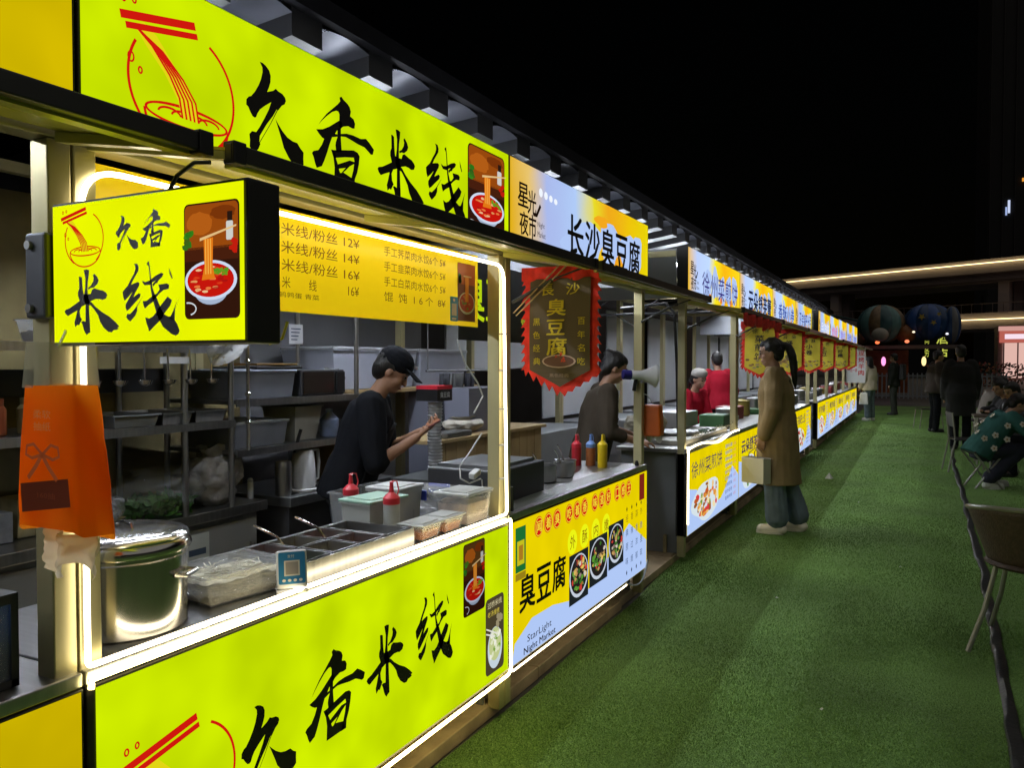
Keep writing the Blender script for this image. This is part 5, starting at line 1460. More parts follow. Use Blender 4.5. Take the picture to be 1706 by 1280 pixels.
# ------------------------------------------------------------------ pancake stall
bag('crumpled_bag', 'crumpled beige bag on the end of the pancake stall counter', (-2.0, 6.35, .862), (.16, .22, .26), P('beige_paper', (.36, .33, .25), .8, bump=.8, bscale=14), None, 12)
gr = thing('griddle', 'pale griddle station with steel wings on the pancake counter', 'griddle', (-1.8, 6.9, .863))
m = MB(); m.box(-2.02, -1.60, 6.1, 7.6, .864, .90); m.build('plate', P('worn_white_top', (.42, .42, .4), .4, var=.2, vscale=9), gr, bevel=.004)
m = MB(); m.lathe([(.20, 0), (.21, .02), (.20, .03), (0, .03)], (-1.84, 6.65, .901), n=32); m.build('hotplate', M_DSTEEL, gr, smooth=True)
m = MB()
for i in range(60):
    a_, b_ = random.uniform(-1.75, -1.62), random.uniform(6.7, 7.35)
    m.obox((a_, b_, .905), (random.uniform(.01, .03), random.uniform(.01, .03), .006), (random.uniform(-20, 20), random.uniform(-20, 20), random.uniform(0, 90)))
o = m.build('chopped_leaves', P('dark_leaf_bits', (.02, .05, .02), .6), gr); o['kind'] = 'stuff'
m = MB(); m.grid(lambda u, v: (-1.60 + .05*math.sin(v*2)*1, 6.1 + 1.55*u, .90 + .05*v + .012*math.sin(u*13)*v), 40, 4); m.build('film', M_FILM, gr, smooth=2)
panel('steam_box', 'steel steam box at the far end of the pancake counter', 'box', -2.2, -1.9, 7.2, 7.7, .91, 1.05, M_STEEL)
fs_ = thing('work_basin', 'wide steel basin table in front of the cook in red', 'basin', (-2.4, 8.2, .06))
m = MB(); m.box(-2.75, -2.15, 7.75, 8.6, .83, .93); m.build('basin', M_STEEL, fs_, bevel=.01)
m = MB(); m.box(-2.7, -2.2, 7.8, 8.55, .06, .829); m.build('cabinet', M_GREYP, fs_)
blk = MB(); blk.tube([(-2.3, 6.6, 1.98), (-1.80, 6.25, 1.98), (-1.72, 6.2, 1.90), (-1.69, 6.17, 1.5), (-1.67, 6.15, .9), (-1.66, 6.14, .87)], .012, n=8)
tag(blk.build('cable_conduit', M_BLACK, smooth=True), 'black cable conduit dropping down at the pancake stall', 'cable')
# counter goods on the far stalls
random.seed(21)
kinds_ = ['steel pot', 'white tub', 'red crate', 'green tray', 'steel urn', 'clear box', 'yellow tub', 'dark oven']
for si in range(1, 9):
    A_ = specs[si][1]
    for q in range(4):
        y_ = A_ + .3 + q*.42 + random.uniform(-.05, .05); x_ = random.uniform(-1.95, -1.75)
        kd = kinds_[(si*3 + q*5) % 8]
        mt = {'steel pot': M_STEEL, 'white tub': M_WHITE, 'red crate': P('dull_red_plastic', (.3, .04, .04), .5), 'green tray': P('green_plastic', (.06, .16, .06), .5), 'steel urn': M_STEEL, 'clear box': M_MILK, 'yellow tub': P('yellow_plastic', (.35, .28, .06), .5), 'dark oven': M_CHAR}[kd]
        lab = '%s on the counter, %s item of the %s' % (kd, ['first', 'second', 'third', 'fourth'][q], ['', 'souffle stall', 'third stall past the gap', 'stall before the second gap', 'stall after the second gap', 'pink lettered stall', 'purple lettered stall', 'last but one stall', 'last stall'][si])
        nm = kd.replace(' ', '_'); h_ = random.uniform(.06, .17)
        if 'pot' in kd or 'urn' in kd or 'tub' in kd:
            r_ = random.uniform(.08, .13)
            lathe_thing(nm, lab, kd.split()[-1], [(r_*.9, 0), (r_, .01), (r_, h_), (r_*1.05, h_ + .005), (r_*1.05, h_ + .015), (r_*.4, h_ + .03), (0, h_ + .04)], (x_, y_, .863), mt, 'goods on the far counters', n=18)
        else:
            m = MB(); m.obox((x_, y_, .864 + h_/2), (.24, .3, h_), (0, 0, random.uniform(-8, 8)), taper=1.04)
            tag(m.build(nm, mt, bevel=.01), lab, kd.split()[-1], 'goods on the far counters')

random.seed(31)
for i in range(7):
    y_ = 1.95 + i*.12; x_ = -2.93
    o = thing('hanging_ladle', ['steel ladle hung from the top shelf, first by the post', 'second hung steel ladle from the post', 'third hung steel ladle from the post', 'fourth hung steel ladle from the post', 'fifth hung steel ladle from the post', 'sixth hung steel ladle from the post', 'last hung steel ladle by the rack upright'][i], 'ladle', (x_, y_, 1.40), group='ladles hung from the top shelf')
    m = MB(); m.tube([(x_, y_, 1.565), (x_ + .004, y_, 1.50), (x_, y_ + .004, 1.43)], .004, n=6); m.build('handle', M_POLISH, o, smooth=True)
    m = MB(); m.lathe([(.005, 0), (.022, .008), (.03, .025), (.027, .025), (.018, .01), (0, .004)], (x_ + .012, y_, 1.405), n=14); m.build('bowl', M_POLISH, o, smooth=True)
m = MB(); m.grid(lambda u, v: (-2.90 + .03*math.sin(u*6 + v*2), 2.62 + .22*u + .03*math.sin(v*5), 1.62 - .13*v*(.5 + .5*math.sin(u*3.1))), 20, 12)
tag(m.build('plastic_wrap', M_FILM, smooth=2), 'loose plastic wrap hanging off the top shelf under the box sign', 'plastic wrap')
for i, (x_, y_, z_, c_, lab) in enumerate(((-3.05, 3.30, 1.34, (.5, .06, .03), ''), (-3.05, 3.95, .802, (.3, .2, .05), 'amber sauce jar on the side counter by the crate'), (-3.10, 4.02, .802, (.1, .16, .3), 'dark blue jar behind the amber one on the side counter'))):
    if not lab: continue
    o = thing('sauce_jar', lab, 'jar', (x_, y_, z_), group='jars on the side counter')
    m = MB(); m.lathe([(.035, 0), (.04, .006), (.04, .09), (.03, .105), (.03, .115)], (x_, y_, z_ + .001), n=18); m.build('body', P('jar_%d' % i, c_, .25), o, smooth=True)
    m = MB(); m.lathe([(.033, 0), (.033, .02), (0, .021)], (x_, y_, z_ + .117), n=18); m.build('lid', M_WHITE, o, smooth=True)
pst = thing('notice_card', 'white notice card taped to the shelf post under the menu sheet', 'notice', (-3.43, 3.83, 1.6))
m = MB(); m.box(-3.40, -3.397, 3.70, 3.82, 1.62, 1.74); m.build('card', M_WHITE, pst)
pr = PX(-3.3968)
for i in range(4): pr.rect(3.715, 1.71 - i*.022, 3.80 - .01*i, 1.716 - i*.022, P('notice_ink', (.03, .06, .12), .6), 2)
pr.build('print', pst)

for i, (y_, c_, w_, h_) in enumerate(((1.72, (.3, .32, .36), .16, .12), (1.92, (.4, .36, .2), .12, .16), (2.10, (.22, .05, .04), .1, .09))):
    panel('packet', ['grey carton on the work table under the rack', 'straw coloured carton on the work table under the rack', 'dark red carton on the work table beside the greens'][i], 'carton', -3.30, -3.30 + w_, y_, y_ + w_, .802, .802 + h_, P('carton_%d' % i, c_, .6, var=.3, vscale=18), 'cartons on the work table')
bag('plastic_bag', 'clear knotted bag hanging over the edge of the work table', (-3.05, 2.15, .80), (.10, .13, .17), P('hazy_bag_film', (.6, .62, .64), .14, alpha=.35, var=.4, vscale=14, bump=.9, bscale=22), P('pale_sprouts', (.5, .5, .35), .5, var=.3, vscale=30), 22)
bag('plastic_bag', 'small white bag on the upper shelf beside the oven', (-3.12, 3.76, 1.32), (.08, .06, .15), M_FILM, None, 27)
for i, (y_, r_) in enumerate(((1.62, .06), (1.78, .05), (1.95, .065), (2.08, .045))):
    lathe_thing('seasoning_jar', ['seasoning jar on the pan shelf, first from the post', 'seasoning jar on the pan shelf, second from the post', 'seasoning jar on the pan shelf, third from the post', 'seasoning jar on the pan shelf, fourth from the post'][i], 'jar', [(r_*.9, 0), (r_, .006), (r_, .10), (r_*.8, .115), (r_*.82, .117), (r_*.82, .14), (0, .142)], (-3.1, y_, 1.226), P('jar_mix_%d' % i, [(.5, .5, .48), (.4, .1, .04), (.35, .3, .15), (.2, .22, .25)][i], .3, var=.2), 'seasoning jars', n=18)
# ------------------------------------------------------------------ people
tmp_scene = bpy.data.scenes.new('scratch')
def sphere_geo(nu=14, nv=9):
    vs_ = [(0, 0, 1)]; fs_ = []
    for j in range(1, nv):
        t = math.pi*j/nv
        for i in range(nu):
            a = 2*math.pi*i/nu; vs_.append((math.sin(t)*math.cos(a), math.sin(t)*math.sin(a), math.cos(t)))
    vs_.append((0, 0, -1)); L_ = len(vs_) - 1
    for i in range(nu): fs_.append((0, 1 + i, 1 + (i+1) % nu))
    for j in range(nv-2):
        for i in range(nu):
            a = 1 + j*nu + i; b = 1 + j*nu + (i+1) % nu; fs_.append((a, a+nu, b+nu, b))
    for i in range(nu): fs_.append((1 + (nv-2)*nu + i, L_, 1 + (nv-2)*nu + (i+1) % nu))
    return vs_, fs_
SPH = sphere_geo()
class Blob:
    def __init__(s): s.mb = MB()
    def ell(s, c, r, rot=(0, 0, 0)):
        M = Euler([R(a) for a in rot]).to_matrix(); c = Vector(c)
        s.mb.add([c + M @ Vector((v[0]*r[0], v[1]*r[1], v[2]*r[2])) for v in SPH[0]], SPH[1]); return s
    def cap(s, p0, p1, r0, r1=None, n=12):
        r1 = r0 if r1 is None else r1
        p0, p1 = Vector(p0), Vector(p1); d = (p1-p0); L_ = d.length; d.normalize()
        path = [p0 - d*r0*.98, p0 - d*r0*.72, p0 - d*r0*.3, p0, (p0+p1)/2, p1, p1 + d*r1*.3, p1 + d*r1*.72, p1 + d*r1*.98]
        rs = [r0*.18, r0*.69, r0*.95, r0, (r0+r1)/2, r1, r1*.95, r1*.69, r1*.18]
        s.mb.tube(path, rs, n=n); return s
    def chain(s, pts, rs):
        for a, b, ra, rb in zip(pts, pts[1:], rs, rs[1:]): s.cap(a, b, ra, rb)
        return s
    def loft(s, rings, n=20, rectness=1.0):
        """rings: (center, rx, ry, tilt degrees about Y)"""
        vs_ = []; k = len(rings)
        for c, rx, ry, tl in rings:
            M = Euler((0, R(tl), 0)).to_matrix(); c = Vector(c)
            for i in range(n):
                a = 2*math.pi*i/n; ca, sa = math.cos(a), math.sin(a)
                x = rx*math.copysign(abs(ca)**rectness, ca); y = ry*math.copysign(abs(sa)**rectness, sa)
                vs_.append(c + M @ Vector((x, y, 0)))
        fs_ = [tuple(range(n-1, -1, -1)), tuple(range((k-1)*n, k*n))]
        for i in range(k-1):
            for j in range(n): fs_.append((i*n+j, i*n+(j+1) % n, (i+1)*n+(j+1) % n, (i+1)*n+j))
        s.mb.add(vs_, fs_); return s
    def build(s, name, mat, parent, voxel=.01, smooth=4, wrinkle=0.0, wscale=9.0):
        me = bpy.data.meshes.new(name); me.from_pydata(s.mb.v, [], s.mb.f); me.update()
        o = bpy.data.objects.new(name, me); tmp_scene.collection.objects.link(o)
        md = o.modifiers.new('r', 'REMESH'); md.mode = 'VOXEL'; md.voxel_size = voxel; md.use_smooth_shade = True
        md = o.modifiers.new('s', 'SMOOTH'); md.iterations = smooth; md.factor = .5
        vl = tmp_scene.view_layers[0]; vl.update()
        ev = o.evaluated_get(vl.depsgraph)
        m2 = bpy.data.meshes.new_from_object(ev)
        m2.name = name
        bpy.data.objects.remove(o); bpy.data.meshes.remove(me)
        if wrinkle:
            n = len(m2.vertices); co = np.empty(n*3, np.float32); no = np.empty(n*3, np.float32)
            m2.vertices.foreach_get('co', co); m2.vertices.foreach_get('normal', no)
            co = co.reshape(-1, 3); no = no.reshape(-1, 3)
            f = np.array([noise.noise((p[0]*wscale, p[1]*wscale, p[2]*wscale*.55)) + .5*noise.noise((p[0]*wscale*2.3 + 3, p[1]*wscale*2.3, p[2]*wscale*1.1)) for p in co], np.float32)
            co += no*(f*wrinkle)[:, None]
            m2.vertices.foreach_set('co', co.ravel()); m2.update()
        m2.materials.clear(); m2.materials.append(mat)
        m2.polygons.foreach_set('use_smooth', [True]*len(m2.polygons))
        q = bpy.data.objects.new(name, m2); col.objects.link(q); q.parent = parent; WL[q.name] = Vector((0, 0, 0))
        return q

M_SKIN = P('skin', (.42, .24, .16), .5, var=.06, vscale=20, sss=0.0)
M_SKIND = P('skin_warm', (.36, .19, .115), .5, var=.08, vscale=20)
M_HAIR = P('black_hair', (.008, .007, .007), .38, var=.4, vscale=40, bump=.4, bscale=90, aniso=(3, 3, .4))
M_EYE = P('eye_dark', (.012, .01, .01), .2)
M_LIP = P('lip', (.32, .1, .085), .45)
V3 = Vector

def hand(b, w, d, pn, curl=25, s=1.0, spread=.3):
    """palm and five fingers added to blob b: wrist w, direction d, palm normal pn (fingers curl toward pn)."""
    d = V3(d).normalized(); pn = V3(pn); pn = (pn - d*pn.dot(d)).normalized(); sd = d.cross(pn).normalized(); w = V3(w)
    for k_ in (-1, -.33, .33, 1):
        b.cap(w + sd*(.014*k_*s), w + d*(.075*s) + sd*(.026*k_*s), .014*s, .0125*s, n=8)
    for k_, ln in zip((-1, -.33, .33, 1), (.058, .072, .078, .068)):
        p = w + d*(.085*s) + sd*(.028*k_*s); a = R(curl*.5); dd = d
        for seg, q in enumerate((.42, .33, .25)):
            dd = (d*math.cos(a) + pn*math.sin(a) + sd*(spread*.12*k_)).normalized()
            p2 = p + dd*(ln*q*s); b.cap(p, p2, (.0095 - .001*seg)*s, (.0088 - .001*seg)*s, n=8); p = p2; a += R(curl)
    p = w + d*(.025*s) - sd*(.024*s); dd = (d*.75 - sd*.6 + pn*.35).normalized()
    p2 = p + dd*(.045*s); b.cap(p, p2, .012*s, .010*s, n=8); b.cap(p2, p2 + (d*.85 + pn*.45).normalized()*(.03*s), .010*s, .0085*s, n=8)

def person(label, loc, rotz, group=None, S=1.0, lean=0, pel=(0, 0, .93), hp=0, hyaw=0, arms=None, legs=None, skin=None, vox=.008,
           top=None, bottom=None, shoes=None, hair=None, sleeves=1.0, wide=1.0, skirt=None, face=True, collar=None, neckl=.0, fingers=True):
    skin = skin or M_SKIN
    root = thing('person', label, 'person', loc, R(rotz), group, local=True)
    root.scale = (S, S, S)
    pel = V3(pel); dv = V3((math.sin(R(lean)), 0, math.cos(R(lean))))
    at_ = lambda k, f=0: pel + dv*k + V3((math.cos(R(lean))*f, 0, -math.sin(R(lean))*f))
    nb = at_(.50); sh = {1: at_(.455) + V3((0, .165, 0)), -1: at_(.455) + V3((0, -.165, 0))}
    hl = lean*.5 + hp
    hv = V3((math.sin(R(hl)), 0, math.cos(R(hl))))
    hc = nb + (dv*.4 + hv*.6).normalized()*.155 + V3((.02, 0, 0))
    HM = Euler((0, R(hl), R(hyaw))).to_matrix()
    H = lambda x, y, z: hc + HM @ V3((x, y, z))
    arms = arms or {1: ((.0, .22, 1.12), (.06, .22, .86)), -1: ((.0, -.22, 1.12), (.06, -.22, .86))}
    legs = legs or {1: ((.01, .09, .5), (-.02, .09, .09)), -1: ((.01, -.09, .5), (-.02, -.09, .09))}
    b = Blob()
    tl = lean
    b.loft([(at_(-.10), .09, .14, tl), (at_(0), .11, .16, tl), (at_(.14), .095, .135, tl), (at_(.30), .11, .15, tl), (at_(.42), .09, .155, tl), (at_(.47), .06, .10, tl)])
    b.cap(at_(.44), nb, .07, .052); b.cap(nb, hc - hv*.03, .052, .048)
    b.ell(H(-.008, 0, .025), (.096, .076, .098), (0, hl, hyaw)); b.ell(H(.022, 0, -.045), (.062, .056, .068), (0, hl, hyaw))
    b.ell(H(.058, 0, -.085), (.026, .03, .022), (0, hl, hyaw)); b.ell(H(.06, 0, .02), (.03, .05, .03), (0, hl, hyaw))
    b.cap(H(.083, 0, .012), H(.098, 0, -.028), .008, .013, n=8); b.ell(H(.078, 0, -.06), (.016, .024, .012), (0, hl, hyaw))
    for s_ in (1, -1):
        b.ell(H(-.008, .076*s_, -.01), (.016, .008, .028), (0, hl, hyaw))
        b.ell(H(.05, .034*s_, -.03), (.03, .026, .03), (0, hl, hyaw))
    for s_, (el, wr, *hd) in arms.items():
        el, wr = V3(el), V3(wr)
        b.cap(sh[s_], el, .05, .038); b.cap(el, wr, .04, .026)
        if hd and fingers: hand(b, wr, hd[0], hd[1], hd[2] if len(hd) > 2 else 25)
        else:
            dd = (wr - el).normalized()
            if fingers: hand(b, wr, dd, V3((.3, -.95*s_, 0)), 22)
            else: b.cap(wr, wr + dd*.09, .028, .022)
    for s_, (kn, an, *fd) in legs.items():
        hip = pel + V3((0, .085*s_, -.05))
        b.cap(hip, kn, .085, .055); b.cap(kn, an, .054, .036)
        fdir = V3(fd[0]) if fd else V3((1, 0, 0))
        b.cap(V3(an) + V3((0, 0, -.035)), V3(an) + fdir*.12 + V3((0, 0, -.055)), .036, .028)
    b.build('body', skin, root, vox, 3)
    if face:
        for s_ in (1, -1):
            e = MB(); e.lathe([(0, -.004), (.010, -.002), (.013, 0), (.010, .004), (0, .006)], (0, 0, 0), n=12, axis='x', sy=.62)
            e.v = [tuple(H(.082 + v[0], .033*s_ + v[1], .006 + v[2])) for v in e.v]; e.build('eye', M_EYE, root, smooth=2)
            e = MB(); e.tube([H(.088, .016*s_, .027), H(.088, .034*s_, .033), H(.076, .052*s_, .027)], .004, n=6); e.build('eyebrow', M_HAIR, root, smooth=2)
        e = MB(); e.tube([H(.086, -.02, -.062), H(.094, 0, -.060), H(.086, .02, -.062)], .0045, n=6); e.build('mouth', M_LIP, root, smooth=2)
    # --- clothing
    if top:
        mat, hem, fat = top
        t_ = Blob()
        if skirt:   # long coat
            hz, hr_, hx = skirt
            t_.loft([(V3((hx, 0, hz)), .15 + hr_, .19 + hr_*.9, 0), (V3((hx*.6, 0, (hz + pel.z)/2)), .155 + hr_*.6, .195 + hr_*.5, 0), (at_(-.02), .15 + fat, .19 + fat, tl*.5), (at_(.14), .13 + fat, .165 + fat, tl), (at_(.30), .135 + fat, .175 + fat, tl), (at_(.42), .11 + fat, .185 + fat*.6, tl), (at_(.475), .075 + fat*.4, .12 + fat*.3, tl), (at_(.505), .06, .075, tl)])
        else:
            t_.loft([(at_(hem), .125 + fat, .17 + fat, tl*.7), (at_(0.02), .125 + fat, .168 + fat, tl), (at_(.14), .11 + fat, .15 + fat, tl), (at_(.30), .125 + fat, .165 + fat, tl), (at_(.42), .105 + fat, .175 + fat*.6, tl), (at_(.475), .072 + fat*.4, .115 + fat*.3, tl), (at_(.50), .058, .07, tl)])
        for s_, (el, wr, *hd) in arms.items():
            el, wr = V3(el), V3(wr)
            t_.cap(sh[s_] + V3((0, -.015*s_, 0)), sh[s_]*.5 + el*.5, .072 + fat*.5, .066 + fat*.5); t_.cap(sh[s_]*.5 + el*.5, el, .066 + fat*.5, .058 + fat*.5)
            if sleeves > .5:
                k_ = (sleeves - .5)*2
                t_.cap(el, el + (wr - el)*k_*.96, .056 + fat*.5, .044 + fat*.5)
        t_.build('coat' if skirt else 'top', mat, root, vox*1.15, 4, wrinkle=.007, wscale=11)
    if collar:
        c_ = MB()
        def cf(u, v):
            a = R(-150 + 300*u); r_ = .068 + .022*v
            p = nb + V3((math.cos(a)*r_*1.0 + .004, math.sin(a)*r_*1.12, .03 - .035*v - .02*math.cos(a)*v))
            return p
        c_.grid(cf, 30, 3); c_.build('collar', collar, root, smooth=2, solid=.006)
    if bottom:
        q = Blob()
        q.loft([(pel + V3((0, 0, -.13)), .12, .165, 0), (pel + V3((0, 0, -.04)), .125, .17, 0), (pel + V3((0, 0, .06)), .115, .155, tl)])
        for s_, (kn, an, *fd) in legs.items():
            hip = pel + V3((0, .085*s_, -.06)); kn, an = V3(kn), V3(an)
            q.cap(hip, kn, .10*wide**.4, .072*wide); q.cap(kn, an + V3((0, 0, -.02 + .07*(wide > 1.1))), .072*wide, .066*wide**1.3)
        q.build('trousers', bottom, root, vox*1.15, 4, wrinkle=.008, wscale=13)
    if shoes:
        for s_, (kn, an, *fd) in legs.items():
            an = V3(an); fdir = (V3(fd[0]) if fd else V3((1, 0, 0))).normalized()
            q = Blob(); z0 = an.z - .09
            base = V3((an.x, an.y, z0))
            q.cap(base + fdir*-.04 + V3((0, 0, .045)), base + fdir*.13 + V3((0, 0, .038)), .046, .042)
            q.cap(base + V3((0, 0, .05)), base + V3((0, 0, .085)), .046, .048)
            sd = V3((-fdir.y, fdir.x, 0))
            s1 = q.build('shoe', shoes, root, max(.006, vox*.8), 3)
            e = MB(); pp = []
            for i in range(20):
                a = 2*math.pi*i/20; L_ = .13 if math.cos(a) > 0 else .10
                pp.append(base + fdir*(.045 + L_*math.cos(a)) + sd*(.05*math.sin(a)))
            e.add([p + V3((0, 0, .002)) for p in pp] + [p + V3((0, 0, .026)) for p in pp], [tuple(range(19, -1, -1)), tuple(range(20, 40))] + [(i, (i+1) % 20, 20 + (i+1) % 20, 20 + i) for i in range(20)])
            e.build('sole', shoes, s1, smooth=True)
    if hair:
        hb = Blob()
        hb.ell(H(-.022, 0, .045), (.098, .084, .092), (0, hl, hyaw))
        hb.ell(H(-.055, 0, .0), (.062, .078, .09), (0, hl, hyaw))
        hb.ell(H(.035, 0, .088), (.05, .06, .03), (0, hl + 20, hyaw))
        for s_ in (1, -1):
            hb.ell(H(-.02, .066*s_, .035), (.05, .018, .05), (0, hl, hyaw))
        if hair == 'ponytail':
            hb.chain([H(-.10, 0, .05), H(-.155, 0, .03), H(-.175, 0, -.06), H(-.17, 0, -.16), H(-.16, 0, -.27), H(-.155, 0, -.34)], [.036, .034, .036, .034, .024, .008])
        elif hair == 'bun':
            hb.ell(H(-.09, 0, .085), (.045, .045, .04)); hb.ell(H(-.075, 0, -.05), (.04, .06, .05), (0, hl, hyaw))
        elif hair == 'long':
            hb.loft([(H(-.05, 0, .05), .07, .085, hl), (H(-.06, 0, -.1), .07, .10, hl*.6), (H(-.08, 0, -.24), .055, .105, hl*.4), (H(-.085, 0, -.34), .03, .07, 0)])
        elif hair == 'tied':
            hb.chain([H(-.09, 0, .0), H(-.12, 0, -.06), H(-.12, 0, -.14)], [.04, .035, .015])
        hb.build('hair', M_HAIR, root, vox, 2, wrinkle=.004, wscale=40)
    root['_h'] = tuple(hc)
    root['_n'] = tuple(nb)
    return root, H, at_, HM

# -- customer in the long khaki coat
M_KHA = P('khaki_coat', (.25, .18, .09), .85, spec=.12, var=.1, vscale=9, bump=.25, bscale=60)
M_JEAN = P('washed_jeans', (.13, .17, .2), .85, spec=.12, var=.2, vscale=10, bump=.2, bscale=90)
M_SHOE = P('cream_shoe', (.8, .74, .6), .6, var=.06)
cw, Hc, atc, HMc = person('woman in a long khaki coat and wide jeans standing at the counter', (-1.10, 7.32, .013), 184, lean=3, hp=8, hyaw=4, S=1.0,
    arms={1: ((.02, .235, 1.10), (.10, .215, .86), (.25, -.1, -1), (0, -1, 0), 40), -1: ((.02, -.235, 1.10), (.12, -.21, .87), (.25, .1, -1), (0, 1, 0), 40)},
    legs={1: ((.02, .095, .50), (-.01, .10, .09)), -1: ((-.05, -.09, .50), (-.17, -.10, .09))}, vox=.0065,
    top=(M_KHA, 0, .022), skirt=(.435, .045, -.01), collar=M_KHA, bottom=M_JEAN, wide=1.32, shoes=M_SHOE, hair='ponytail')
e = MB(); e.tube([(.10, .14, 1.36), (.135, .02, 1.20), (.12, -.12, 1.02), (.05, -.20, .92)], .008, n=6)
e.tube([(.10, .14, 1.36), (.0, .135, 1.42), (-.10, .08, 1.34), (-.125, -.05, 1.15), (-.08, -.17, .95), (.05, -.20, .92)], .008, n=6); e.build('shoulder_strap', M_BLACK, cw, smooth=True)
e = MB(); e.tube([Hc(.098, .034, .006), Hc(.10, .034, .006)], .001, n=4)
for s_ in (1, -1):
    e.tube([Hc(.094, .034*s_ + .022*math.cos(a*.5236), .004 + .018*math.sin(a*.5236)) for a in range(12)], .0016, n=5, closed=True)
    e.tube([Hc(.092, .056*s_, .01), Hc(.04, .078*s_, .012), Hc(-.005, .082*s_, .008)], .0016, n=5)
e.build('glasses', M_DSTEEL, cw)
tb_ = thing('paper_bag', 'cream paper carrier bag held by the woman in khaki', 'bag', (-1.24, 7.08, .47), R(-28), local=True)
m = MB(); m.obox((0, 0, .11), (.23, .10, .22), taper=1.0); m.build('body', P('cream_paper', (.5, .48, .38), .75, var=.06, bump=.15, bscale=30), tb_, bevel=.004)
m = MB(); m.box(-.105, .105, -.046, .046, .2205, .2225); m.build('opening', P('bag_inside', (.16, .15, .12), .9), tb_)
for s_ in (-1, 1):
    m = MB(); m.tube([(-.05, .045*s_, .20), (-.045, .035*s_, .26), (0, .01*s_, .305), (.045, .035*s_, .26), (.05, .045*s_, .20)], .004, n=6); m.build('handle', P('kraft_cord', (.25, .16, .08), .8), tb_, smooth=True)

# -- vendor with cap, looking at a phone
M_BLKC = P('black_cotton', (.007, .008, .011), .85, spec=.12, var=.2, bump=.25, bscale=60)
ch_, Hv, atv, HMv = person('vendor in black shirt, apron and cap looking down at a phone', (-2.60, 3.34, .055), 30, lean=19, hp=24, S=.925, skin=M_SKIND, pel=(-.06, 0, .91),
    arms={-1: ((.12, -.20, 1.02), (.33, -.075, 1.15), (.75, .35, .55), (-.35, .25, .9), 30), 1: ((.14, .20, 1.05), (.35, .085, 1.17), (.8, -.3, .5), (-.35, -.25, .9), 35)},
    legs={1: ((.0, .10, .5), (-.05, .11, .09)), -1: ((-.02, -.10, .5), (-.08, -.11, .09))}, vox=.0065,
    top=(M_BLKC, -.10, .02), sleeves=.56, bottom=P('dark_trousers', (.02, .025, .035), .9), shoes=M_BLACK, hair='short')
cap_ = Blob(); cap_.ell(Hv(-.012, 0, .058), (.108, .09, .085), (0, 24 + 9.5, 0)); cap_.build('cap', M_BLKC, ch_, .006, 2)
m = MB(); m.grid(lambda u, v: Hv(.062 + .115*v*math.cos((u-.5)*1.5), (u-.5)*.155*(1 - .25*v*v), .052 - .03*v + .012*math.cos((u-.5)*3.0)), 14, 6); m.build('cap_brim', M_BLKC, ch_, smooth=2, solid=.004)
pr = Print(Hv(.088, -.028, .075), HMv @ V3((0.35, .94, 0)), HMv @ V3((-.35, 0, .94)), HMv @ V3((.94, -.35, .35)), step=.004)
pr.text('臭豆腐', 0, 0, .022, M_WHITE, w=.06, bold=.02); pr.build('cap_print', ch_)
m = MB()
def apf(u, v):
    z = .50 + .72*v; a = (u-.5)*(1.9 if z < 1.02 else 1.9 - (z-1.02)*5.2)
    k = (z - .91)/math.cos(R(19)); c = atv(max(-.1, k)) if z > .88 else V3((-.06 + (.0 if z > .8 else 0) + (.88 - z)*.10, 0, z))
    return (c.x + (.150 + .015)*math.cos(a), c.y + .185*math.sin(a), z)
m.grid(apf, 22, 18); m.build('apron', P('apron_black', (.006, .006, .007), .7, spec=.12, bump=.1), ch_, smooth=2, solid=.004)
pr = Print(V3(apf(.36, .64)) + V3((.014, -.01, 0)), V3((-.22, .97, 0)), V3((.28, 0, .96)), V3((.95, .2, -.2)), step=.004)
pr.text('臭豆腐', -.03, .0, .042, M_WHITE, w=.13, bold=.03); pr.rect(-.03, -.018, .10, -.010, M_WHITE); pr.text('CHANGSHA', -.03, -.042, .016, M_WHITE, w=.13); pr.build('apron_print', ch_)
ph = thing('phone', 'dark phone in a red case held by the vendor', 'phone', (-2.26, 3.53, 1.19), R(30), local=True)
m = MB(); m.obox((0, 0, 0), (.075, .15, .009), (0, -28, 8)); m.build('case', P('phone_case', (.1, .012, .015), .35), ph, bevel=.004)
m = MB(); m.obox((-.002, 0, .0055), (.068, .14, .002), (0, -28, 8)); m.build('screen', EM((210, 150, 120), .5), ph)

# -- tofu seller
M_BRN = P('brown_shirt', (.06, .048, .035), .9, spec=.12, var=.15, bump=.2, bscale=50)
sl, Hs, ats, HMs = person('tofu seller in a brown top and black apron, dark hair tied up', (-2.07, 5.28, .055), 32, lean=14, hp=18, S=.905, skin=M_SKIND,
    arms={-1: ((.10, -.215, 1.08), (.34, -.17, 1.0), (1, .1, -.1), (0, .2, -1), 25), 1: ((.12, .21, 1.10), (.36, .15, 1.03), (1, -.1, -.1), (0, -.2, -1), 25)},
    vox=.008, top=(M_BRN, -.10, .022), sleeves=.72, bottom=P('seller_trousers', (.015, .015, .018), .9), shoes=M_BLACK, hair='bun')
m = MB(); m.grid(lambda u, v: (lambda z, a: (ats(max(-.2, (z - .93)/.978)).x + .165*math.cos(a), .19*math.sin(a), z))(.55 + .62*v, (u - .5)*(2.2 - .9*max(0, v - .5))), 20, 14); m.build('apron', P('apron_black', (.006, .006, .007), .7, spec=.12), sl, smooth=2, solid=.004)
m = MB(); m.grid(lambda u, v: tuple(ats(.20 + .27*v) + V3((.145 - .03*v, -.045 + .09*u - .0*v, 0))), 6, 8); m.build('shirt_front', P('striped_shirt', (.35, .35, .36), .8, var=.6, vscale=60), sl, smooth=2)

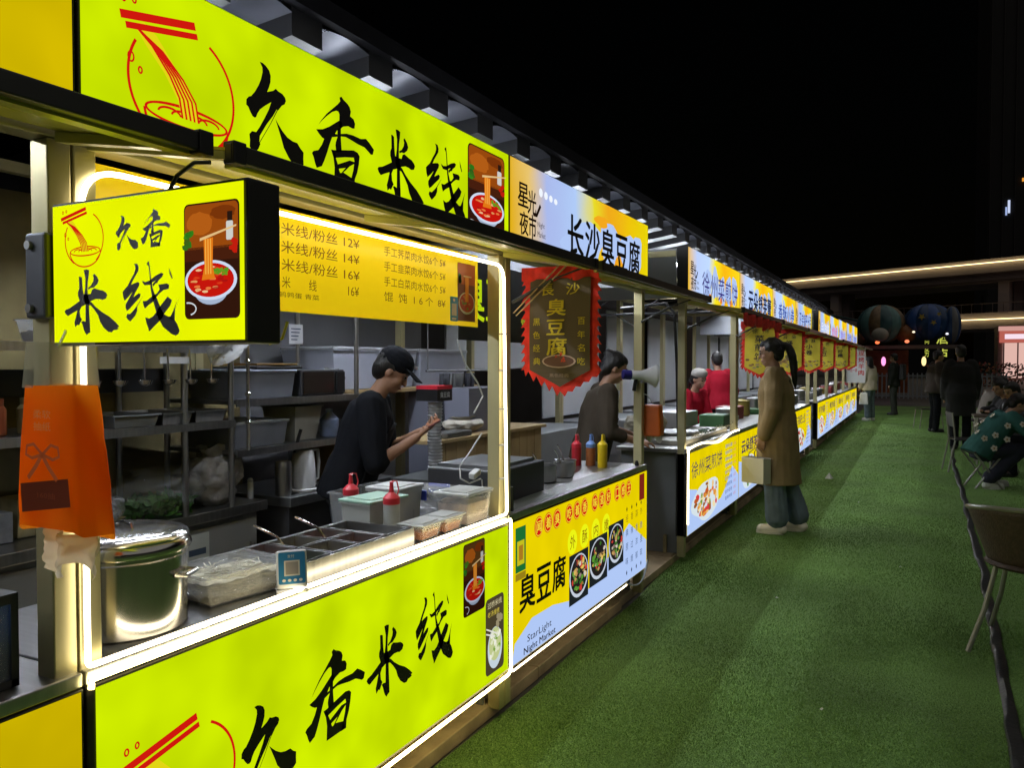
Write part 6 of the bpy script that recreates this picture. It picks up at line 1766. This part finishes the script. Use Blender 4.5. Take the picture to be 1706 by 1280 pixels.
# -- cooks in red further in
M_REDS = P('red_shirt', (.38, .012, .03), .85, spec=.12, var=.12, bump=.2, bscale=50)
ck1, Hk, _, _ = person('cook in a red top and pale cap bending over the basin', (-2.45, 9.25, .055), -25, lean=20, hp=5, S=.93, vox=.011, pel=(0, 0, .74),
    arms={1: ((.22, .20, .88), (.42, .12, .86)), -1: ((.22, -.20, .88), (.42, -.12, .86))}, top=(M_REDS, -.1, .02), bottom=M_BLKC, shoes=M_BLACK, hair='tied', fingers=False, group='cooks in red')
cp = Blob(); cp.ell(Hk(-.01, 0, .07), (.11, .095, .075)); cp.build('cap', P('pale_cap', (.4, .38, .35), .8), ck1, .01, 2)
person('second cook in red seen from behind, deeper in the stall', (-2.5, 11.4, .055), 120, lean=14, S=.95, vox=.013, top=(M_REDS, -.1, .02), bottom=M_BLKC, shoes=M_BLACK, hair='short', fingers=False, face=False, group='cooks in red')

# -- couple at the end of the row
M_CRM = P('cream_jacket', (.5, .44, .33), .85, var=.06, bump=.2, bscale=30)
c1, H1, _, _ = person('long haired woman in a cream jacket at the end of the row', (-1.13, 22.7, .013), 150, lean=2, S=.98, vox=.013, top=(M_CRM, -.12, .05), bottom=M_JEAN, wide=1.2, shoes=P('white_shoe', (.65, .65, .65), .6), hair='long', fingers=False,
    arms={1: ((.02, .25, 1.10), (.12, .22, .90)), -1: ((.02, -.25, 1.10), (.12, -.22, .90))})
tg = thing('shopping_bag', 'white shopping bag carried by the woman in the cream jacket', 'bag', (-1.25, 22.45, .45), local=True)
m = MB(); m.obox((0, 0, .15), (.22, .10, .30), taper=.8); m.build('body', M_WHITE, tg, bevel=.02)
m = MB(); m.tube([(-.04, 0, .29), (0, 0, .40), (.04, 0, .29)], .006, n=5); m.build('handle', M_WHITE, tg)
M_DKC = P('dark_jacket', (.022, .024, .02), .85, spec=.12, var=.2)
c2, H2, _, _ = person('person in dark clothes with a black backpack at the end of the row', (-.63, 25.6, .013), 170, lean=0, S=1.04, vox=.014, top=(M_DKC, -.14, .04), bottom=P('olive_trousers', (.03, .033, .025), .9), shoes=M_BLACK, hair='short', fingers=False)
m = MB(); m.obox((-.22, 0, 1.2), (.16, .30, .44), taper=.9); m.build('backpack', P('backpack', (.008, .008, .009), .6), c2, bevel=.04)

# -- diners on the open side
M_GRNJ = P('teal_jumper', (.03, .095, .085), .9, spec=.12, var=.15, bump=.3, bscale=40)
gj, Hg, atg, _ = person('diner in a teal jumper with white flowers, bent over the table', (.70, 11.05, .013), 22, lean=38, hp=10, S=.98, vox=.009, pel=(-.02, 0, .50),
    legs={1: ((.36, .12, .47), (.20, .13, .09)), -1: ((.38, -.10, .47), (.02, -.12, .09))},
    arms={1: ((.42, .22, .72), (.62, .10, .76)), -1: ((.40, -.24, .70), (.62, -.08, .76))},
    top=(M_GRNJ, -.12, .045), bottom=P('navy_trousers', (.012, .015, .03), .9), wide=1.2, shoes=P('pale_shoe', (.55, .57, .52), .6), hair='tied')
M_FLW = P('white_flower_knit', (.55, .52, .45), .9); M_FLC = P('flower_heart', (.3, .16, .04), .9)
def flower(p, nrm, s_, par):
    nrm = V3(nrm).normalized(); a = nrm.orthogonal().normalized(); b_ = nrm.cross(a); p = V3(p)
    m = MB()
    for k_ in range(5):
        t_ = k_*1.2566 + .4
        c = p + (a*math.cos(t_) + b_*math.sin(t_))*s_*.62
        m.add([c + (a*math.cos(q*.7854) + b_*math.sin(q*.7854))*s_*.42 + nrm*.003 for q in range(8)], [tuple(range(8))])
    m.mat(1); m.add([p + (a*math.cos(q*.7854) + b_*math.sin(q*.7854))*s_*.3 + nrm*.006 for q in range(8)], [tuple(range(8))])
    m.build('flower', [M_FLW, M_FLC], par)
for (k_, sx_, f_) in ((.03, -.17, .03), (.16, -.175, -.06), (.20, -.185, .07), (.33, -.19, -.03), (.06, -.15, -.12)):
    c = atg(k_, f_); flower((c.x, sx_*1.27, c.z), (-.1, -1, .15), .038, gj)
flower((.42, -.31, .72), (0, -1, .3), .036, gj); flower((.30, -.30, .80), (-.2, -1, .3), .034, gj)
for (k_, yy_) in ((.10, -.05), (.26, .03), (.36, -.08), (.20, .10)):
    c = atg(k_, -.175); flower((c.x, yy_, c.z), (-.7, 0, .7), .037, gj)
d1 = person('tall figure in black standing on the turf beside the diners', (.66, 15.86, .013), 100, lean=3, S=1.06, vox=.013, top=(P('black_coat', (.008, .008, .008), .9), -.1, .06), skirt=(.55, .04, 0), bottom=M_BLKC, shoes=M_BLACK, hair='short', fingers=False, face=False)[0]
d2 = person('person in brown half hidden behind the tall figure in black', (.33, 19.6, .013), 20, lean=4, S=1.04, vox=.015, top=(P('brown_coat', (.03, .02, .015), .9), -.12, .06), bottom=M_BLKC, shoes=M_BLACK, hair='short', fingers=False)[0]
sit = {1: ((.36, .11, .48), (.32, .12, .09)), -1: ((.36, -.11, .48), (.30, -.12, .09))}
sarm = {1: ((.22, .22, .78), (.42, .12, .77)), -1: ((.22, -.22, .78), (.42, -.12, .77))}
for i, (x_, y_, rz_, lab, mt) in enumerate((
    (1.33, 14.2, 205, 'diner with reddish hair in black sitting at the table by the pink shop', P('black_knit', (.02, .02, .022), .9)),
    (1.12, 17.3, 30, 'diner in a pale top sitting with back to the turf', P('pale_knit', (.28, .25, .23), .9)),
    (1.72, 18.6, 190, 'diner in dark clothes at the farther table', P('dark_knit', (.03, .025, .03), .9)),
    (1.30, 12.55, 215, 'diner in black facing the one in the teal jumper', P('black_knit', (.02, .02, .022), .9)))):
    person(lab, (x_, y_, .013), rz_, group='seated diners', lean=20, hp=10, S=1.0, vox=.013, pel=(0, 0, .50), legs=sit, arms=sarm, top=(mt, -.1, .035), bottom=M_BLKC, shoes=M_BLACK, hair='long' if i == 0 else 'short', fingers=False)

# ------------------------------------------------------------------ seats and tables on the open side
M_RATT = P('dark_brown_weave', (.07, .045, .035), .6, var=.3, vscale=50, bump=.5, bscale=120)
M_TUBE_M = P('worn_grey_tube', (.3, .3, .26), .4, .5)
def tub_chair(label, x, y, rz, group='tub chairs on the turf'):
    o = thing('tub_chair', label, 'chair', (x, y, .013), R(rz), group, local=True)
    rim = []
    for i in range(25):
        a = R(-125 + 250*i/24); rim.append((-.30*math.cos(a)*1.0 + .02, .31*math.sin(a), .765 - .10*(1 - math.cos(a))*.5))
    m = MB()
    def shell(u, v):
        p = V3(rim[0]); k_ = u*24; i = min(23, int(k_)); f = k_ - i
        p = V3(rim[i])*(1-f) + V3(rim[i+1])*f
        q = V3((p.x*.68 + .02, p.y*.68, .45))
        return tuple(p*(1-v) + q*v)
    m.grid(shell, 48, 8); m.build('backrest', M_RATT, o, smooth=2, solid=.008)
    m = MB(); m.tube(rim, .013, n=8); m.build('rim', M_TUBE_M, o, smooth=True)
    m = MB(); m.lathe([(.02, .43), (.215, .435), (.235, .45), (.22, .465), (0, .47)], (.03, 0, 0), n=30); m.build('seat', M_RATT, o, smooth=True)
    for sx in (-1, 1):
        for sy in (-1, 1):
            m = MB(); m.tube([(.03 + .15*sx, .15*sy, .44), (.03 + .20*sx, .19*sy, .22), (.03 + .265*sx, .25*sy, .003)], .0125, n=8); m.build('leg', M_TUBE_M, o, smooth=True)
    return o
tub_chair('dark woven tub chair with splayed tube legs in the near corner', .545, 4.86, 75)
def stool(label, x, y, rz=0):
    o = thing('folding_stool', label, 'stool', (x, y, .013), R(rz), 'stools at the tables', local=True)
    m = MB(); m.obox((0, 0, .44), (.36, .36, .03)); m.build('seat', M_BLACK, o, bevel=.01)
    for sy in (-1, 1):
        m = MB(); m.tube([(-.17, .16*sy, .43), (.15, .16*sy, .005)], .011, n=6); m.build('leg', M_TUBE_M, o)
        m = MB(); m.tube([(.17, .14*sy, .43), (-.15, .14*sy, .005)], .011, n=6); m.build('leg', M_TUBE_M, o)
    return o
stool('black folding stool under the diner in the teal jumper', .70, 11.05, 22)
for i, (x_, y_) in enumerate(((1.33, 14.2), (1.12, 17.3), (1.72, 18.6), (1.30, 12.55))):
    stool(['stool under the red haired diner', 'stool under the diner in the pale top', 'stool under the diner at the farther table', 'stool under the diner in black across the table'][i], x_, y_, 20*i)
def chair(label, x, y, rz):
    o = thing('metal_chair', label, 'chair', (x, y, .013), R(rz), 'metal chairs on the turf', local=True)
    m = MB(); m.obox((0, 0, .45), (.42, .42, .02)); m.build('seat', M_BLACK, o, bevel=.01)
    m = MB(); m.obox((-.22, 0, .72), (.02, .40, .20), (0, -8, 0)); m.build('backrest', M_BLACK, o, bevel=.008)
    for sy in (-1, 1):
        m = MB(); m.tube([(.24, .19*sy, .003), (.19, .19*sy, .44)], .011, n=6); m.build('leg', M_TUBE_M, o)
        m = MB(); m.tube([(-.28, .19*sy, .003), (-.20, .19*sy, .44), (-.235, .19*sy, .82)], .011, n=6); m.build('leg', M_TUBE_M, o)
    return o
chair('empty metal chair with thin legs at the edge of the turf', .20, 20.6, 200)
chair('metal chair with a pale leg beside the diner in the teal jumper', .62, 12.6, 10)
chair('dark metal chair behind the tall figure', 1.0, 16.8, 150)
def table(label, x, y, lx=.9, ly=.6):
    o = thing('folding_table', label, 'table', (x, y, .013), 0, 'tables on the turf', local=True)
    m = MB(); m.box(-lx/2, lx/2, -ly/2, ly/2, .70, .725); m.build('top', P('table_top', (.1, .075, .055), .45, var=.25), o, bevel=.004)
    for sx in (-1, 1):
        for sy in (-1, 1):
            m = MB(); m.cyl((sx*(lx/2 - .05), sy*(ly/2 - .05), .003), (sx*(lx/2 - .05), sy*(ly/2 - .05), .70), .014, n=8); m.build('leg', M_TUBE_M, o)
    return o
table('table where the diner in the teal jumper leans', 1.60, 11.45, .75, .8)
table('table by the red haired diner', .98, 13.75, .5, .6); table('long brown table behind the tall figure', 1.6, 17.9, 1.0, .5)
m = MB(); m.grid(lambda u, v: (1.28 + .30*u, 10.98 + .34*v, .742 + .02*(abs(u-.5)**2 + abs(v-.5)**2)), 8, 8); tag(m.build('food_tray', M_WHITE, smooth=2, solid=.004), 'white paper food tray in front of the diner in the teal jumper', 'tray')
lathe_thing('paper_bowl', 'white paper bowl on the tray of the teal jumper diner', 'bowl', [(.045, 0), (.05, .004), (.07, .07), (.073, .07), (.066, .06), (.045, .01), (0, .01)], (1.45, 11.02, .75), M_WHITE, n=20)
# litter
m = MB(); m.add([(-1.06, 10.95, .02), (-.98, 10.93, .022), (-.96, 11.03, .02), (-1.05, 11.04, .02), (-1.01, 10.98, .095)], [(0, 1, 4), (1, 2, 4), (2, 3, 4), (3, 0, 4)])
tag(m.build('paper_scrap', M_WHITE), 'crumpled white paper scrap lying on the turf', 'litter')
random.seed(44)
for i, (x_, y_) in enumerate(((-.35, 3.6), (-.78, 5.2), (-.1, 6.4), (-.55, 9.2), (-.9, 13.5))):
    m = MB(); r_ = random.uniform(.006, .012); a0 = random.uniform(0, 6)
    m.add([(x_ + r_*math.cos(a0 + q*1.26)*random.uniform(.6, 1.3), y_ + r_*math.sin(a0 + q*1.26)*random.uniform(.6, 1.3), .026 + random.uniform(-.003, .004)) for q in range(5)] + [(x_, y_, .034)], [(q, (q+1) % 5, 5) for q in range(5)])
    tag(m.build('paper_scrap', M_WHITE), ['tiny white scrap on the near turf', 'tiny white scrap before the gap in the row', 'tiny white scrap near the middle of the turf', 'tiny white scrap beyond the woman in khaki', 'tiny white scrap far down the turf'][i], 'litter', 'scraps on the turf')
bpy.data.scenes.remove(tmp_scene)
# ------------------------------------------------------------------ far side of the plaza
M_BRDG = P('bridge_stone', (.46, .39, .39), .7, var=.12, vscale=.3)
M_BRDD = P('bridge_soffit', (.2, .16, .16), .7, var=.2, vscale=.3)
M_LINE = EM((255, 226, 160), 3.2)
br = thing('footbridge', 'two level footbridge with glowing warm edge lines across the plaza', 'footbridge', (5.9, 92.8, 0))
ev = V3((.888, -.46, 0)); nv = V3((.46, .888, 0)); bo_ = V3((5.9, 92.8, 0))
def beam(nm, s0, s1, d0, d1, z0, z1, mat, par):
    m = MB(); c = [bo_ + ev*s0 + nv*d0, bo_ + ev*s1 + nv*d0, bo_ + ev*s1 + nv*d1, bo_ + ev*s0 + nv*d1]
    m.add([p + V3((0, 0, z0)) for p in c] + [p + V3((0, 0, z1)) for p in c], [(0,3,2,1),(4,5,6,7),(0,1,5,4),(1,2,6,5),(2,3,7,6),(3,0,4,7)])
    return m.build(nm, mat, par)
up_ = beam('upper_deck', -34, 22, 0, 9, 10.6, 11.95, M_BRDG, br); beam('soffit', -34, 22, .4, 8.6, 9.65, 10.59, M_BRDD, up_)
for i in range(5): beam('slat', -34, 22, .2 + i*.02, .25 + i*.02, 9.9 + i*.14, 9.95 + i*.14, M_BRDG, up_)
beam('light_line', -34, 22, -.30, -.20, 11.5, 11.58, M_LINE, up_)
lo_ = beam('lower_deck', -34, 22, 0, 9, 5.0, 6.6, M_BRDG, br); beam('light_line', -6.2, 22, -.30, -.20, 5.88, 5.96, M_LINE, lo_)
for s_ in (-17.5, .9, 16):
    beam('pillar', s_, s_ + .95, .6, 1.8, 6.6, 10.6, M_BRDG, br); beam('pillar', s_ + 1.1, s_ + 1.9, 1.4, 2.6, 6.6, 10.6, M_BRDD, br)
    beam('pillar', s_, s_ + .95, .6, 1.8, 0, 5.0, M_BRDG, br)
for i in range(56):
    s_ = -33.5 + i
    beam('baluster', s_, s_ + .05, .3, .35, 6.61, 7.5, M_BRDD, br)
beam('handrail', -34, 22, .28, .36, 7.5, 7.57, M_BRDD, br)
for (s_, lab) in ((-.7, 'silhouetted person walking on the footbridge deck by the pillar'), (-3.2, 'silhouetted person standing on the footbridge deck')):
    p = bo_ + ev*s_ + nv*.9; person_root = thing('person', lab, 'person', (p.x, p.y, 6.61), R(18), 'people on the footbridge', local=True)
    m = MB(); m.lathe([(.10, 0), (.13, .05), (.12, .45), (.16, .85), (.17, 1.1), (.2, 1.38), (.07, 1.46), (.06, 1.5), (.1, 1.55), (.11, 1.65), (.07, 1.74), (0, 1.76)], (0, 0, 0), n=14, sx=.75)
    m.build('body', M_BLKC, person_root, smooth=True)
# tower at the right
tw = thing('tower_block', 'dark tower block rising at the picture edge with a few lit signs', 'building', (30, 150, 0))
m = MB(); m.box(9.0, 60, 140, 170, 0, 120); m.build('wall', P('dark_facade', (.02, .018, .017), .6, var=.3, vscale=.2), tw)
for i in range(9):
    m = MB(); m.box(9.2 + i*1.6, 9.35 + i*1.6, 139.8, 139.99, 12, 118); m.build('fin', P('facade_fin', (.035, .03, .028), .6), tw)
for (x_, z_, w_, h_, c_) in ((11.25, 23.6, .22, 1.2, (170, 190, 240)), (11.55, 23.9, .3, 1.9, (210, 222, 255)), (13.3, 28.4, .9, .5, (240, 160, 60)), (13.1, 57.6, 3, .5, (240, 190, 90))):
    m = MB(); m.box(x_, x_ + w_, 139.6, 139.78, z_, z_ + h_); m.build('lit_sign', EM(c_, .9, sample=False), tw)
# lit shop under the bridge
sh_ = thing('shop_front', 'pink lit shop front under the footbridge', 'shop', (9, 86, 0))
m = MB(); m.box(6.5, 20, 86, 90, 0, 4.98); m.build('wall', P('shop_wall', (.3, .2, .19), .6), sh_)
m = MB(); m.box(6.9, 20, 85.85, 85.98, 0.2, 3.4); w1 = m.build('window', EM((236, 190, 178), .9), sh_)
for x_ in (6.9, 8.0, 9.1, 10.2, 11.5):
    m = MB(); m.box(x_, x_ + .1, 85.7, 85.84, .2, 3.4); m.build('mullion', P('rose_frame', (.35, .1, .09), .5), w1)
m = MB(); m.box(6.6, 20, 85.6, 85.84, 3.42, 4.5); f_ = m.build('fascia', EM((206, 110, 96), .75), sh_)
m = MB(); m.box(7.0, 8.6, 85.45, 85.59, 3.75, 4.2); m.build('sign', EM((250, 226, 240), 1.0), f_)
m = MB(); m.box(6.5, 20, 85.3, 85.59, 4.5, 4.9); m.build('canopy_edge', EM((226, 170, 160), .8), sh_)
# vertical hotel sign far away
hsn = thing('hotel_sign', 'vertical yellow green hotel sign far beyond the bridge', 'sign', (0.5, 120, 0))
m = MB(); m.box(-2.5, 4.2, 121, 124, 0, 8.2); m.build('block', P('far_block', (.01, .01, .01), .8), hsn)
pr = PY(120.99); gl = EM((214, 222, 90), .8, sample=False)
for i, c_ in enumerate('酒店'): pr.text(c_, 2.1, 4.15 - i*1.75, 1.5, gl, w=1.35, bold=.02)
for i, c_ in enumerate('商务'): pr.text(c_, .7, 4.15 - i*1.75, 1.4, gl, w=.55, bold=.0)
pr.poly([(2.5, 2.0), (3.0, 1.5), (2.5, 1.0), (2.7, 1.5)], gl); pr.build('lettering', hsn)
# fence with vertical pickets
fe = thing('picket_fence', 'white picket fence closing the plaza beyond the turf', 'fence', (-.6, 35.8, 0))
for i in range(34):
    x_ = -2.3 + i*.16
    m = MB(); m.box(x_, x_ + .05, 35.8, 35.83, .08, 1.12); m.build('picket', M_LGREY, fe)
for z_ in (.16, .98):
    m = MB(); m.box(-2.4, 3.2, 35.84, 35.88, z_, z_ + .05); m.build('rail', M_LGREY, fe)
panel('notice_board', 'grey notice panel beside the picket fence', 'board', .55, 1.5, 35.6, 35.66, .2, 1.35, P('dim_panel', (.12, .13, .15), .5))
# inflatable ride
rd = thing('inflatable_ride', 'big rounded blue inflatable ride top with lit lamps behind the fence', 'ride', (-1.2, 39, 0))
M_INF = [P('inflatable_blue', (.02, .06, .16), .4, var=.3, vscale=2), P('inflatable_teal', (.05, .12, .13), .4, var=.3, vscale=2), P('inflatable_tan', (.22, .14, .07), .45, var=.3), P('inflatable_orange', (.25, .09, .02), .45)]
def puff(c, r, mt, nm='inflated_lobe'):
    m = MB(); m.add([(c[0] + v[0]*r[0], c[1] + v[1]*r[1], c[2] + v[2]*r[2]) for v in SPH[0]], SPH[1]); return m.build(nm, mt, rd, smooth=2)
def gored(c, r, mats, n=12):
    """inflated dome sewn from bulging gores"""
    for g_ in range(n):
        m = MB()
        def f(u, v):
            th = math.pi*(.02 + .96*v); ph_ = 2*math.pi*(g_ + u)/n
            k_ = 1 + .06*math.sin(math.pi*u)*math.sin(th)
            return (c[0] + r[0]*k_*math.sin(th)*math.cos(ph_), c[1] + r[1]*k_*math.sin(th)*math.sin(ph_), c[2] + r[2]*k_*math.cos(th))
        m.grid(f, 6, 14); m.build('gore', mats[g_ % len(mats)], rd, smooth=2)
M_STAR = P('inflatable_yellow', (.5, .36, .05), .45)
gored((.35, 39.2, 3.3), (.95, .85, .8), [M_INF[0], P('inflatable_royal', (.03, .09, .3), .4)])
gored((-1.5, 39.0, 3.25), (.95, .85, .85), [M_INF[1], P('inflatable_mint', (.12, .25, .24), .4), M_INF[2]])
gored((1.25, 39.0, 3.15), (.35, .45, .8), [P('inflatable_grey', (.16, .16, .16), .4), M_INF[0]], 8)
puff((-2.35, 39.1, 2.85), (.38, .4, .5), M_INF[2]); puff((-.5, 38.9, 2.8), (.42, .45, .42), M_INF[3]); puff((-1.5, 38.0, 2.75), (.35, .25, .3), P('inflatable_cream', (.4, .36, .3), .45))
for (x_, z_, r_) in ((.1, 3.5, .16), (.55, 3.25, .13), (.75, 3.6, .11)):
    m = MB(); m.add([(x_ + r_*(1 if q % 2 else .45)*math.cos(q*.6283 + .3), 38.30 - .02*q % .01, z_ + r_*(1 if q % 2 else .45)*math.sin(q*.6283 + .3)) for q in range(10)], [tuple(range(10))]); m.build('star_patch', M_STAR, rd, solid=.01)
m = MB(); m.grid(lambda u, v: (-6.6 + 4.2*u, 39.5 + 2*v, 3.1 + .75*math.sin(math.pi*(.25 + .6*u))), 16, 4); m.build('blue_cover', M_INF[1], rd, smooth=2, solid=.05)
m = MB(); m.box(-2.9, 1.6, 38.6, 39.6, 2.15, 2.3); m.build('deck_roof', P('ride_roof', (.2, .15, .14), .5), rd)
for x_ in (-2.8, .75, 1.5):
    m = MB(); m.cyl((x_, 38.7, 0), (x_, 38.7, 2.15), .05, n=8); m.build('pole', M_WHITE, rd)
m = MB(); m.box(-2.7, -.4, 39.4, 39.5, .2, 2.1); m.build('back_panel', P('ride_panel', (.3, .1, .03), .5, var=.5, vscale=3), rd)
for i, (x_, z_, c_) in enumerate(((-1.6, 2.42, (255, 120, 70)), (-.45, 2.45, (255, 130, 90)), (-1.35, 1.6, (255, 150, 210)), (.2, 1.6, (250, 220, 150)), (-.2, 2.85, (255, 236, 200)), (1.05, 2.75, (240, 240, 255)))):
    m = MB(); r_ = .09 if i < 4 else .055; k_ = 2.2 if i in (2, 3) else .8
    m.add([(x_ + v[0]*r_, 38.05 + v[1]*r_, z_ + v[2]*r_*k_) for v in SPH[0]], SPH[1]); m.build('lamp', EM(c_, 1.6), rd, smooth=2)
# flower bed / dark red planting line
pl_ = MB(); random.seed(5)
for i in range(700):
    p = V3((random.uniform(.3, 4.5), random.uniform(36.3, 37.2), random.uniform(.6, 1.5))); q = V3((random.uniform(-1, 1), random.uniform(-1, 1), random.uniform(-1, 1))).normalized()*.12; s_ = q.orthogonal().normalized()*.06
    pl_.mat(i % 3); pl_.add([p, p + q*.5 + s_, p + q, p + q*.5 - s_], [(0, 1, 2, 3)])
tag(pl_.build('flower_hedge', [P('red_leaf', (.22, .03, .02), .7), P('orange_leaf', (.3, .1, .02), .7), P('dark_leaf', (.02, .03, .01), .7)]), 'row of red and orange flowers behind the fence', 'flower bed', kind='stuff')
# dark planting by the tables
pb = MB()
for i in range(900):
    p = V3((random.uniform(2.2, 4.8), random.uniform(21, 22.2), random.uniform(.1, 1.3))); q = V3((random.uniform(-1, 1), random.uniform(-1, 1), random.uniform(-1, 1))).normalized()*.10; s_ = q.orthogonal().normalized()*.035
    pb.add([p, p + q*.5 + s_, p + q, p + q*.5 - s_], [(0, 1, 2, 3)])
tag(pb.build('planting', P('dusk_leaf', (.035, .03, .028), .7)), 'dark shrubs beyond the tables', 'shrub', kind='stuff')
